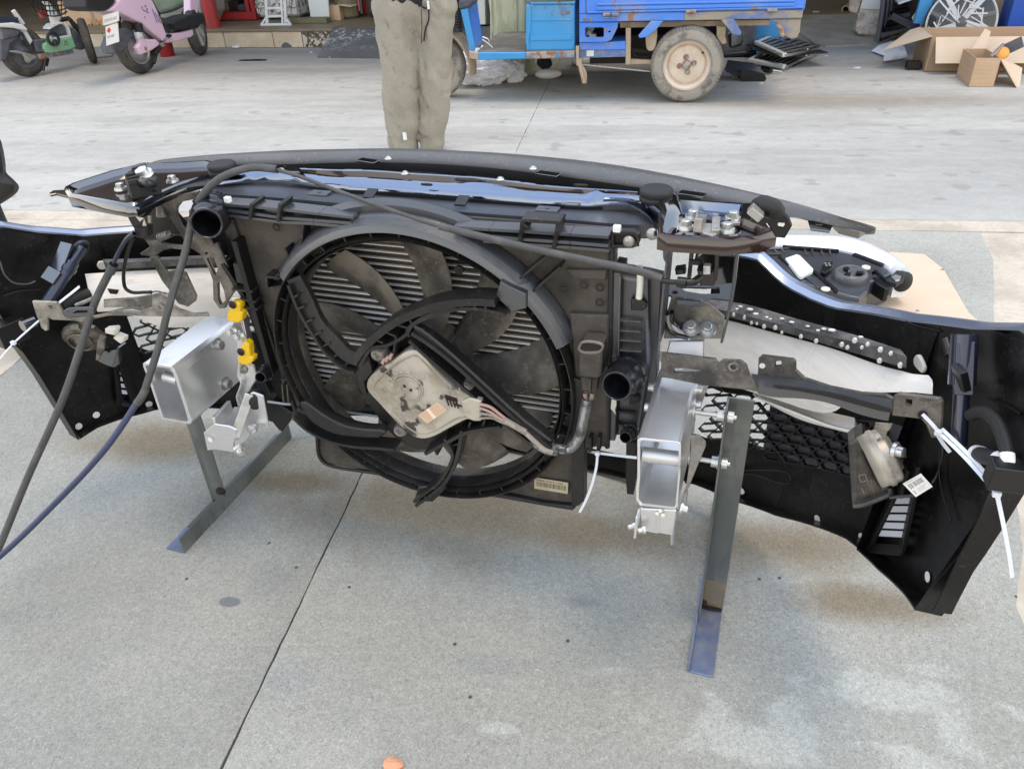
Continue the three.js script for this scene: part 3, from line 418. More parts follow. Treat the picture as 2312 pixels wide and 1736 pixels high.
// ---- air guide plate between crossmember and radiator
{
  const a = L(zA, 1380, 1120, 1720, 1115).concat(L(zB, 0, 1172, 500, 1210, 1000, 1245, 1500, 1275, 1800, 1290, 1990, 1330)), b = L(zA, 1310, 1205, 1700, 1230).concat(L(zB, 0, 1262, 500, 1298, 1000, 1335, 1500, 1372, 1850, 1400, 2040, 1400));
  const ca = curve(a.map((p) => A.Y_(p, .818)), 40), cb = curve(b.map((p) => A.Y_(p, .838)), 40);
  M.guide = phy({ color: lin(.04, .043, .050), ior: 1.9, roughness: .33, bumpMap: blotN, bumpScale: .001 });
  const ag = part('air_guide', loft(ca.map((p, i) => { const q = cb[i]; return [p, p.clone().lerp(q, .5).add(V(0, .003, 0)), q, q.clone().add(V(0, -.02, .002)), q.clone().add(V(0, -.024, -.002)), p.clone().add(V(0, -.004, 0))]; }), { closed: true, caps: true, crease: .8 }), M.guide, car, 'dark plastic air guide above the radiator');
  for (const p of [zB(240, 1205), zB(812, 1250)]) { const o = A.Y_(p, .846); part('clip', bar(o.clone().add(V(0, .004, -.012)), o.clone().add(V(0, -.004, .014)), .021, .004), M.blackSatin, ag); }
  for (const p of [zB(1345, 1308), zA(1995, 1207)]) { const o = A.Y_(p, .834); part('pad', J(box(o.x - .02, o.x + .02, o.y - .001, o.y + .003, o.z - .012, o.z + .012), new THREE.CylinderGeometry(.004, .004, .001, 12).translate(o.x, o.y + .0036, o.z)), M.guide, ag); }
}

// ================= cooling pack: leaning frame (u right, v up, w towards the viewer) =================
const la = 3 * RAD, PV = V(0, Math.cos(la), Math.sin(la)), PN = V(0, -Math.sin(la), Math.cos(la)), PO = V(0, .55, -1.15), PM = mat4(V(1, 0, 0), PV, PN, PO);
const pk = (p, w = 0) => { const l = A.on(p, PO.clone().addScaledVector(PN, w), PN).sub(PO); return [l.x, l.dot(PV)]; };
const P3 = (u, v, w) => V(u, v, w).applyMatrix4(PM), pp = (p, w) => { const [u, v] = pk(p, w); return P3(u, v, w); };
const PK = (g) => g.applyMatrix4(PM);
const kPlate = (px, w, th, o = {}) => { const q = (P) => P.map((p) => pk(p, w)), pts = o.smooth ? sm2(q(px), o.smooth) : q(px); return PK(ext(pts, th, { ...o, holes: (o.holes || []).map(q).concat(o.raw || []) }).translate(0, 0, w)); };
const kBox = (u0, u1, v0, v1, w0, w1, r) => PK(box(u0, u1, v0, v1, w0, w1, r));
// fan circle: fitted centre and radius of the opening
const FC = (() => { const q = L(z1, 215, 700, 240, 520, 330, 385, 620, 243, 850, 250, 1440, 590, 1540, 750, 1600, 900, 1628, 1050, 1600, 1200, 1500, 1380, 1000, 1500, 800, 1440, 600, 1330).map((p) => pk(p, .02)); let x = q.reduce((s, p) => s + p[0], 0) / q.length, y = q.reduce((s, p) => s + p[1], 0) / q.length, r = .28; for (let k = 0; k < 400; k++) { let dx = 0, dy = 0, dr = 0; for (const p of q) { const d = Math.hypot(p[0] - x, p[1] - y), e = d - r; dx += e * (p[0] - x) / d; dy += e * (p[1] - y) / d; dr += e; } x += dx / q.length; y += dy / q.length; r += dr / q.length; } return { x, y, r }; })();
console.log('fan', FC.x, FC.y, FC.r);
const fx = FC.x, fy = FC.y, fr0 = FC.r;
const fp = (r, a, w) => P3(fx + r * Math.cos(a * RAD), fy + r * Math.sin(a * RAD), w);
// ---- radiator core: pale flat tubes and finned rows
{
  const w0 = -.046, tl = pk(zE(60, 120), w0), tr = pk(zF(1330, 60), w0), bl = pk(zE(600, 1195), w0), br = pk(zE(2150, 1395), w0);
  const u0 = tl[0], u1 = tr[0], v1 = (tl[1] + tr[1]) / 2, v0 = (bl[1] + br[1]) / 2 - .012;
  const core = part('radiator_core', kBox(u0, u1, v0, v1, w0 - .05, w0 - .008), M.fins, car, 'radiator core of fins and pale tubes');
  const a = pk(zE(1000, 575), w0), b = pk(zE(1000, 690), w0); // four tube pitches
  const pitch = .0138, tb = []; for (let v = v0 + .004; v < v1; v += pitch) tb.push(kBox(u0, u1, v - .00125, v + .00125, w0 - .03, w0 - .002, .0006));
  part('cooling_tube', J(tb), M.coreTube, core, null, { kind: 'stuff' });
  part('core_frame', kBox(u0, u1, v0 - .016, v0 - .002, w0 - .05, w0 - .002), M.bracket, core); part('core_frame', kBox(u0, u1, v1, v1 + .02, w0 - .05, w0), M.bracket, core);
}
// ---- shroud panel with the round opening
const ring = (r, n = 64, a0 = 0, a1 = 360) => Array.from({ length: n + (a1 - a0 < 360 ? 1 : 0) }, (_, i) => { const a = (a0 + (a1 - a0) * i / n) * RAD; return [fx + r * Math.cos(a), fy + r * Math.sin(a)]; });
const shroud = part('fan_shroud', J(
  kPlate(L(D, 488, 432, 620, 440, 800, 452, 1000, 466, 1130, 476, 1340, 492, 1322, 530, 1312, 965, 1256, 962, 1254, 1090, 1235, 1096, 1170, 1084, 1090, 1070, 960, 1050, 830, 1022, 700, 1000, 690, 985, 684, 934, 642, 898), 0, .004, { raw: [ring(fr0 + .012)] }),
), M.dustPlastic, car, 'dusty brown plastic fan shroud');
{ // rolled edges, ribs and stiffeners of the panel
  const edge = (px, w, r) => tube(px.map((p) => pp(p, w)), r, px.length * 10, 7);
  part('panel_lip', J(edge(L(D, 488, 434, 530, 560, 575, 700, 642, 898), .004, .005), edge(L(D, 1322, 530, 1318, 700, 1312, 965), .004, .005)), M.plastic, shroud);
  part('panel_lip', J(edge(L(D, 684, 934, 690, 985, 702, 1000, 830, 1024, 960, 1052, 1090, 1072, 1170, 1086, 1238, 1097), .004, .004)), M.plastic, shroud);
  const slats = [[L(zE, 45, 15, 210, 25, 420, 45, 640, 70, 850, 92)], [L(zE, 50, 48, 215, 68, 400, 95, 600, 110, 840, 128)], [L(zE, 50, 78, 215, 98, 400, 122, 600, 130, 800, 150)], [L(zB, 780, 1395, 1000, 1410, 1200, 1420, 1500, 1440, 1740, 1455)], [L(zB, 850, 1430, 1000, 1450, 1200, 1470, 1500, 1490, 1740, 1510)], [L(zB, 960, 1480, 1200, 1500, 1500, 1520, 1740, 1540)]];
  for (const [px] of slats) { const q = px.map((p) => pp(p, .016)); part('shroud_rail', J(q.slice(1).map((p, i) => bar(q[i], p, .006, .03, PV.clone().cross(V(1, 0, 0)).negate()))), M.guide, shroud); }
  const web = (a, b, w0 = .01, t = .004, h = .03) => bar(pp(a, w0), pp(b, w0), t, h, PN);
  for (const [a, b] of [[zE(225, 0), zE(212, 95)], [zE(402, 0), zE(385, 110)], [zB(1210, 1345), zB(1188, 1500)], [zB(1430, 1360), zB(1400, 1520)]]) part('rib', web(a, b, .02, .006, .04), M.plastic, shroud);
  part('rib', J(web(zB(1200, 1350), zB(1440, 1365), .03, .006, .03), web(zB(1190, 1355), zB(1240, 1400), .03)), M.plastic, shroud);
  for (const [a, b] of [[zE(535, 125), zE(515, 300)], [zE(420, 285), zE(455, 370)], [zE(2085, 300), zE(1720, 600)], [zE(2130, 400), zE(1800, 690)]]) part('rib', web(a, b, .014, .004, .028), M.plastic, shroud);
  part('bracket_hook', kPlate(L(zE, 1715, 600, 1740, 510, 1800, 545, 1900, 590, 1900, 680, 1810, 700, 1750, 640), .05, .014), M.guide, shroud);
  part('corner_box', J(web(zE(300, 460), zE(390, 470), .02, .005, .03), web(zE(305, 465), zE(310, 535), .02, .005, .03), web(zE(310, 535), zE(400, 520), .02, .005, .03), web(zE(380, 440), zE(360, 480), .02)), M.plastic, shroud);
  part('clip_block', J(kPlate(L(zE, 70, 400, 130, 405, 140, 530, 95, 520), .014, .02), web(zE(90, 540), zE(220, 555), .012), web(zE(140, 600), zE(240, 620), .012), web(zE(160, 650), zE(250, 665), .012)), M.plastic, shroud);
  part('side_rail', J(web(zE(105, 240), zE(330, 1060), .012, .012, .03), web(zE(30, 380), zE(290, 790), .0, .01, .03), kPlate(L(zE, 0, 60, 40, 50, 140, 380, 300, 800, 470, 1230, 420, 1250, 300, 1060, 160, 700, 60, 420), -.012, .02)), M.blackSatin, shroud);
  part('pipe_web', J(kPlate(L(zE, 370, 1120, 450, 1130, 465, 1240, 395, 1250), .012, .02), web(zE(400, 1130), zE(410, 1245), .016), web(zE(430, 1130), zE(440, 1245), .016)), M.dustPlastic, shroud);
  // raised boxes, moulded circles on the right of the panel
  part('raised_box', J(kPlate(L(zF, 1065, 300, 1310, 310, 1300, 1110, 1200, 1140, 1110, 1130, 1100, 700), .012, .014, { bevel: .003 })), M.dustPlastic, shroud);
  part('raised_box', kPlate(L(zF, 1040, 20, 1300, 30, 1290, 90, 1090, 80), .007, .006, { bevel: .002 }), M.dustPlastic, shroud);
  for (const p of [zF(1250, 240), zF(1150, 130), zE(330, 182), zF(1020, 165), zF(1250, 145)]) { const [u, v] = pk(p, .014); part('moulded_boss', PK(new THREE.TorusGeometry(p === 0 ? .01 : .006, .0016, 8, 20).translate(u, v, .008)), M.plastic, shroud); }
  // lower right box and label
  part('lower_duct', J(kPlate(L(zF, 1085, 700, 1160, 720, 1155, 1470, 1110, 1500, 1080, 1495), .02, .03), kPlate(L(zF, 620, 1420, 900, 1480, 1090, 1500, 1100, 1515, 890, 1490, 630, 1435), .012, .02), web(zF(1205, 1040), zF(1205, 1130), .014, .006), web(zF(1260, 1040), zF(1255, 1135), .014, .006)), M.plastic, shroud);
  const lt = label(512, 224, (x, W, H) => { x.fillStyle = '#141312'; x.font = 'bold 50px sans-serif'; x.fillText('Valeo', 30, 56); x.font = 'bold 40px sans-serif'; x.fillText('TC32 41 A 602', 176, 56); bars(x, 34, 74, 440, 92, 77); x.font = '24px sans-serif'; x.fillText('A 4 0 7 1 2 8 7 5 1', 60, 200); }, '#b3a78d');
  part('barcode_label', sticker(...[zF(847, 1316), zF(1060, 1350), zF(1056, 1420), zF(847, 1385)].map((p) => pp(p, .005))), std({ map: lt, roughness: .6 }), shroud, 'cream barcode label', { uv: true });
  // slotted upper right tab with its round pins
  part('slotted_tab', kPlate(L(z3, 165, 660, 180, 620, 400, 620, 460, 650, 468, 720, 440, 780, 380, 800, 170, 800), .014, .012, { holes: [L(z3, 190, 650, 400, 650, 440, 690, 445, 730, 400, 765, 190, 775)], bevel: .002 }), M.plastic, shroud);
  part('tab_back', kPlate(L(z3, 170, 630, 450, 640, 455, 780, 170, 795), .001, .004), M.dustPlastic, shroud);
  for (const p of [z3(353, 728), z3(587, 653)]) { const o = pp(p, .016); const g = new THREE.SphereGeometry(.0095, 18, 12); g.scale(1, 1, .7).translate(o.x, o.y, o.z); part('pin_head', g, M.zincDull, shroud); }
  for (const p of [z3(235, 595), zA(1422, 1242)]) { const o = pp(p, .03); part('white_clip', box(o.x - .006, o.x + .006, o.y - .006, o.y + .005, o.z - .005, o.z + .005), M.white, shroud); }
}
// ---- ring around the fan, double wall with webs
{
  const L_ = (prof, a0 = 0, a1 = 360, n = 96) => { const s = []; for (let i = 0; i <= n; i++) { const a = lerp(a0, a1, i / n); s.push(prof.map(([r, w]) => fp(r, a, w))); } return loft(s, { closed: true, caps: a1 - a0 < 360, crease: .7 }); };
  const R0 = fr0;
  const rg = part('fan_ring', J(L_([[R0 - .002, -.02], [R0 - .002, .018], [R0 + .001, .022], [R0 + .002, .018], [R0 + .003, -.004], [R0 + .006, -.004], [R0 + .006, .03], [R0 + .008, .034], [R0 + .010, .03], [R0 + .010, -.02]]),
    L_([[R0 + .023, -.004], [R0 + .023, .028], [R0 + .025, .033], [R0 + .027, .033], [R0 + .029, .028], [R0 + .031, -.004]])), M.plastic, car, 'black double walled ring of the fan shroud');
  for (let k = 0; k < 34; k++) { const a = k * 360 / 34 + 4; part('ring_web', bar(fp(R0 + .009, a, .012), fp(R0 + .025, a, .012), .003, .03, PN), M.plastic, rg); }
  // broad sloping hood on the upper right of the ring
  part('ring_hood', L_([[R0 + .021, .034], [R0 + .024, .04], [R0 + .036, .036], [R0 + .046, .024], [R0 + .052, .004], [R0 + .046, -.002], [R0 + .023, -.002]], 22, 142, 64), M.guide, rg, 'sloping hood over the upper ring');
  part('ring_hood', L_([[R0 + .046, .010], [R0 + .062, .012], [R0 + .072, .004], [R0 + .07, -.002], [R0 + .046, -.002]], 62, 112, 30), M.guide, rg);
  part('ring_inner_step', L_([[R0 - .004, -.03], [R0 - .004, -.012], [R0 - .002, -.008], [R0 - .002, -.03]]), M.fanBlade, rg);
}
// ---- fan rotor
{
  const fan = part('cooling_fan', PK(new THREE.CylinderGeometry(.085, .09, .05, 40).rotateX(Math.PI / 2).translate(fx, fy, -.03)), M.fanBlade, car, 'dusty nine bladed cooling fan');
  const R1 = fr0 - .012, N = 9;
  const spot = zE(1495, 425);
  for (let k = 0; k < N; k++) {
    const a0 = 106 + k * 40 + [0, -3, 2, 0, 3, -2, 0, 2, -1][k], secs = [];
    for (let i = 0; i <= 12; i++) {
      const t = i / 12, r = lerp(.075, R1, t), lead = a0 - 4 + 17 * t * t, wd = 29 - 6 * Math.pow(t, 1.4) - (t > .9 ? 3 * (t - .9) * 10 : 0), row = [];
      for (let j = 0; j <= 6; j++) { const u = j / 6, a = lead + wd * u; row.push(fp(r, a, -.012 - .034 * u + .008 * Math.sin(u * Math.PI) - .004 * t)); }
      for (let j = 6; j >= 0; j--) { const u = j / 6, a = lead + wd * u; row.push(fp(r, a, -.0145 - .034 * u + .008 * Math.sin(u * Math.PI) - .004 * t)); }
      secs.push(row);
    }
    part('fan_blade', loft(secs, { closed: true, caps: true, crease: .9 }), M.fanBlade, fan);
  }
  const [u, v] = pk(spot, -.02); part('blade_plug', PK(new THREE.CylinderGeometry(.0085, .0085, .006, 18).rotateX(Math.PI / 2).translate(u, v, -.012)), M.weld, fan);
}
// ---- motor carrier with curved arms, and the motor
{
  const w = .055;
  const plateO = L(zE, 905, 1150, 925, 1110, 985, 1060, 1060, 1010, 1130, 962, 1175, 945, 1215, 945, 1252, 968, 1330, 1060, 1440, 1170, 1500, 1205, 1612, 1250, 1608, 1385, 1540, 1372, 1490, 1392, 1400, 1440, 1330, 1478, 1270, 1494, 1225, 1490, 1180, 1470, 1080, 1380, 980, 1270, 915, 1200);
  const carrier = part('motor_carrier', J(
    kPlate(L(zE, 832, 1010, 890, 945, 960, 880, 1060, 800, 1190, 720, 1215, 770, 1190, 830, 1225, 880, 1300, 930, 1420, 1090, 1500, 1160, 1600, 1230, 1640, 1250, 1625, 1400, 1540, 1400, 1400, 1470, 1270, 1560, 1180, 1545, 1080, 1480, 985, 1370, 900, 1240, 845, 1130), w - .03, .02, { smooth: 2 }),
    kPlate(L(zE, 860, 1000, 905, 950, 925, 1010, 940, 1080, 890, 1140, 905, 1215, 870, 1200, 845, 1090), w - .006, .03, { smooth: 2 }),
    kPlate(L(zE, 920, 930, 960, 910, 1090, 960, 1130, 940, 1240, 930, 1300, 1000, 1270, 985, 1200, 935, 1120, 965, 1010, 1000), w - .008, .03, { smooth: 2 }),
  ), M.plastic, car, 'black plastic motor carrier with curved arms');
  // trough ribs between carrier and arms
  const web = (a, b, w0 = w - .012, t = .0045, h = .03) => bar(pp(a, w0), pp(b, w0), t, h, PN), strip = (px, ww, t, h, n = 24) => { const q = curve(px.map((p, i) => pp(p, Array.isArray(ww) ? lerp(ww[0], ww[1], i / (px.length - 1)) : ww)), n); return loft(q.map((p, i) => { const d = q[Math.min(i + 1, n)].clone().sub(q[Math.max(i - 1, 0)]).normalize(), s = d.clone().cross(PN).normalize(); return [[-1, -1], [1, -1], [1, 1], [-1, 1]].map(([a, b]) => p.clone().addScaledVector(s, a * t / 2).addScaledVector(PN, b * h / 2)); }), { closed: true, caps: true }); };
  const arm = (lab, outline, bands, ribs, wr) => { // a trough: floor plate, raised edge bands and cross ribs
    const a = part('carrier_arm', J(outline ? kPlate(outline, wr - .02, .006, { smooth: 2 }) : null, bands.map(([px, t, ww, h]) => strip(px, ww ?? wr, t, h ?? .036))), M.plastic, carrier, lab);
    return a;
  };
  const A1 = arm('arm to the upper left of the ring', null, [[L(zE, 460, 480, 520, 590, 600, 760, 700, 870, 790, 960, 850, 985), .034, [.03, .05], .012], [L(zE, 445, 510, 500, 650, 590, 810, 680, 940, 800, 1040, 850, 1050), .006, [.03, .045], .034]], []);
  for (const [a, b] of [[[470, 590], [500, 575]], [[500, 660], [540, 645]], [[545, 745], [590, 725]], [[600, 825], [645, 800]], [[650, 895], [700, 870]], [[715, 965], [760, 930]], [[780, 1030], [815, 985]]]) part('arm_rib', web(zE(...a), zE(...b), .036), M.plastic, carrier);
  arm('broad arm to the lower left of the ring', L(zE, 470, 1300, 520, 1250, 620, 1330, 760, 1410, 900, 1435, 1000, 1440, 1020, 1465, 960, 1485, 850, 1485, 700, 1470, 570, 1410, 480, 1340), [[L(zE, 475, 1335, 560, 1410, 700, 1478, 850, 1510, 1000, 1520, 1100, 1530), .007, .04], [L(zE, 500, 1275, 610, 1330, 760, 1400, 900, 1435, 1010, 1440), .008, .046]], [], .055);
  part('arm_cover', kPlate(L(zE, 490, 1290, 525, 1265, 620, 1335, 760, 1410, 900, 1435, 1000, 1440, 1022, 1462, 960, 1485, 850, 1482, 700, 1462, 570, 1395), .066, .02, { smooth: 2, bevel: .003 }), M.plastic, carrier);
  arm('arched arm to the bracket at the upper right', null, [[L(zE, 850, 985, 910, 900, 1000, 815, 1110, 735, 1230, 680, 1400, 625, 1600, 605, 1730, 612), .014, [.05, .046], .04], [L(zE, 890, 1010, 960, 900, 1060, 880, 1180, 810, 1210, 760, 1330, 700, 1500, 655, 1640, 655, 1790, 690), .006, [.05, .046], .034], [L(zE, 1190, 830, 1180, 790, 1230, 740, 1320, 690, 1480, 640), .005, .05, .03]], []);
  for (const [a, b] of [[[920, 890], [980, 905]], [[970, 845], [1030, 870]], [[1030, 795], [1110, 830]], [[1100, 750], [1190, 780]], [[1180, 705], [1210, 750]], [[1260, 672], [1280, 712]], [[1340, 648], [1360, 690]], [[1420, 628], [1440, 665]], [[1500, 615], [1520, 650]], [[1590, 608], [1600, 650]], [[1650, 610], [1670, 660]], [[960, 880], [1010, 1000]], [[1110, 830], [1090, 960]]]) part('arm_rib', web(zE(...a), zE(...b), .05), M.plastic, carrier);
  arm('long straight arm to the lower right of the ring', L(zE, 1190, 790, 1240, 800, 1450, 960, 1700, 1190, 1900, 1370, 2080, 1500, 2060, 1535, 2000, 1520, 1800, 1370, 1500, 1110, 1240, 890, 1185, 850), [[L(zE, 1210, 805, 1300, 860, 1450, 975, 1700, 1200, 1900, 1380, 2060, 1510), .008, .058], [L(zE, 1195, 850, 1260, 910, 1500, 1120, 1700, 1290, 1850, 1420, 2000, 1530), .007, .055]], [], .06);
  part('arm_cover', kPlate(L(zE, 1195, 800, 1250, 812, 1450, 975, 1700, 1205, 1900, 1385, 2060, 1505, 2010, 1500, 1800, 1330, 1500, 1075, 1250, 870), .07, .012, { smooth: 2, bevel: .003 }), M.plastic, carrier);
  for (const [a, b] of [[[1640, 1400], [1660, 1350]], [[1700, 1410], [1720, 1370]], [[1560, 1395], [1570, 1360]]]) part('arm_rib', web(zE(...a), zE(...b), .045), M.plastic, carrier);
  arm('curved arm down to the bottom of the ring', null, [[L(z1, 1130, 1200, 1115, 1290, 1090, 1380, 1040, 1470, 960, 1540, 890, 1590), .007, [.05, .035]], [L(z1, 1040, 1240, 1080, 1320, 1060, 1390, 1010, 1470, 930, 1530, 880, 1570), .006, [.05, .035]], [L(z1, 1330, 1180, 1250, 1190, 1150, 1210, 1060, 1255, 940, 1320), .007, .05]], []);
  for (const [a, b] of [[[1050, 1290], [1115, 1270]], [[1075, 1340], [1105, 1330]], [[1060, 1400], [1085, 1400]], [[1030, 1450], [1050, 1465]], [[985, 1500], [1005, 1510]], [[930, 1545], [950, 1560]], [[985, 1300], [1000, 1330]], [[1230, 1190], [1240, 1160]]]) part('arm_rib', web(z1(...a), z1(...b), .042), M.plastic, carrier);
  part('ring_lug', kPlate(L(z1, 870, 1570, 885, 1520, 960, 1515, 1010, 1490, 1030, 1530, 960, 1600, 900, 1598), .036, .03, { bevel: .003 }), M.plastic, carrier);
  // motor
  const mo = part('fan_motor', J(kPlate(plateO, w + .012, .03, { smooth: 2, bevel: .004, seg: 3 })), M.motor, car, 'dirty grey-beige motor cover plate');
  const c = pk(zE(1165, 1175), w + .014); const cr = Math.hypot(pk(zE(1270, 1190), w)[0] - c[0], pk(zE(1270, 1190), w)[1] - c[1]);
  part('motor_cap', PK(J(new THREE.TorusGeometry(cr, .0022, 10, 48).translate(c[0], c[1], w + .0135), new THREE.CylinderGeometry(cr * .9, cr * .92, .003, 48).rotateX(Math.PI / 2).translate(c[0], c[1], w + .0145), new THREE.TorusGeometry(cr * .78, .001, 8, 40).translate(c[0], c[1], w + .0162))), M.motor, mo);
  part('cap_mark', PK(J(box(c[0] - .008, c[0] - .003, c[1] + .002, c[1] + .008, w + .016, w + .0175), box(c[0] + .004, c[0] + .009, c[1] - .005, c[1] + .001, w + .016, w + .0175))), M.weld, mo);
  const inset = L(zE, 1000, 1100, 1160, 985, 1215, 975, 1420, 1180, 1560, 1265, 1560, 1340, 1470, 1365, 1290, 1455, 1210, 1450, 1010, 1270, 950, 1170);
  part('pressed_bead', tube([...inset.map((p) => pp(p, w + .0125))], .0018, 160, 6, true), M.motor, mo);
  for (const p of [zE(970, 975), zE(1515, 1187), zE(1110, 1450)]) { const [u, v] = pk(p, w + .012); part('mount_bush', PK(J(new THREE.TorusGeometry(.0085, .0042, 10, 28).translate(u, v, w + .01), new THREE.CylinderGeometry(.0135, .015, .02, 28).rotateX(Math.PI / 2).translate(u, v, w - .002), new THREE.CylinderGeometry(.004, .004, .003, 14).rotateX(Math.PI / 2).translate(u, v, w + .0095))), M.bracketPale, mo); }
  for (const k of [0, 1, 2]) part('terminal', kPlate(L(zE, 990 + k * 22, 1020 - k * 14, 1005 + k * 22, 995 - k * 14, 1020 + k * 22, 1005 - k * 14, 1008 + k * 22, 1035 - k * 14), w + .018, .008), M.wirePink, mo);
  part('connector_block', kPlate(L(zE, 1500, 1262, 1550, 1240, 1620, 1258, 1615, 1385, 1545, 1372, 1505, 1330), w + .022, .014, { bevel: .002 }), M.motor, mo);
  part('black_mark', J(kPlate(L(zE, 1395, 1215, 1470, 1240, 1475, 1265, 1400, 1250), w + .0126, .0006, { bevel: 0 }), [0, 1, 2, 3].map((k) => bar(pp(zE(1400 + k * 20, 1235 + k * 4), w + .013), pp(zE(1420 + k * 20, 1285 + k * 6), w + .013), .003, .001, PN)), bar(pp(zE(1455, 1275), w + .013), pp(zE(1500, 1290), w + .013), .004, .001, PN)), M.weld, mo);
  const st = label(256, 128, (x) => { x.fillStyle = 'rgba(205,120,80,.33)'; for (let k = 0; k < 5; k++) x.fillRect(14 + k * 5, 14 + k * 20, 170 + (k * 37) % 50, 9); x.fillStyle = 'rgba(250,235,215,.7)'; x.beginPath(); x.moveTo(110, 0); x.lineTo(140, 0); x.lineTo(120, 128); x.lineTo(85, 128); x.fill(); }, '#cdb498');
  part('paper_label', sticker(...[zE(1225, 1345), zE(1350, 1260), zE(1410, 1312), zE(1285, 1397)].map((p) => pp(p, w + .0125))), std({ map: st, roughness: .7 }), mo, 'worn orange paper label', { uv: true });
  // wires from the motor along the arm to the hanging plug
  const wr = (px, ww, r, m, nm, lab) => part(nm, tube(px.map((p, i) => pp(p, Array.isArray(ww) ? lerp(ww[0], ww[1], i / (px.length - 1)) : ww)), r, 50, 8), m, car, lab);
  wr(L(zE, 1615, 1275, 1680, 1295, 1740, 1340, 1790, 1380), .078, .003, M.wirePink, 'motor_wire', 'pink motor wire'); wr(L(zE, 1615, 1300, 1680, 1325, 1740, 1365, 1790, 1390), .08, .0026, M.wirePink, 'motor_wire', 'pink motor wire');
  wr(L(zE, 1615, 1335, 1690, 1345, 1750, 1375, 1800, 1398), .08, .003, M.wirePale, 'motor_wire', 'pale motor wire'); wr(L(zE, 1615, 1365, 1690, 1362, 1745, 1385, 1800, 1405), .078, .0026, M.wirePale, 'motor_wire', 'pale motor wire');
  wr(L(zE, 1770, 1375, 1830, 1410, 1890, 1445, 1900, 1450), .08, .0062, M.wirePale, 'wire_sleeve'); wr(L(zE, 1895, 1450, 1960, 1510, 2020, 1560, 2070, 1578), .078, .005, M.wirePale, 'wire_sleeve');
  wr(L(zF, 955, 1135, 1000, 1140, 1060, 1140, 1100, 1110, 1130, 1060, 1150, 980, 1165, 900, 1180, 830), [.07, .04], .0098, M.tapeSilver, 'taped_loom', 'silver taped wire loom'); wr(L(zF, 835, 1080, 890, 1130, 950, 1155, 1000, 1155), .072, .008, M.tapeSilver, 'taped_loom');
  wr(L(zF, 1180, 860, 1168, 820, 1165, 790), .036, .0042, M.wirePink, 'motor_wire'); wr(L(zF, 1190, 860, 1205, 820, 1210, 790), .036, .0042, M.wirePale, 'motor_wire');
  const plugW = .05, pg = part('wiring_plug', J(kPlate(L(zF, 1125, 490, 1150, 470, 1240, 475, 1278, 490, 1270, 680, 1245, 705, 1150, 700, 1122, 680), plugW, .035, { bevel: .005, seg: 2 })), M.dustPlastic, car, 'grey wiring plug hanging on the shroud');
  part('plug_mouth', kPlate(L(zF, 1140, 492, 1160, 480, 1240, 484, 1262, 495, 1255, 520, 1235, 530, 1155, 528, 1138, 515), plugW + .001, .002), M.weld, pg); part('plug_rim', tube(L(zF, 1130, 500, 1150, 474, 1240, 478, 1274, 495, 1265, 525, 1235, 538, 1150, 535, 1128, 518).map((p) => pp(p, plugW + .001)), .0026, 60, 6, true), M.bracketPale, pg);
  part('plug_latch', J(kPlate(L(zF, 1135, 700, 1245, 705, 1235, 790, 1145, 780), plugW - .008, .02, { bevel: .002 }), web(zF(1200, 705), zF(1195, 790), plugW, .004, .01)), M.dustPlastic, pg);
}
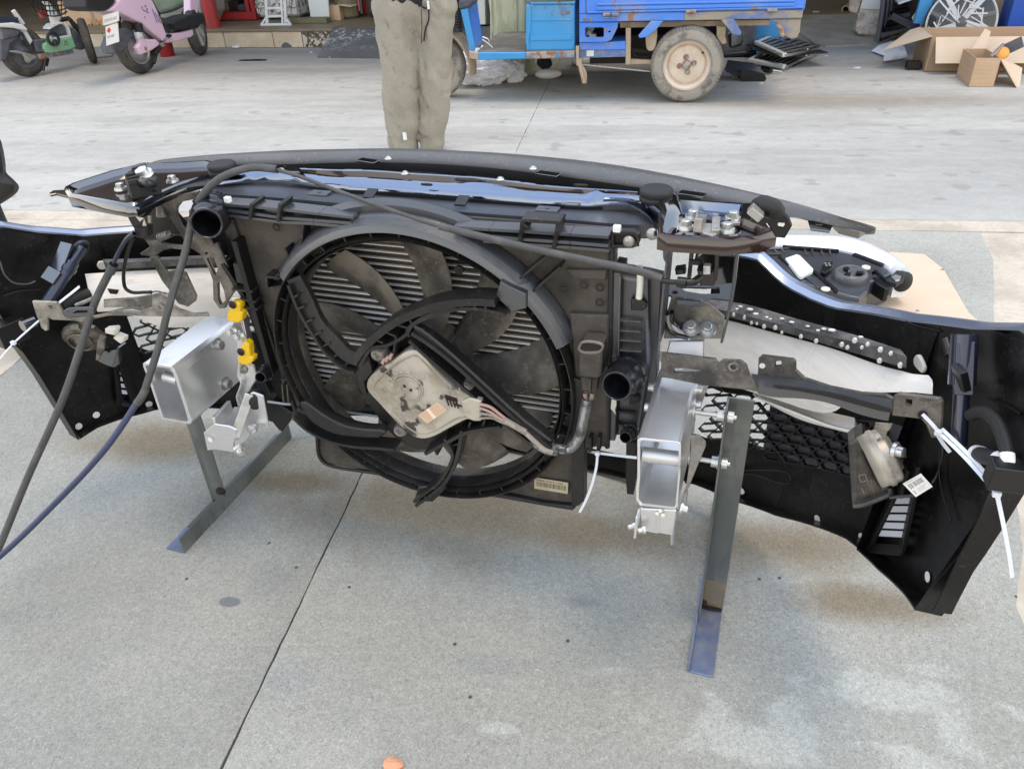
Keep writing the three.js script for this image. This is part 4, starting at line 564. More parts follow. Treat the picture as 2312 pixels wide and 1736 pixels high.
// ---- end tank of the radiator on the right with ribs, pipe necks
{
  const tank = part('radiator_tank', J(kPlate(L(zF, 1385, 60, 1560, 90, 1570, 600, 1500, 1050, 1355, 1060, 1375, 600), -.012, .05, { bevel: .006, seg: 2 }), kPlate(L(zF, 1330, 40, 1385, 50, 1372, 600, 1350, 1090, 1320, 1090, 1335, 600), .004, .06)), M.guide, car, 'black ribbed radiator tank');
  for (const y of [330, 392, 452, 515]) part('tank_rib', bar(pp(zF(1375, y), -.008), pp(zF(1520, y + 10), -.008), .004, .012, PN), M.bracket, tank);
  for (const y of [690, 770, 900, 980]) part('tank_rib', bar(pp(zF(1370, y), -.008), pp(zF(1480, y + 10), -.008), .004, .012, PN), M.plastic, tank);
  part('tank_lug', kPlate(L(zF, 1450, 208, 1520, 215, 1550, 240, 1545, 265, 1520, 282, 1450, 278), .0, .012, { bevel: .002 }), M.plastic, tank); part('tank_lug', kPlate(L(zF, 1440, 810, 1500, 815, 1505, 850, 1440, 870), .0, .012), M.plastic, tank);
  part('crimp_edge', tube(L(zF, 1382, 60, 1376, 300, 1370, 560).map((p) => pp(p, .006)), .0016, 30, 5), M.bracketPale, tank);
  part('pale_seal', J(kPlate(L(zF, 1330, 810, 1358, 815, 1360, 870, 1350, 900, 1356, 930, 1340, 910, 1322, 890), .006, .003), kPlate(L(zF, 1335, 620, 1368, 600, 1360, 640, 1330, 660), .006, .003)), M.nylonPale, tank);
  part('drain_tube', tube(L(zF, 1505, 0, 1508, 90, 1500, 200).map((p) => pp(p, .012)), .0055, 20, 8), M.nylonPale, tank);
  part('tank_rail', J(kPlate(L(zF, 1560, 60, 1640, 80, 1610, 700, 1530, 1060, 1500, 1050, 1560, 640), -.03, .03)), M.guide, tank);
  const neck = (c, back, r, lab) => { // an open pipe neck pointing from back to c
    const d = c.clone().sub(back).normalize(), l = c.distanceTo(back), nk = part('pipe_neck', lathe([[r * .86, 0], [r * 1.12, 0], [r * 1.12, l * .25], [r * 1.28, l * .3], [r * 1.28, l * .48], [r * 1.1, l * .52], [r * 1.1, l * .72], [r * 1.16, l * .76], [r * 1.16, l * .84], [r, l * .88], [r, l * .985], [r * .97, l], [r * .86, l], [r * .84, l * .6], [r * .84, l * .1], [0.0001, l * .1]], 36, back, d), M.blackSatin2 || (M.blackSatin2 = phy({ color: lin(.010, .0105, .014), roughness: .3, clearcoat: .4 })), car, lab);
    const q = new THREE.Quaternion().setFromUnitVectors(V(0, 1, 0), d); for (let k = 0; k < 9; k++) { const a = k * 40 * RAD, o = V(Math.cos(a) * r * 1.29, l * .39, Math.sin(a) * r * 1.29).applyQuaternion(q).add(back), e = V(Math.cos(a), 0, Math.sin(a)).applyQuaternion(q); part('neck_lug', bar(o.clone().addScaledVector(e, -.001), o.clone().addScaledVector(e, .003), .009, l * .12, d), M.blackSatin, nk); }
  };
  neck(pp(zF(1360, 750), .09), pp(zF(1450, 650), .012), .026, 'right open coolant pipe neck'); neck(pp(zA(1290, 1395), .09), pp(zA(1345, 1290), .0), .0275, 'upper left open coolant pipe neck');
  neck(pp(zF(1415, 1070), .06), pp(zF(1460, 1015), .01), .0105, 'small lower right pipe neck'); neck(pp(zD(1625, 1110), .05), pp(zD(1685, 1060), .0), .0115, 'small lower left pipe neck');
}

// ================= rails, beam, brackets, horns (front end, continued) =================
const r1 = view(1380, 840, .24078), r2 = view(1900, 960, .12043), r3 = view(430, 660, .22275), r4 = view(20, 660, .18083);
const tubeSection = (out, inn, f0, f1) => { // open box section running away from the viewer
  const o = out.map((p) => { const l = A.F_(p, f0); return [l.x, l.y]; }), i = inn.map((p) => { const l = A.F_(p, f0); return [l.x, l.y]; });
  return ext(o, f1 - f0, { holes: [i], bevel: .0008 }).translate(0, 0, -f0);
};
const face = (p, r) => A.R_(p, r);
{ // right rail
  const rail = part('crash_rail', tubeSection(L(r1, 262, 618, 300, 616, 625, 650, 652, 668, 655, 700, 648, 960, 632, 1100, 622, 1262, 598, 1284, 270, 1248, 232, 1198, 229, 1080, 243, 985, 243, 640), L(r1, 282, 634, 305, 632, 615, 662, 638, 684, 636, 940, 620, 1110, 606, 1245, 590, 1262, 290, 1228, 256, 1190, 254, 1090, 266, 990, 264, 650), .97, 1.185), M.alum, car, 'right aluminium crash rail with its open end');
  const a = A.F_(r1(300, 765), .992), b = A.F_(r1(640, 810), .992); part('sleeve', rod(a, b, .0125, .0125, 28), M.alumEnd, rail);
  part('weld_line', bar(A.R_(r1(640, 900), -.079), A.R_(r1(790, 440), -.079), .001, .004), M.zincDull, rail);
  for (const p of [r1(372, 135), r1(338, 325)]) part('rail_bolt', bolt(A.F_(p, p[1] < 890 ? 1.14 : 1.08).add(V(.01, 0, 0)), V(-1, 0, 0), .009, .014), M.zinc, rail);
  for (const p of [r1(830, 160), r1(815, 300)]) part('rail_bolt', bolt(A.F_(p, 1.15).add(V(-.008, 0, 0)), V(1, 0, 0), .008, .013), M.zinc, rail);
  part('gusset', J(plateF(A, L(r1, 800, 110, 915, 125, 850, 290, 800, 340), 1.165, .004), plateF(A, L(r1, 745, 600, 820, 590, 885, 650, 888, 690, 800, 900, 720, 1100, 700, 1300, 690, 1310, 700, 1080, 740, 790), 1.12, .005)), M.zincDull, rail);
  part('lower_bracket', J(plateF(A, L(r1, 268, 1262, 300, 1278, 600, 1290, 608, 1300, 575, 1530, 440, 1505, 430, 1512, 300, 1488, 285, 1480), .975, .005, { bevel: .0015 }), bar(A.F_(r1(440, 1330), .972), A.F_(r1(435, 1500), .972), .003, .004), plateR(A, L(r1, 600, 1320, 640, 1280, 712, 1075, 690, 1160, 655, 1300, 600, 1400, 590, 1620, 575, 1620, 578, 1450), -.085, .004), bar(A.F_(r1(255, 1300), .96), A.F_(r1(235, 1500), .96), .03, .004, V(1, 0, 0))), M.alum, rail, 'lower aluminium bracket under the right rail');
  for (const p of [r1(210, 1435), r1(300, 1470)]) part('rail_bolt', bolt(A.F_(p, .965), V(-.8, 0, .6), .006, .01), M.zinc, rail); part('rail_bolt', bolt(A.F_(r1(665, 1270), 1.0), V(1, 0, .2), .008, .01), M.zinc, rail);
  part('weld_spot', J(...L(r1, 432, 1320, 485, 1335, 460, 1295).map((p) => { const o = A.F_(p, .97); return new THREE.SphereGeometry(.004, 10, 8).translate(o.x, o.y, o.z); })), M.nylonPale, rail);
}
{ // left rail
  const rF = A.F_(zD(1083, 1062), 1.025).x;
  const rail = part('crash_rail', tubeSection(L(zD, 905, 1016, 1068, 1042, 1090, 1066, 1108, 1105, 1180, 1330, 1196, 1382, 1190, 1400, 1172, 1400, 1010, 1372, 985, 1300, 935, 1150, 892, 1040, 892, 1022), L(zD, 912, 1030, 1058, 1054, 1078, 1074, 1094, 1112, 1164, 1330, 1176, 1376, 1168, 1386, 1020, 1360, 998, 1296, 950, 1150, 906, 1044), 1.025, 1.235), M.alum, car, 'left aluminium crash rail with bolted side');
  part('sleeve', rod(A.F_(zD(1030, 1102), 1.055), A.F_(zD(1115, 1125), 1.055), .011, .011, 24), M.alumEnd, rail);
  for (const p of [zD(1347, 905), zD(1398, 1145)]) part('rail_bolt', bolt(face(p, rF - .001), V(1, 0, 0), .012, .016), M.zincDull, rail);
  { const o = face(zD(1225, 1143), rF); part('hole_plug', rod(o.clone().add(V(-.001, 0, 0)), o.clone().add(V(.0012, 0, 0)), .0105, .0105, 24), M.tapeSilver, rail); }
  part('raised_seam', J(bar(face(zD(1085, 1075), rF + .0005), face(zD(1420, 800), rF + .0005), .002, .004), bar(face(zD(1200, 1320), rF + .0005), face(zD(1480, 1050), rF + .0005), .002, .004), bar(face(zD(1170, 1270), rF + .0005), face(zD(1460, 1000), rF + .0005), .002, .003)), M.alum, rail);
  const up = part('upright_bracket', J(plateF(A, L(r3, 412, 48, 500, 50, 512, 72, 520, 330, 560, 440, 600, 520, 610, 620, 560, 760, 478, 720, 465, 420, 412, 320), 1.13, .004, { bevel: .001 }), plateR(A, L(r3, 485, 70, 545, 72, 560, 190, 610, 260, 600, 330, 640, 480, 690, 600, 650, 690, 600, 600, 545, 340), A.F_(r3(510, 200), 1.13).x, .003)), M.alum, car, 'aluminium upright with yellow clips beside the left rail');
  const clip = (o, pts, holes, nm) => part(nm, plateF(A, pts, 1.108, .02, { holes, bevel: .004, seg: 2 }), M.yellow, o);
  clip(up, L(r3, 392, 110, 420, 95, 480, 90, 505, 120, 500, 190, 525, 215, 522, 280, 490, 310, 420, 305, 370, 275, 365, 215, 385, 195), [L(r3, 440, 225, 465, 225, 470, 262, 448, 270, 438, 255)], 'yellow_clip');
  clip(up, L(r3, 500, 560, 545, 495, 590, 530, 600, 600, 600, 645, 635, 665, 630, 700, 590, 735, 520, 735, 478, 700, 475, 650, 490, 620), [L(r3, 535, 650, 575, 680, 570, 692, 530, 665)], 'yellow_clip');
  for (const p of [r3(425, 122), r3(510, 600)]) { const o = A.F_(p, 1.106); part('cross_screw', J(lathe([[.0001, .004], [.006, .0035], [.0085, .001], [.0085, 0], [.0001, 0]], 20, o, V(0, .1, 1)), box(o.x - .004, o.x + .004, o.y - .0008, o.y + .0008, o.z + .003, o.z + .0048), box(o.x - .0008, o.x + .0008, o.y - .004, o.y + .004, o.z + .003, o.z + .0048)), M.screwDark, up); }
  for (const p of [r3(430, 385), r3(505, 437), r3(530, 768)]) part('small_bolt', bolt(A.F_(p, 1.12), V(-.3, .1, 1), .0085, .011), p[1] < 760 ? M.zinc : M.zincDull, up);
  // lower strap with curved edge, cradle and bolts
  const strap = part('lower_strap', J(plateF(A, L(r3, 480, 720, 640, 740, 660, 900, 600, 1000, 610, 1300, 520, 1310, 500, 1200, 465, 1080, 465, 1030, 505, 920, 480, 850), 1.12, .006, { smooth: 2, bevel: .002 }), plateF(A, L(r3, 478, 720, 492, 730, 500, 850, 520, 920, 480, 1035, 482, 1080, 520, 1200, 535, 1310, 515, 1310, 490, 1200, 460, 1080, 462, 1030, 502, 920, 470, 850), 1.105, .015, { smooth: 2 })), M.alum, up);
  part('cradle', J(plateF(A, L(r3, 605, 1020, 630, 1010, 735, 1045, 790, 1360, 760, 1350, 700, 1330, 640, 1400, 560, 1500, 430, 1590, 440, 1480, 540, 1330, 590, 1150), 1.10, .005, { bevel: .0015 }), bar(A.F_(r3(600, 1030), 1.095), A.F_(r3(440, 1480), 1.06), .006, .02)), M.alum, up); part('cradle', J(plateF(A, L(r3, 130, 1420, 240, 1330, 380, 1350, 470, 1390, 440, 1490, 440, 1620, 250, 1590, 170, 1600), 1.05, .005, { bevel: .0015 }), plateY(A, L(r3, 270, 1330, 450, 1150, 490, 1160, 530, 1300, 460, 1400), .27, .004), bar(A.F_(r3(245, 1325), 1.06), A.F_(r3(405, 1150), 1.13), .008, .03)), M.alum, up);
  { const o = A.F_(r3(200, 1488), 1.045); part('hole', rod(o, o.clone().add(V(0, 0, .001)), .006, .006, 14), M.foamFleck, up); }
  for (const [p, f] of [[r3(630, 1380), 1.09], [r3(490, 1585), 1.05]]) part('small_bolt', bolt(A.F_(p, f), V(.75, -.1, .6), .0085, .016), M.zinc, up);
  part('rubber_bush', lathe([[.0001, 0], [.018, 0], [.021, .004], [.021, .010], [.017, .012], [.021, .016], [.021, .024], [.015, .028], [.0001, .028]], 26, A.F_(r3(660, 1040), 1.12), V(.65, -.1, .75)), M.rubber, up);
}
// ---- aluminium bumper beam with its foam absorber
{
  const bc = (off) => [[-.95, .9], [-.9, 1.01], [-.84, 1.1], [-.75, 1.2], [-.6, 1.31], [-.45, 1.39], [-.25, 1.44], [0, 1.46], [.25, 1.44], [.45, 1.39], [.6, 1.31], [.75, 1.2], [.84, 1.1], [.9, 1.01], [.95, .9]].map(([r, f]) => V(r - .62, 0, -f - off));
  const near = bc(0), far = bc(.04), on = (px, c) => px.map((p) => A.cyl(p, c)).filter(Boolean).map((q) => q.p);
  const mk = (T, Mi, Bo, n) => { const t = curve(on(T, far), n), m = curve(on(Mi, near), n), b = curve(on(Bo, near), n); return loft(t.map((p, i) => [p, p.clone().lerp(m[i], .5).add(V(0, .003, 0)), m[i], m[i].clone().lerp(b[i], .15).add(V(0, 0, .004)), b[i], b[i].clone().add(V(0, .0, -.05)), p.clone().add(V(0, -.01, -.02))]), { closed: true, caps: true, crease: .5 }); };
  const bb_ = 'pale aluminium bumper beam'; part('bumper_beam', J(
    mk(L(zG, -60, 655, 60, 690, 350, 750, 640, 828, 1000, 925, 1300, 1030, 1480, 1080, 1640, 1126), L(zG, -60, 925, 60, 945, 300, 990, 640, 1095, 1000, 1160, 1250, 1195, 1500, 1192, 1640, 1205), L(zG, -60, 1010, 60, 1050, 300, 1130, 640, 1240, 1000, 1330, 1180, 1200, 1500, 1196, 1640, 1209), 40),
    mk(L(zD, 530, 463, 700, 452, 1000, 438, 1320, 425, 1500, 430), L(zD, 565, 600, 720, 600, 1000, 590, 1320, 570, 1500, 570), L(zD, 610, 700, 760, 700, 1000, 790, 1320, 790, 1500, 780), 30)), M.beam, car, 'pale aluminium bumper beam');
  part('beam_can', mk(L(zH, 520, 110, 800, 215, 1000, 290, 1190, 340), L(zH, 540, 125, 800, 225, 1000, 300, 1190, 345), L(zH, 560, 140, 800, 260, 1000, 320, 1160, 360), 16), M.beam, car);
  const o = A.cyl(zD(705, 575), near); if (o) part('beam_hole', plateF(A, L(zD, 668, 556, 740, 565, 728, 592, 685, 588), -o.p.z - .012, .003), M.weld, car);
  const mf = (T, F_, Bo, n, th) => { const fr = bc(.03), t = curve(on(T, bc(.06)), n), f = curve(on(F_, fr), n), b = curve(on(Bo, fr), n); return loft(t.map((p, i) => [p, p.clone().lerp(f[i], .5).add(V(0, rr(-.001, .002), 0)), f[i], b[i], b[i].clone().add(V(0, 0, -.05)), p.clone().add(V(0, -.03, 0))]), { closed: true, caps: true, crease: .4 }); };
  const foam = part('foam_absorber', mf(L(zG, 120, 610, 260, 622, 480, 655, 800, 745, 1150, 842, 1440, 935), L(zG, 190, 670, 320, 688, 700, 780, 1000, 855, 1250, 905, 1480, 980), L(zG, 200, 690, 330, 722, 700, 822, 980, 905, 1250, 985, 1476, 1052), 36), M.foam, car, 'right dark grey foam absorber with pale flecks'); part('foam_absorber', mf(L(zD, 640, 372, 900, 365, 1150, 352, 1340, 345), L(zD, 660, 395, 900, 385, 1150, 370, 1340, 362), L(zD, 690, 432, 900, 425, 1150, 410, 1340, 402), 20), M.foam, car, 'left dark grey foam absorber');
  const fl = []; const fr = bc(.029), ft = bc(.045);
  for (const p of L(zG, 400, 715, 470, 732, 512, 765, 545, 770, 590, 788, 660, 795, 700, 825, 915, 878, 1075, 900, 1110, 918, 1200, 918, 1155, 875, 1235, 898, 1315, 932, 1380, 955, 1440, 1028, 1310, 1000, 820, 850)) { const q = A.cyl(p, fr); if (q) fl.push(new THREE.DodecahedronGeometry(rr(.0028, .0048), 0).scale(1, 1.3, .6).translate(q.p.x, q.p.y, q.p.z + .002)); }
  for (const p of L(zG, 420, 688, 440, 672, 480, 712, 540, 720, 610, 740, 640, 752, 700, 748, 760, 770, 860, 795, 930, 822, 960, 812, 620, 770, 500, 690, 1010, 820, 1190, 862)) { const q = A.cyl(p, ft); if (q) fl.push(new THREE.DodecahedronGeometry(rr(.0026, .0046), 0).scale(1.5, .6, 1).translate(q.p.x, q.p.y + .004, q.p.z + .004)); }
  part('foam_fleck', J(fl), M.foamFleck, foam, null, { kind: 'stuff' });
}
// ---- lamp brackets (dirty black castings) on both sides
{
  const PL = (fr, px, d, th, o) => toA(plateF(fr, px, d, th, o), fr), PT = (fr, p, d) => A.loc(fr.world(fr.F_(p, d)));
  const AR = new Frame(39.3), AL = new Frame(5), f = 1.024;
  const rb = part('lamp_bracket', J(PL(AR, L(zG, -52, 955, 60, 966, 280, 992, 302, 1020, 330, 998, 440, 1003, 475, 1030, 500, 1105, 545, 1130, 552, 990, 575, 970, 770, 994, 785, 1010, 785, 1060, 840, 1112, 1000, 1165, 1200, 1205, 1350, 1214, 1400, 1240, 1390, 1330, 1200, 1322, 1050, 1275, 900, 1232, 740, 1212, 640, 1225, 500, 1190, 200, 1160, 0, 1118, -60, 1110), f, .006, { bevel: .0018, holes: [L(zG, 10, 1048, 90, 1045, 180, 1058, 210, 1072, 180, 1086, 20, 1085), L(zG, 648, 1004, 700, 998, 710, 1042, 650, 1048)] }),
    PL(AR, L(zG, 1400, 1225, 1430, 1208, 1690, 1240, 1708, 1262, 1700, 1440, 1670, 1490, 1632, 1490, 1600, 1410, 1570, 1372, 1385, 1350, 1390, 1260), f - .012, .007, { bevel: .002, holes: [L(zG, 1460, 1232, 1525, 1240, 1524, 1290, 1500, 1300, 1462, 1285), L(zG, 1640, 1462, 1662, 1462, 1662, 1478, 1640, 1478)] })), M.bracket, car, 'right black lamp bracket with square end plate');
  part('bracket_ledge', loft(curve(L(zG, 510, 1085, 650, 1105, 840, 1130, 1000, 1170, 1200, 1215, 1345, 1240, 1380, 1250).map((p) => PT(AR, p, f - .004)), 24).map((p, i) => { const q = curve(L(zG, 560, 1160, 650, 1180, 840, 1190, 1000, 1215, 1200, 1285, 1345, 1320, 1378, 1325).map((k) => PT(AR, k, f - .05)), 24)[i]; return [p, q, q.clone().add(V(0, -.014, .001)), q.clone().add(V(0, -.014, -.003)), q.clone().add(V(0, -.004, -.004)), p.clone().add(V(0, -.004, -.003))]; }), { closed: true, caps: true, crease: .6 }), M.guide, rb);
  part('bracket_slot', PL(AR, L(zG, 640, 1160, 700, 1158, 1000, 1200, 1200, 1250, 1370, 1300, 1370, 1330, 1200, 1290, 1000, 1235, 800, 1195, 680, 1180), f - .054, .002, { smooth: 2 }), M.blackSatin, rb);
  for (const p of [zG(400, 1042)]) part('ring_boss', J(new THREE.TorusGeometry(.0068, .0024, 10, 24).applyMatrix4(mat4(V(1, 0, 0), V(0, 1, 0), V(0, 0, 1), PT(AR, p, f - .002)))), M.bracketPale, rb);
  { const o = PT(AR, zG(578, 1036), f - .001); part('hole', rod(o, o.clone().add(V(0, 0, .001)), .0045, .0045, 14), M.foamFleck, rb); const h = PT(AR, zG(1578, 1340), f - .013); part('hole', rod(h, h.clone().add(V(0, 0, .002)), .006, .006, 14), M.weld, rb); }
  const g = 1.335;
  const lb = part('lamp_bracket', J(PL(AL, L(r4, 285, 112, 300, 104, 590, 118, 632, 150, 700, 292, 760, 312, 960, 292, 1080, 290, 1250, 252, 1400, 232, 1640, 240, 1640, 222, 1780, 185, 1790, 25, 1900, 0, 2000, 60, 2020, 130, 2120, 200, 2300, 260, 2480, 250, 2500, 300, 2200, 305, 1700, 298, 1500, 290, 1250, 290, 1080, 330, 900, 368, 770, 352, 540, 342, 490, 312, 490, 470, 450, 482, 400, 440, 380, 380, 340, 290), g, .006, { bevel: .0018, holes: [L(r4, 470, 150, 545, 152, 580, 205, 520, 210)] }),
    PL(AL, L(r4, 1180, 90, 1600, 60, 1780, 20, 1790, 200, 1640, 225, 1400, 180, 1180, 190), g + .012, .005)), M.bracketPale, car, 'left dirty lamp bracket with end plate');
  part('slotted_link', PL(AL, L(r4, 680, 230, 730, 196, 800, 190, 1060, 182, 1060, 300, 740, 312, 690, 285), g - .008, .005, { holes: [L(r4, 790, 245, 850, 215, 980, 215, 1000, 240, 980, 265, 800, 265), L(r4, 715, 225, 740, 215, 770, 217, 765, 230, 730, 236)] }), M.guide, lb);
  part('bracket_tab', J(PL(AL, L(r4, 812, 150, 920, 110, 1030, 62, 1040, 100, 930, 150, 830, 178), g + .01, .01)), M.zincDull, lb);
  part('ring_boss', new THREE.TorusGeometry(.0068, .0026, 10, 24).applyMatrix4(mat4(V(1, 0, 0), V(0, 1, 0), V(0, 0, 1), PT(AL, r4(1895, 180), g - .002))), M.bracketPale, lb);
  part('bracket_lip', tube(L(r4, 700, 300, 800, 318, 1000, 300, 1200, 262, 1400, 205, 1700, 185).map((p) => PT(AL, p, g - .006)), .0022, 60, 6), M.bracketPale, lb);
  // cast lattice bracket above it
  const q = 1.13;
  part('lattice_bracket', J(
    plateF(A, L(z2, 1095, 405, 1240, 372, 1430, 335, 1425, 400, 1290, 425, 1250, 475, 1248, 545, 1280, 615, 1345, 685, 1400, 690, 1500, 712, 1545, 780, 1580, 770, 1625, 860, 1710, 1060, 1722, 1180, 1680, 1240, 1650, 1310, 1600, 1315, 1550, 1240, 1545, 1080, 1500, 960, 1440, 860, 1330, 790, 1230, 620, 1140, 500), q, .008, { bevel: .002, holes: [L(z2, 1470, 840, 1510, 830, 1520, 860, 1490, 875), L(z2, 1490, 890, 1550, 850, 1600, 980, 1580, 1040, 1555, 1035), L(z2, 1580, 1090, 1615, 1085, 1650, 1160, 1665, 1250, 1610, 1290, 1585, 1230)] }),
    plateF(A, L(z2, 940, 855, 1020, 800, 985, 745, 1120, 730, 1245, 700, 1120, 760, 1200, 778, 1320, 790, 1310, 828, 1200, 815, 1130, 832, 1060, 882, 950, 872), q - .02, .006, { bevel: .002 }),
    plateF(A, L(z2, 1020, 885, 1085, 880, 1150, 990, 1170, 1010, 1240, 990, 1320, 1015, 1410, 1210, 1400, 1255, 1340, 1300, 1260, 1275, 1190, 1170, 1120, 1080), q + .02, .007, { bevel: .002, holes: [circ(...z2(1355, 1210), 2.6, 12)] })), M.bracket, car, 'cast lattice lamp bracket on the left');
  // dark latch block on the left, with spring and plug
  const lt = part('bonnet_latch', J(plateF(A, L(z2, 800, 490, 1110, 400, 1200, 560, 1340, 720, 1200, 700, 990, 760, 880, 640), 1.16, .03, { bevel: .003 }), plateF(A, L(z2, 860, 470, 920, 480, 910, 540, 860, 530), 1.12, .02), plateF(A, L(z2, 930, 470, 1010, 500, 960, 560, 930, 540), 1.125, .02)), M.blackSatin, car, 'left black bonnet latch');
  part('latch_gap', J(plateF(A, L(z2, 905, 545, 980, 560, 940, 590), 1.11, .002), plateF(A, L(z2, 960, 630, 975, 570, 1000, 630), 1.11, .002)), M.foamFleck, lt);
  part('latch_tip', J(rod(A.F_(z2(1120, 545), 1.12), A.F_(z2(1110, 460), 1.13), .009, .007), rod(A.F_(z2(1030, 600), 1.115), A.F_(z2(1025, 540), 1.12), .004)), M.zincDull, lt);
  { const a = A.F_(z2(1100, 712), 1.10), b = A.F_(z2(1180, 690), 1.10), n = 60, p = []; for (let i = 0; i <= n; i++) { const t = i / n, w = t * 6 * 2 * Math.PI; p.push(a.clone().lerp(b, t).add(V(0, Math.cos(w) * .006, Math.sin(w) * .006))); } part('spring', tube(p, .0011, 160, 5), M.zincDull, lt); }
  part('cable_anchor', J(plateF(A, L(z2, 885, 640, 1000, 640, 1000, 720, 960, 735, 900, 720), 1.1, .02, { bevel: .003 })), M.rubber, lt);
}
// ---- right pressed frame under the crossmember, with the latch
{
  const f = 1.14, e = (px, t, d, g = f) => { const q = px.map((p) => A.F_(p, g)); return J(q.slice(1).map((p, i) => bar(q[i], p, t, d, V(0, 0, 1)))); };
  const fm = part('latch_frame', J(e(L(z3, 720, 760, 722, 860, 745, 900, 712, 1180, 690, 1400, 672, 1660), .004, .03), e(L(z3, 770, 800, 730, 1230, 690, 1660), .003, .05, 1.17), e(L(z3, 1445, 800, 1405, 1160, 1385, 1300, 1310, 1620, 1285, 1700), .004, .03, 1.15), e(L(z3, 1430, 830, 1395, 1170, 1340, 1440), .003, .04, 1.17),
    plateY(A, L(z3, 712, 1130, 800, 1135, 1000, 1150, 1200, 1150, 1395, 1140, 1395, 1290, 1360, 1312, 1180, 1295, 1070, 1320, 1050, 1370, 830, 1358, 820, 1290, 715, 1250), .695, .003, { holes: [L(z3, 850, 1185, 940, 1178, 1120, 1185, 1255, 1178, 1272, 1210, 1265, 1250, 1080, 1252, 920, 1225)] })), M.guide, car, 'right pressed steel frame around the latch');
  part('frame_foot', plateF(A, L(z3, 780, 1275, 1060, 1310, 1200, 1380, 1310, 1480, 1300, 1700, 700, 1700, 740, 1420), 1.2, .004), M.bracketPale, fm);
  { const o = A.Y_(z3(815, 1228), .6965); part('hole', new THREE.CylinderGeometry(.0035, .0035, .001, 12).scale(1.4, 1, 1).translate(o.x, o.y, o.z), M.weld, fm); }
  M.latchBrown = std({ color: lin(.022, .016, .014), roughness: .45 });
  const la2 = part('bonnet_latch', J(plateF(A, L(z3, 1030, 1020, 1190, 1040, 1205, 1180, 1060, 1180), 1.10, .03, { bevel: .004, seg: 2 })), M.latchBrown, car, 'right bonnet latch holding the cable end');
  part('latch_plate', J(plateF(A, L(z3, 1040, 780, 1240, 790, 1240, 1040, 1150, 1030, 1000, 940), 1.15, .012), bar(A.F_(z3(985, 800), 1.13), A.F_(z3(955, 1090), 1.12), .006, .012), bar(A.F_(z3(1230, 800), 1.13), A.F_(z3(1210, 1110), 1.12), .006, .014), plateF(A, L(z3, 810, 1010, 910, 995, 915, 1060, 820, 1070), 1.14, .02, { bevel: .003 }), bar(A.F_(z3(960, 930), 1.12), A.F_(z3(1080, 940), 1.12), .006, .008)), M.blackSatin, la2);
  part('latch_metal', J(bar(A.F_(z3(1150, 790), 1.12), A.F_(z3(1190, 810), 1.12), .012, .01), bar(A.F_(z3(1100, 1000), 1.1), A.F_(z3(1170, 1000), 1.1), .012, .014)), M.zinc, la2);
  { const a = A.F_(z3(1068, 840), 1.12), b = A.F_(z3(1120, 800), 1.12), p = []; for (let i = 0; i <= 50; i++) { const t = i / 50, w = t * 4 * 2 * Math.PI; p.push(a.clone().lerp(b, t).add(V(Math.cos(w) * .003, Math.cos(w) * .006, Math.sin(w) * .007))); } part('spring', tube(p, .0013, 140, 5), M.zinc, la2); }
  part('blue_plate', plateF(A, L(z3, 1215, 990, 1290, 995, 1300, 1060, 1330, 1150, 1190, 1160, 1200, 1050), 1.16, .004), M.guide, la2);
  const bh = part('beam_mount', J(tube(L(z3, 735, 1440, 760, 1540, 830, 1610, 960, 1650).map((p) => A.F_(p, 1.19)), .012, 30, 8), plateF(A, L(z3, 880, 1560, 1180, 1580, 1210, 1640, 1190, 1680, 950, 1690), 1.2, .02, { bevel: .004 })), M.blackGloss, car, 'dark bolted beam mount behind the right rail');
  for (const p of [z3(975, 1590), z3(1140, 1605)]) part('flange_bolt', bolt(A.F_(p, 1.185), V(0, .8, .6), .0105, .013), M.zinc, bh);
  part('rail_cap', J(plateF(A, L(zG, 0, 880, 215, 880, 215, 990, -30, 1000), 1.2, .06, { bevel: .002 })), M.alum, bh);
  part('side_leg', J(plateF(A, L(zF, 1420, 1095, 1480, 1100, 1480, 1330, 1465, 1430, 1425, 1425, 1415, 1320), 1.13, .02, { bevel: .002 })), M.blackSatin, car, 'black lower mount leg beside the right rail');
  part('side_leg', J(plateF(A, L(zD, 1590, 1130, 1640, 1110, 1700, 1250, 1820, 1330, 1810, 1380, 1760, 1450, 1740, 1440, 1700, 1390, 1660, 1380), 1.17, .02, { bevel: .002 })), M.blackSatin, car, 'black lower mount leg beside the left bracket');
}
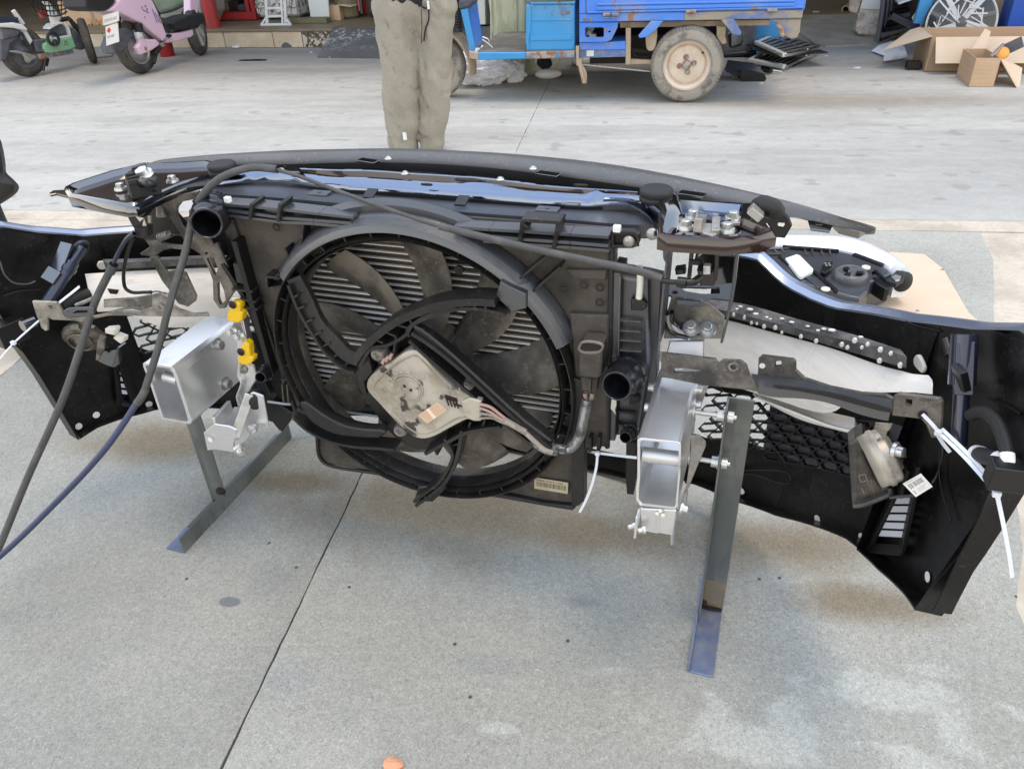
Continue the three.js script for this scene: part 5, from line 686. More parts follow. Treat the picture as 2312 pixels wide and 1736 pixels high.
// ---- horns
{
  const hb = (c, ax, r, d) => lathe([[.0001, d], [r * .3, d], [r * .34, d * .82], [r * .62, d * .8], [r * .66, d * .72], [r * .92, d * .68], [r, d * .6], [r, d * .46], [r * 1.06, d * .42], [r * 1.06, d * .3], [r, d * .26], [r * .97, 0], [.0001, 0]], 44, c, ax);
  const axL = V(.30, -.36, .88).normalize(), cL = A.F_(r4(880, 650), 1.1).addScaledVector(axL, -.035);
  M.hornDirty = std({ map: dusty([.02, .019, .018], [.20, .18, .145], .65, 201, .1), roughness: .4, metalness: .35 });
  const h1 = part('horn', hb(cL, axL, .04, .034), M.hornDirty, car, 'left round dirty disc horn');
  part('horn_ring', new THREE.TorusGeometry(.026, .003, 10, 40).applyMatrix4(new THREE.Matrix4().makeRotationFromQuaternion(new THREE.Quaternion().setFromUnitVectors(V(0, 0, 1), axL)).setPosition(cL.clone().addScaledVector(axL, .029))), M.hornDirty, h1);
  part('horn_stay', J(bar(A.F_(r4(920, 360), 1.08), A.F_(r4(930, 470), 1.1), .022, .006, V(0, 0, 1)), bar(A.F_(r4(1040, 420), 1.08), A.F_(r4(1180, 540), 1.1), .012, .008, V(0, 0, 1)), plateF(A, L(r4, 1130, 530, 1200, 560, 1190, 700, 1110, 850, 1080, 840, 1100, 600), 1.08, .006)), M.hornDirty, h1);
  part('horn_duct', J(plateF(A, L(r4, 1120, 720, 1340, 690, 1360, 700, 1300, 945, 1220, 920, 1100, 860), 1.1, .03, { bevel: .004 })), M.blackGloss, h1);
  part('horn_plug', J(plateF(A, L(r4, 1190, 455, 1310, 445, 1330, 470, 1310, 540, 1190, 510), 1.08, .018, { bevel: .003 }), plateF(A, L(r4, 1290, 570, 1330, 530, 1430, 570, 1425, 620, 1390, 645), 1.085, .018, { bevel: .003 })), M.nylonPale, h1, 'cream plug');
  const axR = A.loc(V(.88, .487, .05)).normalize(), cR = A.F_(r2(640, 640), 1.03).addScaledVector(axR, -.01);
  const h2 = part('horn', hb(cR, axR, .0425, .05), M.hornPale || (M.hornPale = std({ map: dusty([.62, .59, .52], [.34, .30, .24], .5, 205, .1), metalness: .3, roughness: .42 })), car, 'right snail horn with pale metal disc');
  const body = L(r2, 130, 360, 250, 265, 400, 200, 385, 330, 420, 560, 560, 850, 770, 1160, 850, 1140, 925, 1120, 925, 1280, 880, 1320, 560, 1465, 235, 1540, 200, 1480, 165, 1000);
  part('horn_trumpet', J(plateF(A, body, 1.045, .04, { bevel: .007, seg: 3 })), M.hornBody || (M.hornBody = std({ map: dusty([.03, .029, .029], [.10, .09, .075], .5, 207, .12), roughness: .36 })), h2);
  part('trumpet_lip', tube(L(r2, 215, 1500, 400, 1480, 560, 1430, 780, 1340, 900, 1280, 915, 1150).map((p) => A.F_(p, 1.036)), .0042, 40, 8), M.hornBody, h2);
  part('disc_strap', J(tube(L(r2, 395, 330, 450, 600, 600, 900, 760, 1130).map((p) => A.F_(p, 1.034)), .0016, 40, 6)), M.weld, h2);
  part('horn_stay', J(plateF(A, L(r2, 610, 60, 640, -40, 960, -20, 930, 60, 860, 130, 840, 240, 900, 360, 1060, 600, 1040, 680, 960, 600, 830, 380, 790, 270, 700, 150), 1.02, .005, { bevel: .0015 })), M.bracketPale, h2);
  part('horn_nut', bolt(A.F_(r2(1010, 470), 1.01), V(.8, .25, .5), .009, .012), M.zinc, h2); part('horn_nut', bolt(A.F_(r2(690, 340), 1.025), V(.3, .7, .6), .009, .01), M.zincDull, h2);
  part('horn_terminal', J(plateF(A, L(r2, 1060, 560, 1130, 540, 1200, 650, 1180, 720, 1090, 720), 1.01, .02, { bevel: .003 }), rod(A.F_(r2(1020, 800), 1.03), A.F_(r2(960, 840), 1.04), .008)), M.blackSatin, h2);
  // embossed marks on the trumpet
  { const o = (x, y) => A.F_(r2(x, y), 1.0368); const b = (a, c, d, e) => bar(o(a, c), o(d, e), .0009, .0006, V(0, 0, 1)); part('embossed_mark', J(b(320, 940, 440, 905), b(440, 905, 485, 1020), b(485, 1020, 365, 1060), b(365, 1060, 320, 940), new THREE.TorusGeometry(.0052, .0006, 6, 24).applyMatrix4(mat4(V(1, 0, 0), V(0, 1, 0), V(0, 0, 1), o(560, 1075))), b(555, 1050, 575, 1080), b(545, 1090, 575, 1060), b(555, 1130, 610, 1240), b(375, 1170, 430, 1280), b(520, 1150, 550, 1210)), M.bracketPale, h2); }
  const tg = label(384, 288, (x, W, H) => { x.fillStyle = '#b9b2aa'; x.fillRect(30, 22, 250, 10); x.font = '20px sans-serif'; x.fillStyle = '#444'; x.fillText('CE4   PC 1030', 60, 34); bars(x, 40, 56, 300, 92, 91); x.strokeStyle = '#8c8580'; x.lineWidth = 3; x.strokeRect(120, 180, 230, 70); x.fillStyle = '#999'; for (let k = 0; k < 3; k++) x.fillRect(134, 194 + k * 18, 190 - k * 30, 6); x.fillStyle = '#333'; for (let k = 0; k < 3; k++) { x.fillRect(40, 182 + k * 26, 18, 14); x.fillRect(66, 186 + k * 26, 14, 10); } }, '#eee9e2');
  const tl = A.F_(r2(1150, 1085), 1.0), tr = A.F_(r2(1490, 892), 1.0), br = A.F_(r2(1712, 1140), .985), bl = A.F_(r2(1395, 1335), .985);
  part('barcode_tag', sticker(tl, tr, br, bl, .0008), std({ map: tg, roughness: .55 }), h2, 'white barcode tag', { uv: true });
  part('horn_wire', J(tube(L(r2, 900, 1350, 1050, 1330, 1200, 1320, 1380, 1310).map((p) => A.F_(p, 1.03)), .0026, 30, 6), tube(L(zH, 1640, 660, 1680, 590, 1700, 500, 1705, 390).map((p) => A.F_(p, 1.06)), .002, 30, 6)), M.cableGrey, h2);
}
// ---- headlamp washer pipes inside the bumper ends
{
  const nrm = (p, off) => A.F_(p, -onPlan(p).p.z - off);
  M.navyGloss = phy({ color: lin(.016, .02, .04), roughness: .22, clearcoat: .6 });
  const a = nrm(zG(1840, 840), .05), b = nrm(zG(1805, 1530), .05);
  const w = part('washer_pipe', J(rod(b, a.clone().lerp(b, .4), .0105, .0105, 20), rod(a.clone().lerp(b, .45), a, .017, .017, 20), bar(a.clone().add(V(0, -.005, .012)), a.clone().lerp(b, .5).add(V(0, 0, .012)), .022, .014, V(0, 0, 1))), M.navyGloss, car, 'right dark blue washer pipe');
  part('washer_clip', bar(nrm(zG(1790, 1080), .072), nrm(zG(1850, 1140), .072), .03, .01, V(0, 0, 1)), M.blackSatin, w); part('washer_clip', J(rod(nrm(zG(1720, 870), .03), nrm(zG(1750, 970), .03), .006)), M.blackSatin, w);
  part('washer_hose', tube(L(zG, 1880, 1345, 1930, 1325, 1980, 1335, 2040, 1390, 2080, 1470, 2105, 1560, 2110, 1600).map((p) => nrm(p, .04)), .0085, 60, 12), M.rubber, w);
  part('hose_sleeve', J(rod(nrm(zG(1925, 1590), .05), nrm(zG(2060, 1625), .05), .0105, .0105, 18)), M.rubber, w);
  part('hose_collar', rod(nrm(zG(1918, 1588), .05), nrm(zG(1936, 1592), .05), .012, .012, 18), M.white, w); part('hose_elbow', J(rod(nrm(zG(2056, 1624), .05), nrm(zG(2072, 1628), .05), .011, .011, 18), rod(nrm(zG(2075, 1628), .05), nrm(zG(2110, 1630), .05), .0085, .0085, 14), rod(nrm(zG(2105, 1585), .05), nrm(zG(2108, 1650), .05), .0085, .0085, 14)), M.white, w, 'white hose elbow');
  const c = nrm(zD(520, 300), .04), d = nrm(zD(270, 680), .06);
  const v = part('washer_pipe', J(rod(c.clone().lerp(d, .25), d, .0125, .0125, 20), rod(c, c.clone().lerp(d, .4), .0095, .0095, 18), rod(c.clone().lerp(d, .33), c.clone().lerp(d, .4), .015, .015, 18)), M.navyGloss, car, 'left dark blue washer pipe');
  part('washer_bracket', J(bar(nrm(zD(425, 275), .03), nrm(zD(350, 470), .04), .03, .012, V(0, 0, 1)), bar(nrm(zD(350, 440), .05), nrm(zD(300, 510), .05), .03, .014, V(0, 0, 1))), M.blackGloss, v);
  part('washer_nozzle', J(tube(L(zD, 470, 300, 500, 275, 540, 275, 550, 310, 520, 350).map((p) => nrm(p, .03)), .007, 30, 8)), M.blackSatin, v);
  part('washer_cap', J(rod(nrm(zD(140, 790), .07), nrm(zD(215, 760), .07), .012, .012, 18)), M.blackGloss, v);
  part('inner_hose', tube(L(zD, 390, 660, 480, 610, 560, 580).map((p) => nrm(p, .05)), .011, 30, 10), M.rubber, v);
  part('loose_wire', tube(L(zD, 0, 385, 30, 470, 90, 520, 180, 525, 220, 508).map((p) => nrm(p, .02)), .0018, 30, 6), M.cableGrey, v);
}
// ================= legs, cables and ties =================
{
  const legMat = M.angleIron;
  const leg = (lab, r, f, h, side) => {
    const t = thing('steel_leg', lab, 'support leg', A, V(r, 0, f), 'angle iron legs under the car front end');
    return t;
  };
  const R = leg('angle iron leg with blue heat tint, under the right rail', 0, -1.151);
  part('post', J(box(-.026, .020, .004, .535, -1.166, -1.162, .0008), box(-.026, -.022, .004, .535, -1.1615, -1.118, .0008)), legMat, R);
  part('heat_tint', J(box(-.0215, .0195, .01, .085, -1.1618, -1.1608, .0004)), M.heatTan, R, 'tan heat tint above the weld');
  part('foot', J(box(-.026, .020, 0, .004, -1.50, -.993, .0008), box(-.030, -.0265, 0, .028, -1.50, -.993, .0008)), M.heatBlue, R, 'foot bar with blue heat tint and a reflection put into its colour');
  part('weld_bead', J(tube([V(-.024, .006, -1.159), V(-.01, .007, -1.157), V(.018, .006, -1.16)], .004, 20, 6), new THREE.SphereGeometry(.006, 8, 6).scale(1, 1.6, .6).translate(-.018, .016, -1.159)), M.weld, R);
  for (const p of [r1(1000, 400), r1(965, 835)]) { // stud, nuts and washers between rail and post
    const o = A.F_(p, 1.138), y = o.y, z = o.z, X = (x) => V(x, y, z), nut = (x, s = .011) => rod(X(x), X(x + .010), s, s, 6);
    const t0 = part('threaded_stud', J(rod(X(-.1), X(-.006), .0042, .0042, 12), ...Array.from({ length: 18 }, (_, k) => rod(X(-.078 + k * .0028), X(-.0765 + k * .0028), .0047, .0047, 10))), M.zinc, R);
    part('nut', nut(-.0385), M.zinc, t0); part('nut', nut(-.0205), M.zinc, t0); part('nut', nut(-.0905), M.zinc, t0); part('washer', rod(X(-.0785), X(-.0765), .0135, .0135, 20), M.zinc, t0); part('washer', rod(X(-.0285), X(-.0265), .0125, .0125, 20), M.zinc, t0);
  }
  const Lg = leg('angle iron leg with weld splatter, under the left rail', -1.235, -1.158);
  part('post', J(box(-1.258, -1.209, .004, .40, -1.164, -1.160, .0008), box(-1.258, -1.254, .004, .40, -1.205, -1.1645, .0008)), legMat, Lg);
  part('foot', J(box(-1.261, -1.2125, 0, .004, -1.458, -.986, .0008), box(-1.212, -1.208, 0, .046, -1.458, -.986, .0008)), legMat, Lg);
  part('heat_tint', box(-1.2605, -1.2128, .0042, .005, -1.06, -.9865, .0003), M.heatBlue, Lg, 'blue heat tint at the end of the foot');
  part('weld_bead', J(new THREE.SphereGeometry(.012, 12, 8).scale(1.2, .8, .7).translate(-1.216, .05, -1.156), tube([V(-1.25, .006, -1.158), V(-1.23, .008, -1.156), V(-1.21, .04, -1.157)], .005, 20, 6)), M.weld, Lg);
}
const tied = (px, fs) => px.map((p, i) => A.F_(p, Array.isArray(fs) ? fs[i] : fs));
{
  const strap = (pts, w = .0048, n = 30) => { const q = curve(pts, n); return loft(q.map((p, i) => { const d = q[Math.min(i + 1, n)].clone().sub(q[Math.max(i - 1, 0)]).normalize(), s = d.clone().cross(V(0, .5, .85)).normalize(), u = s.clone().cross(d).normalize(); return [[-1, -1], [1, -1], [1, 1], [-1, 1]].map(([a, b]) => p.clone().addScaledVector(s, a * w / 2).addScaledVector(u, b * .0008)); }), { closed: true, caps: true }); };
  const head = (o) => box(o.x - .0045, o.x + .0045, o.y - .004, o.y + .004, o.z - .003, o.z + .004, .0012);
  let b = A.F_(zH(1580, 240), 1.08);
  const z1_ = thing('cable_tie', 'long white double cable tie from the right lamp bracket to the bumper corner', 'cable tie', A, b, null);
  part('strap', J(strap(tied(L(zH, 1578, 232, 1630, 285, 1680, 345), [.985, .98, .972])), strap(tied(L(zH, 1680, 345, 1850, 510, 2045, 730), [.97, .91, .845])), strap(tied(L(zH, 1700, 325, 1880, 500, 2065, 712), [.972, .91, .85])), strap(tied(L(zH, 1672, 360, 1710, 420, 1750, 470), [.968, .96, .955])), strap(tied(L(zH, 2045, 740, 2085, 930, 2120, 1120, 2137, 1250), [.845, .835, .83, .83]))), M.nylon, z1_);
  part('head', head(A.F_(zH(1676, 345), .966)), M.nylon, z1_); part('head', head(A.F_(zH(2042, 728), .842)), M.nylon, z1_);
  b = A.F_(r4(480, 260), 1.12);
  const z2_ = thing('cable_tie', 'white cable tie from the left lamp bracket across to the bumper corner', 'cable tie', A, b, null);
  part('strap', J(strap(tied(L(r4, 480, 258, 270, 440, 60, 630, -120, 830), [1.04, .99, .94, .89])), strap(tied(L(r4, 540, 200, 610, 140, 800, -10, 880, -75), [1.04, 1.03, 1.02, 1.02]))), M.nylon, z2_);
  part('head', head(A.F_(r4(58, 625), .936)), M.nylon, z2_);
  b = A.F_(zF(1240, 1165), 1.13);
  const z3_ = thing('cable_tie', 'white cable tie low under the fan, its curved tail hanging beside the right rail', 'cable tie', A, b, null);
  part('strap', J(strap(tied(L(zE, 275, 1258, 480, 1285), [1.15, 1.2])), strap(tied(L(zE, 480, 1285, 880, 1340, 1300, 1400, 1700, 1440), [1.235, 1.235, 1.235, 1.235])), strap(tied(L(zF, 1150, 1148, 1240, 1165, 1360, 1180, 1485, 1195), [1.2, 1.13, 1.1, 1.06])), strap(tied(L(zF, 1242, 1170, 1235, 1250, 1205, 1370, 1165, 1470, 1130, 1535), [1.125, 1.12, 1.11, 1.11, 1.11]))), M.nylon, z3_);
  part('head', head(A.F_(zF(1242, 1167), 1.122)), M.nylon, z3_);
}
{
  const cb = tied(L(D, -60, 1245, 0, 1200, 100, 1105, 230, 965, 312, 845), [.70, .73, .79, .86, .93]), mid = tied(L(D, 312, 845, 345, 740, 368, 650, 400, 545, 422, 450, 445, 412, 480, 382, 540, 362, 600, 365), [.93, .97, 1.0, 1.05, 1.085, 1.095, 1.11, 1.13, 1.13]), end = tied(L(D, 598, 366, 640, 378, 720, 408, 850, 455, 950, 488, 1080, 520, 1250, 558, 1380, 585, 1430, 600), [1.13, 1.125, 1.12, 1.10, 1.085, 1.075, 1.065, 1.06, 1.06]);
  const c = thing('bonnet_cable', 'long black bonnet cable arching over the radiator to the right latch', 'cable', A, cb[1].clone());
  part('sheath', tube(mid, .0068, 90, 10), M.cableGrey, c); part('sheath', tube(end.slice(4), .006, 90, 10), M.cableGrey, c); part('inner_line', tube(end.slice(0, 6), .0036, 60, 8), M.cableGrey, c); part('lower_line', tube(cb, .0062, 60, 10), M.cableNavy, c, 'dark blue lower end'); part('lower_line', tube(tied(L(D, 296, 870, 305, 858, 316, 838), [.915, .92, .935]), .0076, 10, 10), M.cableGrey, c);
  part('cable_end', J(tube(tied(L(z3, 680, 1118, 760, 1130, 850, 1135), [1.06, 1.06, 1.06]), .0042, 20, 8), rod(A.F_(z3(835, 1130), 1.06), A.F_(z3(925, 1140), 1.06), .008, .008, 12), tube(tied(L(z3, 920, 1135, 1000, 1130, 1060, 1090), [1.06, 1.065, 1.08]), .006, 20, 8)), M.blackSatin, c);
  part('eyelet', J(plateY(A, L(zA, 1755, 1045, 1790, 1030, 1850, 1030, 1880, 1050, 1870, 1070, 1780, 1068), .862, .006, { bevel: .002 })), M.blackGloss, c);
  const e = tied(L(D, -10, 1200, 5, 1165, 60, 1030, 140, 850, 180, 730, 206, 650, 240, 580), [.78, .80, .87, .95, 1.01, 1.05, 1.08]);
  const c2 = thing('latch_cable', 'thick grey-black cable hanging from the left latch to the lower left', 'cable', A, e[1].clone());
  part('sheath', tube(e, .0075, 90, 10), M.cableGrey, c2); part('inner_line', tube(tied(L(D, 238, 584, 256, 545, 275, 515, 290, 503), [1.08, 1.09, 1.09, 1.09]), .0045, 30, 8), M.navyTube, c2); part('collar', tube(tied(L(D, 238, 588, 246, 570), [1.08, 1.083]), .0088, 6, 12), M.cableGrey, c2);
  const wl = thing('wire_loop', 'thin black wire looping down from the left latch past the beam', 'wire', A, A.F_(zD(830, 240), 1.1));
  part('wire', tube(tied(L(zD, 832, 235, 800, 320, 780, 400, 772, 500, 785, 555, 820, 577, 900, 578, 945, 577), [1.1, 1.1, 1.1, 1.1, 1.1, 1.1, 1.1, 1.1]), .0036, 60, 8), M.blackSatin, wl); part('bare_end', tube(tied(L(zD, 945, 577, 985, 572, 1020, 580, 1060, 590), [1.1, 1.105, 1.11, 1.12]), .0015, 20, 6), M.cableGrey, wl);
}

// ================= background: shop front, tricycle, scooters, goods, people =================
const K = new Frame(15), T = new Frame(12), N0 = new Frame(0);
M.tile = std({ map: tex(512, 512, (u, v) => { const n = fbm(u, v, 4, 5, 401), g = fbm(u, v, 60, 3, 403); const c = mix3([.50, .40, .28], [.62, .53, .40], smooth(.3, .7, n)); return mix3(c, [.30, .24, .17], .45 * smooth(.62, .75, g)); }, { size: .9 }), roughness: .45 });
M.tileDirty = std({ map: tex(512, 512, (u, v) => { const n = fbm(u, v, 9, 5, 407), g = fbm(u, v, 30, 4, 409); return mix3([.52, .44, .33], [.06, .05, .042], smooth(.48, .58, .6 * n + .4 * g)); }, { size: .7 }), roughness: .6 });
M.shopFloor = std({ map: tex(512, 512, (u, v) => { const n = fbm(u, v, 5, 5, 411); return mix3([.12, .095, .06], [.26, .21, .14], n); }, { size: 1.5 }), roughness: .5 });
M.shopWall = std({ map: dusty([.06, .055, .05], [.12, .11, .09], .6, 413, 2), roughness: .9 });
M.ramp = std({ map: tex(512, 512, (u, v) => { const n = fbm(u, v, 5, 6, 417), g = fbm(u, v, 50, 3, 419); const c = mix3([.07, .072, .075], [.145, .145, .14], n); return mix3(c, [.42, .41, .39], smooth(.55, .62, .55 * n + .45 * g) * smooth(.55, .1, v)); }, { size: 1.3 }), roughness: .85, bumpMap: blotN, bumpScale: .01 });
M.blueP = std({ map: tex(1024, 1024, (u, v) => { const n = fbm(u, v, 5, 6, 421), g = fbm(u, v, 34, 4, 423); let c = mix3([.05, .19, .68], [.10, .28, .76], fbm(u, v, 3, 3, 427)); c = mix3(c, [.24, .32, .50], .6 * smooth(.5, .75, n)); c = mix3(c, [.30, .17, .085], smooth(.64, .70, .6 * n + .4 * g)); return c; }, { size: 1.3 }), roughness: .42 });
M.blueCab = std({ map: tex(1024, 1024, (u, v) => { const n = fbm(u, v, 5, 6, 431), g = fbm(u, v, 30, 4, 433); let c = mix3([.035, .26, .58], [.07, .34, .66], fbm(u, v, 3, 3, 437)); c = mix3(c, [.16, .36, .52], .5 * smooth(.52, .75, n)); return mix3(c, [.24, .15, .09], smooth(.66, .72, .55 * n + .45 * g)); }, { size: 1.0 }), roughness: .38 });
M.rusty = std({ map: tex(512, 512, (u, v) => { const n = fbm(u, v, 5, 6, 441), g = fbm(u, v, 26, 4, 443); let c = mix3([.10, .19, .34], [.36, .33, .28], smooth(.35, .6, n)); return mix3(c, [.30, .13, .05], smooth(.5, .62, g)); }, { size: .6 }), roughness: .6 });
M.creamMetal = std({ map: dusty([.46, .36, .25], [.30, .23, .15], .6, 447, .5), roughness: .6 });
M.dustRail = std({ map: dusty([.05, .15, .42], [.34, .29, .22], .95, 449, .8), roughness: .6 });
M.tyre = std({ map: dusty([.07, .066, .06], [.33, .30, .25], .95, 453, .4), roughness: .85, bumpMap: speckN, bumpScale: .002 });
M.tyreDark = std({ map: dusty([.02, .02, .02], [.12, .105, .085], .6, 457, .3), roughness: .8 });
M.wheelCream = std({ map: dusty([.74, .63, .51], [.56, .44, .32], .5, 461, .4), roughness: .5 });
M.cardboard = std({ map: tex(512, 512, (u, v) => { const n = fbm(u, v, 4, 4, 463), s = fbm(u, v, 2, 3, 467, 120); const k = .9 + .2 * s; const c = mix3([.50, .335, .205], [.58, .41, .26], n); return [c[0] * k, c[1] * k, c[2] * k]; }, { size: .6 }), roughness: .85 });
M.cardIn = std({ map: tex(256, 256, (u, v) => { const n = fbm(u, v, 4, 4, 469); return mix3([.60, .47, .34], [.68, .55, .41], n); }, { size: .5 }), roughness: .85 });
M.cardDark = std({ color: lin(.36, .26, .16), roughness: .85 });
M.khaki = std({ map: tex(512, 512, (u, v) => { const n = fbm(u, v, 5, 5, 471), w = fbm(u, v, 160, 2, 473), k = .82 + .36 * w; const c = mix3([.30, .272, .212], [.355, .325, .258], n); return [c[0] * k, c[1] * k, c[2] * k]; }, { size: .5 }), roughness: .92, bumpMap: speckN, bumpScale: .0008 });
M.darkCloth = std({ color: lin(.02, .02, .024), roughness: .9, bumpMap: speckN, bumpScale: .001 });
M.skin = std({ color: lin(.42, .25, .17), roughness: .55 });
M.hair = std({ color: lin(.012), roughness: .6 });
M.pink = phy({ color: lin(.74, .53, .65), roughness: .28, clearcoat: .5 });
M.green = phy({ map: dusty([.20, .44, .24], [.3, .4, .26], .3, 481, .5), roughness: .35 });
M.scooterWhite = std({ color: lin(.62, .64, .62), roughness: .4 });
M.greyBlue = std({ map: dusty([.05, .06, .085], [.14, .13, .125], .5, 483, .4), roughness: .5 });
M.chrome = std({ color: lin(.75), metalness: 1, roughness: .12 });
M.red = std({ map: dusty([.42, .018, .022], [.22, .05, .045], .4, 487, .4), roughness: .4 });
M.paleTub = std({ map: tex(512, 512, (u, v) => { const n = fbm(u, v, 5, 6, 491), g = fbm(u, v, 20, 4, 493, 5); let c = mix3([.50, .51, .33], [.60, .60, .43], n); return mix3(c, [.30, .31, .2], .5 * smooth(.55, .7, g)); }, { size: .9 }), roughness: .5 });
M.bag = phy({ color: lin(.93, .94, .97), roughness: .3, transmission: .12, thickness: 0 });
M.wrap = phy({ color: lin(.97), roughness: .04, transmission: .97, thickness: 0 });
M.wrapMat = std({ map: dusty([.30, .23, .16], [.62, .58, .52], .6, 497, .3), roughness: .22, bumpMap: blotN, bumpScale: .012 });
M.cast = std({ map: tex(512, 512, (u, v) => { const n = fbm(u, v, 8, 5, 501), g = fbm(u, v, 22, 4, 503); return mix3([.62, .61, .57], [.06, .055, .05], smooth(.5, .6, .4 * n + .6 * g) * .85); }, { size: .5 }), roughness: .6, bumpMap: blotN, bumpScale: .01 });
M.olive = std({ color: lin(.16, .14, .075), roughness: .7, bumpMap: blotN, bumpScale: .003 });
M.orange = std({ color: lin(.72, .32, .05), roughness: .5 });

// ---- shop front with tiled step
const fk = -K.Y_(D(575, 103), 0).z, stepH = K.F_(t6(640, 372), fk).y, kx = (p) => K.F_(p, fk).x;
{
  const xL = kx(t6(100, 470)) - 5.5, xR = kx(t6(2130, 400)) + .6, xE = xR + 9;
  const shop = thing('shop_building', 'dark open shop with cream tiled step at the far side of the street', 'building', K, V((xL + xR) / 2, 0, -fk - 2));
  part('floor', box(xL, xR, 0, stepH + .012, -fk - 5, -fk - .012), M.shopFloor, shop);
  part('floor', box(xR, xE, .001, .02, -fk - 5, -fk - 1.6), M.shopFloor, shop);
  part('wall', J(box(xL, xE, 0, 3.4, -fk - 5.2, -fk - 5), box(xL - .2, xL, 0, 3.4, -fk - 5, -fk - .5)), M.shopWall, shop);
  part('wall', box(xE, xE + .2, 0, 3.4, -fk - 5, -fk - .5), M.shopWall, shop); part('wall', box(xR + .0, xR + .25, .02, 3.4, -fk - 5, -fk - 1.2), M.shopWall, shop);
  part('roof', box(xL - .2, xE + .2, 3.4, 3.6, -fk - 5.2, -fk + .9), M.shopWall, shop);
  part('nosing', box(xL, kx(t6(1640, 340)), stepH - .004, stepH + .02, -fk - .25, -fk + .012, .006), M.shopFloor, shop);
  const ys = [0.004, stepH - .006], xs = [xL, xL + 1.1, xL + 2.2, xL + 3.3, xL + 4.3, kx(t6(350, 470)), kx(t6(928, 450)), kx(t6(1275, 440)), kx(t6(1640, 430))];
  xs.slice(1).forEach((x, i) => part(i === 7 ? 'dirty_tile' : 'tile', box(xs[i] + .004, x - .004, ys[0], ys[1], -fk - .012, -fk + rr(0, .003), .003), i === 7 ? M.tileDirty : M.tile, shop));
  { const x = kx(t6(1090, 540)); part('drain_hole', rod(V(x, -.01, -fk - .004), V(x, -.01, -fk + .006), .06, .06, 24), M.ramp, shop); }
  const rp = L(t6, 1460, 685, 2230, 690).map((p) => K.Y_(p, .003)), rt = L(t6, 1640, 332, 2230, 316).map((p) => K.F_(p, fk));
  const ramp = thing('concrete_ramp', 'dark worn concrete ramp up to the shop step', 'ramp', K, rp[0].clone());
  part('slope', loft([0, .25, .5, .75, 1, 1.5].map((t) => { const a = rp[0].clone().lerp(rp[1], t), b = rt[0].clone().lerp(rt[1], t).setY(stepH + .016); return [a.clone().setY(.0), a.clone().setY(.014), a.clone().lerp(b, .3).add(V(0, .01, 0)), a.clone().lerp(b, .7), b, b.clone().add(V(0, 0, -.02)), b.clone().setY(0).add(V(0, 0, -.02))]; }), { closed: true, caps: true, crease: .5 }), M.ramp, ramp);
  // goods in the shop, standing on its floor
  const yF = stepH + .012, fl = (p) => K.Y_(p, yF);
  const cyl = (name, lab, cat, p0, r, h, m) => { const o = fl(p0); const t = thing(name, lab, cat, K, o); part('shell', lathe([[.0001, 0], [r * .92, 0], [r, .03], [r, h * .86], [r * .55, h * .97], [r * .3, h], [.0001, h]], 32, o, V(0, 1, 0)), m, t); return [t, o]; };
  const rOf = (a, b) => (K.F_(b, -fl(a).z).x - K.F_(a, -fl(a).z).x) / 2;
  { const [t, o] = cyl('gas_cylinder', 'red cylinder with white lettering on the shop step beside the tool trolley', 'cylinder', t6(232, 335), rOf(t6(160, 330), t6(302, 330)), .95, M.red); const r = rOf(t6(160, 330), t6(302, 330)); part('base_band', lathe([[r * 1.005, 0], [r * 1.02, .01], [r * 1.02, .05], [r * 1.005, .06]], 32, o, V(0, 1, 0)), M.red, t);
    const lt = label(128, 256, (x) => { x.fillStyle = 'rgba(240,225,225,.9)'; x.font = 'bold 22px sans-serif'; for (let k = 0; k < 10; k++) { for (let j = 0; j < 5; j++) x.fillRect(12 + j * 21 + (k * 7 + j * 5) % 6, 14 + k * 23, 10 + (k * j * 3) % 8, 14); } }, '#a8202a'); const g = new THREE.CylinderGeometry(r * 1.012, r * 1.012, .42, 24, 1, true, -1.0, 1.1); g.translate(o.x, o.y + .5, o.z); part('printed_label', g, std({ map: lt, roughness: .5 }), t, null, { uv: true }); }
  { const f0 = -fl(t6(620, 245)).z, P = (x, y) => K.F_(t6(x, y), f0), a = P(275, 240), b = P(735, 240), t = thing('tool_trolley', 'red steel tool trolley with castors on the shop step', 'trolley', K, V((a.x + b.x) / 2, yF, a.z - .2));
    const yb = a.y; part('bottom_tray', box(a.x, b.x, yb, yb + .075, a.z - .4, a.z, .006), M.red, t); part('middle_tray', box(a.x, b.x, yb + .42, yb + .48, a.z - .4, a.z, .006), M.red, t); for (const x of [a.x + .02, P(625, 100).x, b.x - .02]) part('post', box(x - .02, x + .02, yb, yb + .85, a.z - .03, a.z + .004, .003), M.red, t); part('post', box(b.x - .04, b.x, yb, yb + .85, a.z - .4, a.z - .36, .003), M.red, t);
    for (const [x, z] of [[a.x + .05, -.05], [P(640, 100).x, -.03], [b.x - .05, -.36]]) part('castor', J(rod(V(x - .012, yF + .03, a.z + z), V(x + .012, yF + .03, a.z + z), .03, .03, 18), box(x - .018, x + .018, yF + .035, yb, a.z + z - .015, a.z + z + .015)), M.rubber, t);
    const w = (x, y, sx, sy, sz, m, nm, lab, cat) => single(nm, box(x - sx / 2, x + sx / 2, y, y + sy, a.z - .12 - sz, a.z - .12, .01), m, lab, cat, K, V(x, y, a.z - .15)); w(P(400, 150).x, yb + .076, .12, .1, .16, M.weld, 'tool_case', 'black tool case on the red trolley tray', 'tool case'); w(P(520, 150).x, yb + .076, .14, .06, .14, M.greyBlue, 'tool_case', 'grey tool case on the red trolley tray', 'tool case'); }
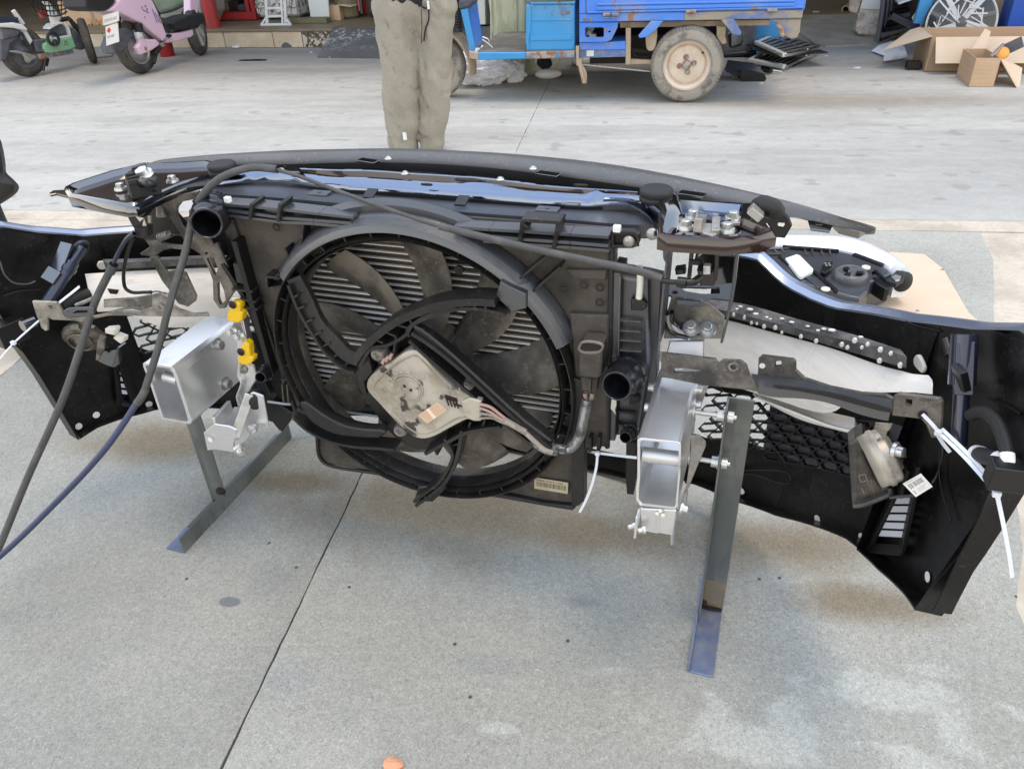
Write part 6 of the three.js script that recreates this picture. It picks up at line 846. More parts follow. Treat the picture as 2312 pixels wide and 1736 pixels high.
  { const f0 = -fl(t6(960, 250)).z - .0, P = (x, y, d = 0) => K.F_(t6(x, y), f0 + d), t = thing('gearbox_casting', 'dirty white aluminium gearbox casting behind the white frame', 'gearbox', K, P(960, 240, .12));
    const a = P(720, 60, .1), b = P(1225, 60, .1), g = []; part('housing', box(a.x, b.x, yF + .02, yF + .62, a.z - .34, a.z, .03), M.cast, t); for (let k = 0; k < 7; k++) { const x = lerp(a.x + .02, b.x - .02, k / 6); g.push(box(x - .008, x + .008, yF + .06, yF + .58, a.z, a.z + .02, .004)); } for (const y of [.12, .3, .46]) g.push(box(a.x, b.x, yF + y, yF + y + .025, a.z, a.z + .026, .006)); part('casting_rib', J(g), M.cast, t, null, { kind: 'stuff' }); for (const [x, y] of [[.25, .22], [.7, .38], [.55, .12]]) part('flange', rod(V(lerp(a.x, b.x, x), yF + y, a.z - .01), V(lerp(a.x, b.x, x), yF + y, a.z + .035), .05, .045, 22), M.cast, t); }
  { const f0 = -fl(t6(960, 310)).z, P = (x, y) => K.F_(t6(x, y), f0), t = thing('engine_subframe', 'white cast subframe with cross rungs standing on the step edge', 'car part', K, P(960, 312)), s = (n, a, b, w) => part(n, bar(P(...a), P(...b), w, .03, V(0, 0, 1), .004), M.scooterWhite, t);
    s('upright', [848, -60], [862, 280], .03); s('upright', [1030, -60], [1048, 280], .022); s('upright', [1070, -60], [1085, 270], .03); s('foot', [785, 300], [1150, 295], .035); s('stay', [790, 300], [852, 205], .02); s('stay', [1140, 295], [1082, 205], .02); s('rung', [855, 98], [1030, 92], .022); s('rung', [860, 195], [1040, 190], .022); s('foot', [890, 318], [1040, 315], .02); for (const y of [40, 130, 230]) s('lattice', [1045, y], [1078, y - 40], .008); }
  { const f0 = -fl(t6(1490, 255)).z, P = (x, y) => K.F_(t6(x, y), f0); single('white_board', plateF(K, L(t6, 1330, -80, 1575, -80, 1600, 238, 1385, 262), f0, .03, { bevel: .004 }), M.scooterWhite, 'plain off-white panel standing upright on the shop floor', 'panel', K, P(1490, 255)); single('dark_sill', box(P(1145, 280).x, P(1640, 280).x, yF, yF + .05, -f0 + .02, -f0 + .14, .006), M.olive, 'stained dark sill lying before the white panel', 'sill', K, V(P(1400, 280).x, yF, -f0 + .08)); }
  { const f0 = -fl(t6(1650, 240)).z, P = (x, y) => K.F_(t6(x, y), f0), c = thing('small_carton', 'small open cardboard carton beside the white panel', 'box', K, P(1650, 240)); const a = P(1592, 60), b = P(1705, 60); part('front', box(a.x, b.x, yF, a.y, a.z - .01, a.z, .001), M.cardboard, c); part('side', box(b.x, b.x + .008, yF, a.y + .02, a.z - .3, a.z, .001), M.cardDark, c); part('flap', bar(V(b.x, a.y, a.z - .15), V(b.x + .14, a.y - .02, a.z - .15), .3, .006, V(0, 1, 0)), M.cardIn, c); part('side', box(a.x - .006, a.x, yF, a.y, a.z - .3, a.z, .001), M.cardboard, c); }
  cyl('olive_drum', 'olive drum standing at the back of the shop floor', 'drum', t6(1830, 205), .13, .6, M.olive);
  { const o = fl(t6(1990, 205)), t = thing('hand_truck', 'red and black hand truck on small wheels in the shop', 'trolley', K, o); part('back_plate', bar(o.clone().add(V(0, .04, -.05)), o.clone().add(V(-.12, .8, -.25)), .2, .02, V(1, 0, 0)), M.red, t); for (const x of [-.14, .14]) part('wheel', rod(V(o.x + x - .02, yF + .06, o.z), V(o.x + x + .02, yF + .06, o.z), .06, .06, 20), M.rubber, t); part('frame', J(bar(o.clone().add(V(.02, .04, .03)), o.clone().add(V(-.02, .9, -.1)), .03, .03), bar(o.clone().add(V(.14, .04, .03)), o.clone().add(V(.1, .9, -.1)), .03, .03)), M.blackSatin, t); }
}
// ---- raised rough apron on the right
slab(L(t3, -620, -260, 1100, -260, 1000, 330, 640, 470, 560, 492, 300, 500, 60, 512, -60, 480, -300, 300, -620, 250).map(gp), M.apron || (M.apron = std({ map: beigeMap.clone(), color: lin(.62, .64, .66), roughness: .9, bumpMap: blotN, bumpScale: .012 })), null, 'rough_apron').position.y += .014;

// ---- cargo tricycle
{
  const fw = -T.Y_(D(1485, 219), 0).z, fb = fw - .03;
  const tr = thing('cargo_tricycle', 'blue cargo tricycle with rusty floor edge and cream wheels parked across the street', 'cargo tricycle', T, V(T.F_(t1(1700, 600), fw).x, 0, -fw - .4));
  const P = (z, x, y, f = fb) => T.F_(z(x, y), f);
  // load bed
  const bx0 = P(t1, 1622, 200).x, bx1 = P(t2, 2005, 100).x, by = P(t2, 900, 120).y, dep = 1.05;
  const bed = part('load_bed', J(box(bx0, bx1, by - .01, by + .01, -fb - dep, -fb - .03), box(bx0, bx1, by, by + .42, -fb - dep, -fb - dep + .025), box(bx0, bx0 + .025, by, by + .42, -fb - dep, -fb), box(bx1 - .025, bx1, by, by + .42, -fb - dep, -fb)), M.blueP, tr);
  part('side_board', plateF(T, [t1(1706, -170), t1(1706, 162), ...L(t2, 0, 122, 1990, 92, 2010, -190)], fb - .012, .025, { bevel: .003 }), M.blueP, bed);
  for (const [a, b, h] of [[[1830, 50], [1900, 5], .012], [[1830, 100], [1900, 45], .02]]) part('board_rib', bar(P(t1, ...a, fb - .016), P(t2, ...b, fb - .016), .016, h, V(0, 1, 0), .004), M.blueP, bed);
  part('board_rib', bar(P(t1, 1720, 145, fb - .016), P(t2, 1990, 75, fb - .016), .012, .012, V(0, 1, 0), .003), M.blueP, bed);
  part('corner_post', plateF(T, L(t1, 1622, -170, 1702, -170, 1702, 165, 1622, 165), fb - .006, .05, { bevel: .004 }), M.blueP, bed);
  part('bed_rail', plateF(T, [t1(1622, 172), ...L(t2, 0, 135, 700, 128, 700, 222, 0, 232), t1(1622, 262)], fb - .008, .06, { bevel: .004 }), M.blueP, bed); part('bed_rail', plateF(T, L(t2, 700, 128, 1990, 103, 1975, 197, 700, 222), fb - .008, .06, { bevel: .004 }), M.dustRail, bed, 'dusty rear part of the bed rail');
  for (const [z, x, y] of [[t1, 1960, 172], [t1, 2040, 172], [t2, 770, 122], [t2, 1650, 110]]) part('hinge', J(rod(P(z, x - 55, y, fb - .02), P(z, x + 55, y, fb - .02), .011, .011, 12), bar(P(z, x - 20, y + 30, fb - .012), P(z, x + 20, y + 30, fb - .012), .035, .006, V(0, 1, 0))), M.rusty, bed);
  for (const [x, y] of [[1690, 228], [1755, 232]]) part('rivet', bolt(P(t1, x, y, fb - .01), V(0, 0, 1), .008, .006), M.rusty, bed);
  part('tail_corner', plateF(T, L(t2, 1640, 206, 1965, 198, 1950, 350, 1922, 410, 1865, 424, 1800, 398, 1740, 300), fb + .01, .05, { bevel: .006 }), M.dustRail, tr); part('tail_hook', J(tube(L(t2, 1700, 260, 1745, 300, 1760, 370, 1790, 390).map((p) => T.F_(p, fb - .01)), .014, 20, 8)), M.rusty, tr);
  // chassis
  part('chassis_rail', J(plateF(T, L(t2, 0, 238, 1630, 214, 1625, 272, 0, 300), fb + .08, .05)), M.creamMetal, tr); part('chassis_rail', box(bx0, bx1 - .1, by - .16, by - .11, -fb - .8, -fb - .75), M.creamMetal, tr);
  part('frame_upright', J(plateF(T, L(t2, 62, 300, 116, 300, 112, 700, 60, 702), fb + .03, .04), plateF(T, L(t2, 100, 640, 345, 652, 345, 690, 60, 700), fb + .05, .04)), M.creamMetal, tr);
  part('spring_hanger', plateF(T, L(t2, 285, 310, 398, 300, 390, 480, 365, 540, 330, 552, 295, 535, 280, 470), fb + .02, .03, { smooth: 2 }), M.creamMetal, tr); part('spring_hanger', plateF(T, L(t2, 1050, 285, 1150, 290, 1140, 390, 1160, 465, 1110, 482, 1050, 390), fb + .03, .03), M.creamMetal, tr);
  part('mudguard_stay', plateF(T, L(t2, 335, 228, 465, 228, 400, 312, 290, 402, 212, 412, 198, 385), fb - .04, .012, { bevel: .003 }), M.blueP, tr); part('mudguard_stay', plateF(T, L(t2, 1095, 212, 1235, 210, 1320, 350, 1308, 386, 1225, 372), fb - .04, .012, { bevel: .003 }), M.dustRail, tr);
  part('underbody', J(box(bx0 + .05, bx1 - .5, by - .35, by - .17, -fb - .75, -fb - .22)), M.weld, tr);
  part('leaf_spring', J(tube(L(t2, 120, 540, 300, 560, 500, 600).map((p) => T.F_(p, fb + .1)), .02, 20, 6), tube(L(t2, 120, 520, 170, 610, 240, 630, 330, 600).map((p) => T.F_(p, fb + .08)), .008, 24, 6)), M.weld, tr);
  part('brake_rod', tube([P(t1, 1640, 765, fw), P(t1, 2200, 822, fw), P(t2, 325, 775, fw)], .0055, 20, 8), M.zincDull, tr);
  // wheels: axis towards the viewer
  const wheel = (c, r, w, fz, cream, lab) => {
    const o = V(c.x, r, -fz), ax = V(0, 0, 1), q = part('wheel', lathe([[r * .62, -w * .45], [r * .70, -w * .5], [r * .90, -w * .48], [r * .985, -w * .30], [r, 0], [r * .985, w * .30], [r * .90, w * .48], [r * .70, w * .5], [r * .62, w * .45], [r * .60, 0], [r * .62, -w * .45]], 72, o, ax), M.tyre, tr, lab);
    const lug = []; for (let k = 0; k < 64; k++) { const a = k / 64 * 2 * Math.PI; for (const s of [-1, 1]) { const b = a + (s > 0 ? .05 : 0), e = (rr_, z) => o.clone().add(V(Math.cos(b) * rr_, Math.sin(b) * rr_, z)); lug.push(bar(e(r * .91, s * w * .45), e(r * .975, s * w * .26), r * .05, r * .03, V(-Math.sin(b), Math.cos(b), 0))); } } part('tread_lug', J(lug), M.tyre, q, null, { kind: 'stuff' });
    part('rim', lathe([[.0001, w * .22], [r * .09, w * .22], [r * .12, w * .16], [r * .30, w * .17], [r * .46, w * .20], [r * .52, w * .10], [r * .535, w * .12], [r * .54, w * .3], [r * .59, w * .36], [r * .635, w * .47], [r * .65, w * .46], [r * .64, w * .36], [r * .60, w * .2], [r * .60, -w * .4], [.0001, -w * .2]], 64, o, ax), cream, q);
    part('hub', lathe([[.0001, .03], [r * .07, .03], [r * .1, .022], [r * .125, .018], [r * .125, 0]], 28, o.clone().add(V(0, 0, w * .17)), ax), M.rusty, q);
    for (let k = 0; k < 4; k++) { const a = (100 + k * 90) * RAD; part('wheel_nut', J(bolt(o.clone().add(V(Math.cos(a) * r * .2, Math.sin(a) * r * .2, w * .165)), ax, .013, .016)), M.rusty, q); } part('valve', rod(o.clone().add(V(Math.cos(.65) * r * .5, Math.sin(.65) * r * .5, w * .2)), o.clone().add(V(Math.cos(.65) * r * .55, Math.sin(.65) * r * .55, w * .3)), .006), M.rubber, q); return q;
  };
  const cR = T.F_(t2(725, 682), fw), rR = (T.F_(t2(1122, 690), fw).x - T.F_(t2(328, 690), fw).x) / 2;
  wheel(cR, rR, .14, fw + .02, M.wheelCream, 'rear wheel with cream rim'); wheel(cR, rR, .14, fw + .95, M.wheelCream); part('axle', rod(V(cR.x, rR, -fw), V(cR.x, rR, -fw - .95), .04), M.weld, tr);
  const ff = -T.Y_(t1(20, 1150), 0).z, cF = T.F_(t1(-75, 790), ff), rF = T.F_(t1(272, 790), ff).x - cF.x; M.rimTan = std({ map: dusty([.62, .40, .25], [.35, .27, .2], .4, 511, .4), roughness: .55 });
  wheel(V(cF.x, 0, 0), rF, .11, ff, M.rimTan, 'front wheel with tan rim');
  part('front_mudguard', loft(Array.from({ length: 13 }, (_, k) => { const a = (150 - k * 13.5) * RAD, rr_ = rF + .05, e = (d, z) => V(cF.x + Math.cos(a) * (rr_ + d), rF + Math.sin(a) * (rr_ + d), -ff + z); return [e(0, -.08), e(.02, -.05), e(.025, 0), e(.02, .05), e(0, .08), e(-.01, .078), e(.01, 0), e(-.01, -.078)]; }), { closed: true, caps: true }), M.creamMetal, tr);
  part('front_fork', J(rod(V(cF.x + .02, rF, -ff + .09), V(cF.x + .22, rF + .62, -ff + .09), .02), rod(V(cF.x + .02, rF, -ff - .09), V(cF.x + .22, rF + .62, -ff - .09), .02), box(cF.x + .1, cF.x + .3, rF + .55, rF + .75, -ff - .1, -ff + .1, .03)), M.weld, tr);
  { const a = T.F_(t1(165, 370), ff - .09), b = T.F_(t1(150, 90), ff - .09), p = []; for (let i = 0; i <= 90; i++) { const t = i / 90, w = t * 9 * 2 * Math.PI; p.push(a.clone().lerp(b, t).add(V(Math.cos(w) * .032, 0, Math.sin(w) * .032))); } part('coil_spring', tube(p, .007, 220, 6), M.rubber, tr); }
  part('handlebar', J(rod(V(cF.x + .25, rF + .6, -ff), V(cF.x + .38, 1.0, -ff), .018), rod(V(cF.x + .38, 1.0, -ff - .35), V(cF.x + .38, 1.0, -ff + .35), .014)), M.rubber, tr);
  // cab floor, leg shield and seat box
  const yf = P(t1, 700, 612).y, fx1 = P(t1, 1568, 600).x, fx0 = P(t1, 312, 640).x;
  const fl = part('cab_floor', box(fx0 + .05, fx1, yf - .012, yf, -fb - .9, -fb - .012), M.rampish || (M.rampish = std({ map: dusty([.11, .105, .095], [.2, .185, .16], .7, 513, .6), roughness: .8 })), tr);
  part('floor_edge', plateF(T, L(t1, 310, 612, 420, 622, 985, 620, 985, 700, 420, 716, 312, 690), fb, .03, { bevel: .006 }), M.blueCab, fl, 'blue front edge with a scuffed corner'); part('floor_corner', plateF(T, L(t1, 308, 608, 420, 620, 425, 716, 312, 695), fb - .004, .03, { bevel: .006 }), M.creamMetal, fl); part('floor_edge', plateF(T, L(t1, 986, 618, 1568, 602, 1570, 690, 986, 702), fb, .03, { bevel: .006 }), M.rusty, fl, 'rusty rear floor edge');
  part('leg_shield', J(plateF(T, L(t1, 208, 115, 290, 98, 350, 420, 378, 560, 378, 606, 315, 604, 300, 520), fb + .06, .02, { bevel: .004 })), M.blueCab, tr); part('shield_panel', J(plateF(T, L(t1, 292, 100, 345, 72, 420, 520, 385, 570), fb + .12, .02), plateF(T, L(t1, 350, 70, 400, 30, 468, 500, 425, 540), fb + .2, .02)), M.blueP, tr); part('shield_top', plateF(T, L(t1, 185, 95, 190, 10, 400, -60, 410, 10, 290, 85, 210, 105), fb + .05, .1, { bevel: .01 }), M.greyBlue, tr);
  part('floor_wire', tube(L(t1, 470, 470, 540, 520, 590, 565).map((p) => T.F_(p, fb + .1)), .006), M.zinc, tr); part('floor_wire', tube(L(t1, 470, 440, 540, 470, 550, 500).map((p) => T.F_(p, fb + .14)), .006), M.zinc, tr);
  const seat = part('seat_box', plateF(T, L(t1, 992, 44, 1568, 44, 1566, 604, 1000, 608), fb + .02, .5, { bevel: .012, seg: 2 }), M.blueCab, tr);
  part('pressed_rib', J(bar(P(t1, 1050, 232, fb + .02), P(t1, 1545, 228, fb + .02), .012, .016, V(0, 1, 0), .005)), M.blueCab, seat); part('pressed_rib', bar(P(t1, 1040, 455, fb + .02), P(t1, 1535, 445, fb + .02), .014, .03, V(0, 1, 0), .006), M.blueCab, seat); part('side_flange', J(plateF(T, L(t1, 990, 60, 1045, 70, 1045, 340, 1020, 480, 1020, 600, 1000, 606, 985, 480), fb + .01, .02, { bevel: .004 })), M.blueCab, seat); part('top_band', J(plateF(T, L(t1, 1040, 20, 1570, 16, 1570, 46, 1040, 48), fb + .005, .5, { bevel: .004 })), M.blueCab, seat); part('seat_top', plateF(T, L(t1, 1000, -60, 1570, -60, 1570, 14, 1000, 18), fb, .5, { bevel: .02 }), M.creamMetal, seat);
  part('lock', J(rod(P(t1, 1435, 132, fb + .03), P(t1, 1435, 132, fb + .008), .024, .02, 18)), M.rusty, seat); for (const [x, y] of [[1068, 68], [1495, 66]]) part('rivet', bolt(P(t1, x, y, fb + .022), V(0, 0, 1), .008, .006), M.zincDull, seat);
  part('battery_guard', plateF(T, L(t1, 1622, 266, 2082, 266, 2076, 330, 2005, 470, 1940, 500, 1622, 506), fb, .012, { bevel: .004, holes: [rectPx(t1, 1682, 316, 1922, 450), L(t1, 1962, 292, 2036, 296, 2034, 312, 1960, 310), L(t1, 1962, 358, 2010, 360, 1990, 396, 1955, 390)] }), M.blueP, tr);
  part('battery_box', J(plateF(T, L(t1, 1625, 510, 2170, 490, 2172, 588, 1625, 592), fb + .02, .3)), M.blueP, tr); part('lower_box', J(plateF(T, L(t1, 1560, 596, 2178, 590, 2182, 672, 1560, 690), fb + .03, .3)), M.dustRail, tr); part('white_plate', plateF(T, L(t1, 1706, 600, 1796, 596, 1796, 668, 1706, 672), fb + .02, .006), M.scooterWhite, tr); part('bottle', J(plateF(T, L(t1, 1725, 365, 1755, 365, 1760, 400, 1815, 410, 1820, 450, 1740, 450), fb + .12, .05)), M.scooterWhite, tr);
  part('foot_lever', J(plateF(T, L(t1, 1578, 545, 1618, 545, 1612, 780, 1590, 782), fb - .01, .02), tube(L(t1, 1630, 690, 1632, 780, 1660, 900, 1680, 985).map((p) => T.F_(p, fb)), .014, 24, 8), tube(L(t1, 1640, 770, 1690, 870, 1690, 985).map((p) => T.F_(p, fb + .02)), .012, 24, 8)), M.creamMetal, tr);
}
function rectPx(z, x0, y0, x1, y1, r = 28) { return rect(x0, y0, x1, y1, r).map(([a, b]) => z(a, b)); }
// ---- things behind and beside the tricycle
const crumple = (O, sx, sy, sz, amp, seed, det = 4) => { const g = new THREE.IcosahedronGeometry(1, det * 4), p = g.attributes.position, v = V(); for (let i = 0; i < p.count; i++) { v.fromBufferAttribute(p, i); const a = Math.atan2(v.z, v.x) / 6.2832 + .5, b = v.y * .5 + .5, n = fbm(a, b, 6, 4, seed, 5), n2 = Math.abs(fbm(a, b, 16, 3, seed + 7, 12) - .5) * 2; const k = 1 + amp * (n - .5) * 2 - amp * .6 * n2; p.setXYZ(i, O.x + v.x * sx * k, Math.max(O.y + .003, O.y + sy * .8 + v.y * sy * k), O.z + v.z * sz * k); } return toCreasedNormals(g, .35); };
{
  const o1 = T.Y_(t1(450, 1020), 0), o2 = T.Y_(t1(860, 965), 0), o3 = T.Y_(t1(735, 930), 0), s = (a, b, f) => Math.abs(T.F_(b, f).x - T.F_(a, f).x) / 2;
  single('plastic_bag', crumple(o1.clone().add(V(0, 0, -.05)), .25, .14, .16, .4, 601), M.bag, 'large crumpled white plastic bag on the ground under the tricycle', 'plastic bag', T, o1);
  single('plastic_bag', crumple(o2, .085, .08, .07, .5, 607), M.bag, 'small crumpled plastic bag beside the pale green tub', 'plastic bag', T, o2);
  const tb = T.Y_(t1(955, 925), 0), f0 = -tb.z, w = T.F_(t1(985, 300), f0).x, x0 = T.F_(t1(520, 300), f0).x;
  const tub = thing('storage_tub', 'tall pale green plastic tub standing behind the tricycle floor', 'tub', T, V((w + x0) / 2, 0, tb.z - .25));
  part('body', loft([0, .02, .25, .5, .75, 1.05].map((h, i) => rect(lerp(x0 + .06, x0 - .02, h), -tb.z + 0, lerp(tb.x + .02, w + .06, h), -tb.z + .5, .05).map(([a, b]) => V(a, h, -b + (i === 0 ? -.0 : .0)))), { closed: true, caps: true, crease: .6 }), M.paleTub, tub); part('rim', loft([1.05, 1.09, 1.09].map((h, i) => rect(x0 - .05, -tb.z - .02, w + .08, -tb.z + .52, .06).map(([a, b]) => V(i === 2 ? lerp(a, (x0 + w) / 2, .1) : a, h, -b))), { closed: true }), M.paleTub, tub);
  for (const x of [570, 870]) part('moulded_rib', bar(T.F_(t1(x, -50), f0 - .004), T.F_(t1(x + 6, 500), f0 - .004), .012, .014, V(0, 0, 1)), M.paleTub, tub); part('print', J(...[[820, 760], [850, 765], [875, 775], [835, 790], [865, 795]].map(([x, y]) => bar(T.F_(t1(x, y), f0 - .002), T.F_(t1(x + 14, y + 10), f0 - .002), .008, .001, V(0, 0, 1)))), M.weld, tub);
  single('pale_board', plateF(T, L(t1, 400, -60, 495, -60, 505, 290, 440, 290), f0 + .6, .04), M.scooterWhite, 'pale lilac-white board behind the leg shield', 'board', T, T.F_(t1(460, 290), f0 + .6).setY(0));
  // dark bumper piece, barrel and grilles behind the rear wheel
  const gb = T.Y_(t2(1440, 615), 0), g0 = -gb.z; const bp = thing('bumper_piece', 'dark grey car bumper piece with an opening, behind the rear wheel', 'car part', T, gb);
  part('shell', plateF(T, L(t2, 1090, 260, 1480, 255, 1470, 420, 1430, 560, 1420, 600, 1130, 620, 1110, 560), g0, .08, { bevel: .015, seg: 2, holes: [L(t2, 1150, 330, 1330, 300, 1355, 440, 1330, 510, 1210, 545, 1160, 520)] }), M.greyBlue, bp); part('lower_edge', plateF(T, L(t2, 1120, 580, 1480, 545, 1480, 590, 1300, 618, 1130, 640), g0 - .03, .1, { bevel: .01 }), M.blackSatin, bp); part('bracket', J(plateF(T, L(t2, 1160, 400, 1210, 360, 1210, 560, 1150, 560), g0 + .05, .04)), M.weld, bp); part('inner_panel', plateF(T, L(t2, 1150, 320, 1350, 300, 1350, 520, 1150, 540), g0 + .12, .01), M.scooterWhite, bp);
  const ob = T.Y_(t2(1560, 560), 0); const rB = .17; const bar_ = thing('blue_barrel', 'blue plastic barrel partly hidden behind the tricycle tail', 'barrel', T, ob.clone().add(V(.02, 0, -.15))); part('shell', lathe([[.0001, 0], [rB * .95, 0], [rB, .03], [rB, .2], [rB * 1.03, .22], [rB, .24], [rB, .5], [rB * .9, .55], [.0001, .55]], 36, ob.clone().add(V(.04, 0, -.15)), V(0, 1, 0)), M.blueCab, bar_);
  const grilleY = (lab, px, y, tilt, n) => { // chrome grille lying on the ground: frame, slats and cross bars
    const q = px.map((p) => T.Y_(p, y)), c = q.reduce((a, b) => a.clone().add(b)).divideScalar(q.length), t = thing('chrome_grille', lab, 'car grille', T, c.clone().setY(0), 'car grilles stacked behind the tricycle'); const at = (u, v) => q[0].clone().lerp(q[1], u).lerp(q[3].clone().lerp(q[2], u), v);
    part('frame', J(bar(at(0, 1), at(1, 1), .045, .03, V(0, 1, 0), .012), bar(at(0, 1), at(0, 0), .02, .02, V(0, 1, 0), .008)), M.scooterWhite, t, 'bright chrome edge'); part('frame_edge', J(bar(at(1, 1), at(1, 0), .016, .02), bar(at(0, 0), at(1, 0), .016, .02)), M.chrome, t);
    for (let k = 1; k < 7; k++) { const u = k / 7; part('slat', J(bar(at(u, .96), at(u + .02, .03), .012, .012, V(0, 1, .4))), M.chrome2 || (M.chrome2 = std({ color: lin(.42), metalness: .7, roughness: .3 })), t); } part('cross_bar', bar(at(.0, .45).add(V(0, .012, 0)), at(1, .35).add(V(0, .012, 0)), .008, .006), M.chrome, t); part('back_plate', bar(at(0, .5).add(V(0, -.022, 0)), at(1, .5).add(V(0, -.022, 0)), q[0].distanceTo(q[3]) * .9, .006), M.weld, t); return t; };
  grilleY('lower chrome car grille flat on the ground', L(t2, 1560, 560, 2150, 560, 1790, 725, 1400, 650), .03, 0, 5); grilleY('upper chrome car grille lying on the lower one', L(t2, 1700, 360, 2165, 520, 1790, 600, 1480, 460), .12, 0, 5);
  const ut = T.Y_(t2(1440, 885), 0), u0 = -ut.z; const un = thing('undertray_piece', 'black ribbed plastic undertray piece lying beside the rear wheel', 'car part', T, ut); part('front_face', plateF(T, L(t2, 1320, 735, 1565, 800, 1590, 850, 1570, 885, 1340, 885, 1300, 830), u0, .02), M.blackSatin, un); part('top_face', loft([L(t2, 1170, 645, 1300, 665, 1440, 680, 1500, 720, 1588, 810).map((p, i) => T.F_(p, u0 + .22 - i * .03)), L(t2, 1130, 760, 1220, 800, 1300, 830, 1340, 850, 1560, 850).map((p) => T.F_(p, u0 + .005))]), M.guide, un); for (let k = 0; k < 6; k++) part('rib', bar(T.F_(t2(1170 + k * 32, 700 + k * 16), u0 + .12 - k * .015), T.F_(t2(1180 + k * 30, 780 + k * 14), u0 + .1 - k * .015), .02, .03), M.weld, un);
  const sd = T.Y_(t2(1600, 770), 0); const sc = thing('screwdriver', 'black handled tool with metal tip on the ground by the grilles', 'tool', T, sd); part('handle', rod(T.Y_(t2(1545, 745), .03), T.Y_(t2(1645, 762), .03), .026, .022, 12), M.blackSatin, sc); part('shaft', rod(T.Y_(t2(1645, 758), .03), T.Y_(t2(1755, 775), .012), .006), M.zinc, sc);
}
// ---- goods on the right: boxes, wheel, parcels, frames, cabinet
const Q = new Frame(14);
{
  const bb = Q.Y_(t3(1140, 775), 0), f0 = -bb.z, x0 = bb.x, x1 = x0 + 1.05, P = (x, y, f = f0) => Q.F_(t3(x, y), f), hB = P(1230, 400).y, dz = .42, xl = x0 - .0;
  const bx = thing('cardboard_box', 'large open cardboard box with folded-out flaps in front of the wrapped wheel', 'box', Q, V((x0 + x1) / 2, 0, -f0 - dz / 2));
  part('front_wall', box(x0, x1, .002, hB, -f0 - .006, -f0, .001), M.cardDark, bx); part('back_wall', box(x0, x1, .002, hB, -f0 - dz, -f0 - dz + .006, .001), M.cardboard, bx); part('side_wall', box(x0 - .006, x0, .002, hB, -f0 - dz, -f0, .001), M.cardDark, bx); part('side_wall', box(x1, x1 + .006, .002, hB, -f0 - dz, -f0, .001), M.cardboard, bx); part('bottom', box(x0, x1, .002, .008, -f0 - dz, -f0, .001), M.cardboard, bx);
  const flap = (a, b, c, d) => { const n = b.clone().sub(a).cross(d.clone().sub(a)).normalize().multiplyScalar(.006); return loft([[a, b, b.clone().add(n), a.clone().add(n)], [d, c, c.clone().add(n), d.clone().add(n)]], { closed: true, caps: true, crease: .2 }); };
  part('front_flap', flap(V(x0 + .02, hB, -f0), V(x1, hB, -f0), V(x1 - .02, P(1500, 680, f0 - .1).y, -f0 + .11), V(x0 + .03, P(1260, 680, f0 - .1).y, -f0 + .11)), M.cardIn, bx); part('side_flap', flap(V(x0, hB, -f0 - .02), V(x0, hB + .0, -f0 - dz), P(990, 325, f0 + .5), P(685, 545, f0 + .12)), M.cardIn, bx); part('crease', bar(V(x0 - .003, .01, -f0 + .002), V(x0 + .02, hB, -f0 + .002), .006, .004, V(0, 0, 1)), M.cardboard, bx);
  const sb = Q.Y_(t3(1610, 928), 0), s1 = Q.Y_(t3(1870, 940), 0), fs = -s1.z, hS = Q.F_(t3(1700, 620), fs + .02).y; const sx = thing('small_cardboard_box', 'small open cardboard box holding orange and grey parts', 'box', Q, V((sb.x + s1.x) / 2, 0, -fs - .15));
  const w = s1.x - sb.x, dd = .34; part('front_wall', box(sb.x, s1.x, .002, hS, -fs - .005, -fs, .001), M.cardboard, sx); part('side_wall', box(s1.x, s1.x + .005, .002, hS, -fs - dd, -fs, .001), M.cardboard, sx); part('side_wall', box(sb.x - .005, sb.x, .002, hS, -fs - dd, -fs, .001), M.cardboard, sx); part('back_wall', box(sb.x, s1.x, .002, hS, -fs - dd, -fs - dd + .005, .001), M.cardboard, sx); part('flap', flap(V(s1.x + .004, hS, -fs - .01), V(s1.x + .004, hS, -fs - dd), V(s1.x + .25, hS - .12, -fs - dd + .05), V(s1.x + .16, hS - .2, -fs + .03)), M.cardIn, sx); part('flap', flap(V(s1.x, hS, -fs - dd), V(sb.x + .05, hS, -fs - dd), V(sb.x + .12, hS + .12, -fs - dd - .06), V(s1.x + .02, hS + .1, -fs - dd - .06)), M.cardIn, sx);
  const oo = Q.F_(t3(2005, 560), fs + .2); const og = thing('orange_part', 'round orange plastic part in the small cardboard box', 'car part', Q, V(oo.x, .02, oo.z)); part('disc', lathe([[.0001, .024], [.02, .028], [.045, .016], [.05, 0], [.036, -.02], [.0001, -.02]], 28, oo.clone().add(V(-.02, -.01, 0)), V(-.2, .75, .6)), M.orange, og); part('stem', rod(oo.clone().add(V(-.02, -.02, 0)), V(oo.x - .02, .02, oo.z), .02), M.orange, og);
  single('metal_rod', rod(Q.F_(t3(1845, 615), fs + .04), Q.F_(t3(1985, 480), fs + .24), .01), M.zinc, 'thin pale rod leaning in the small cardboard box', 'rod', Q, Q.F_(t3(1845, 615), fs + .04).setY(.05)); single('grey_sheet', bar(Q.F_(t3(2060, 450), fs + .26), Q.F_(t3(2090, 560), fs + .26), .14, .01, V(0, 0, 1)), M.greyBlue, 'grey sheet standing in the small cardboard box', 'sheet', Q, Q.F_(t3(2080, 560), fs + .26));
  // alloy wheel in stretch film
  const wc = Q.F_(t3(1530, 245), f0 + .55), wr = (Q.F_(t3(1905, 240), f0 + .55).x - Q.F_(t3(1135, 240), f0 + .55).x) / 2, ax = V(-.12, .22, .97).normalize(), wh = thing('alloy_wheel', 'large spoked alloy wheel wrapped in clear stretch film', 'wheel', Q, V(wc.x, wc.y - wr, wc.z)); M.alloyDark = std({ color: lin(.045), roughness: .3, metalness: .5 });
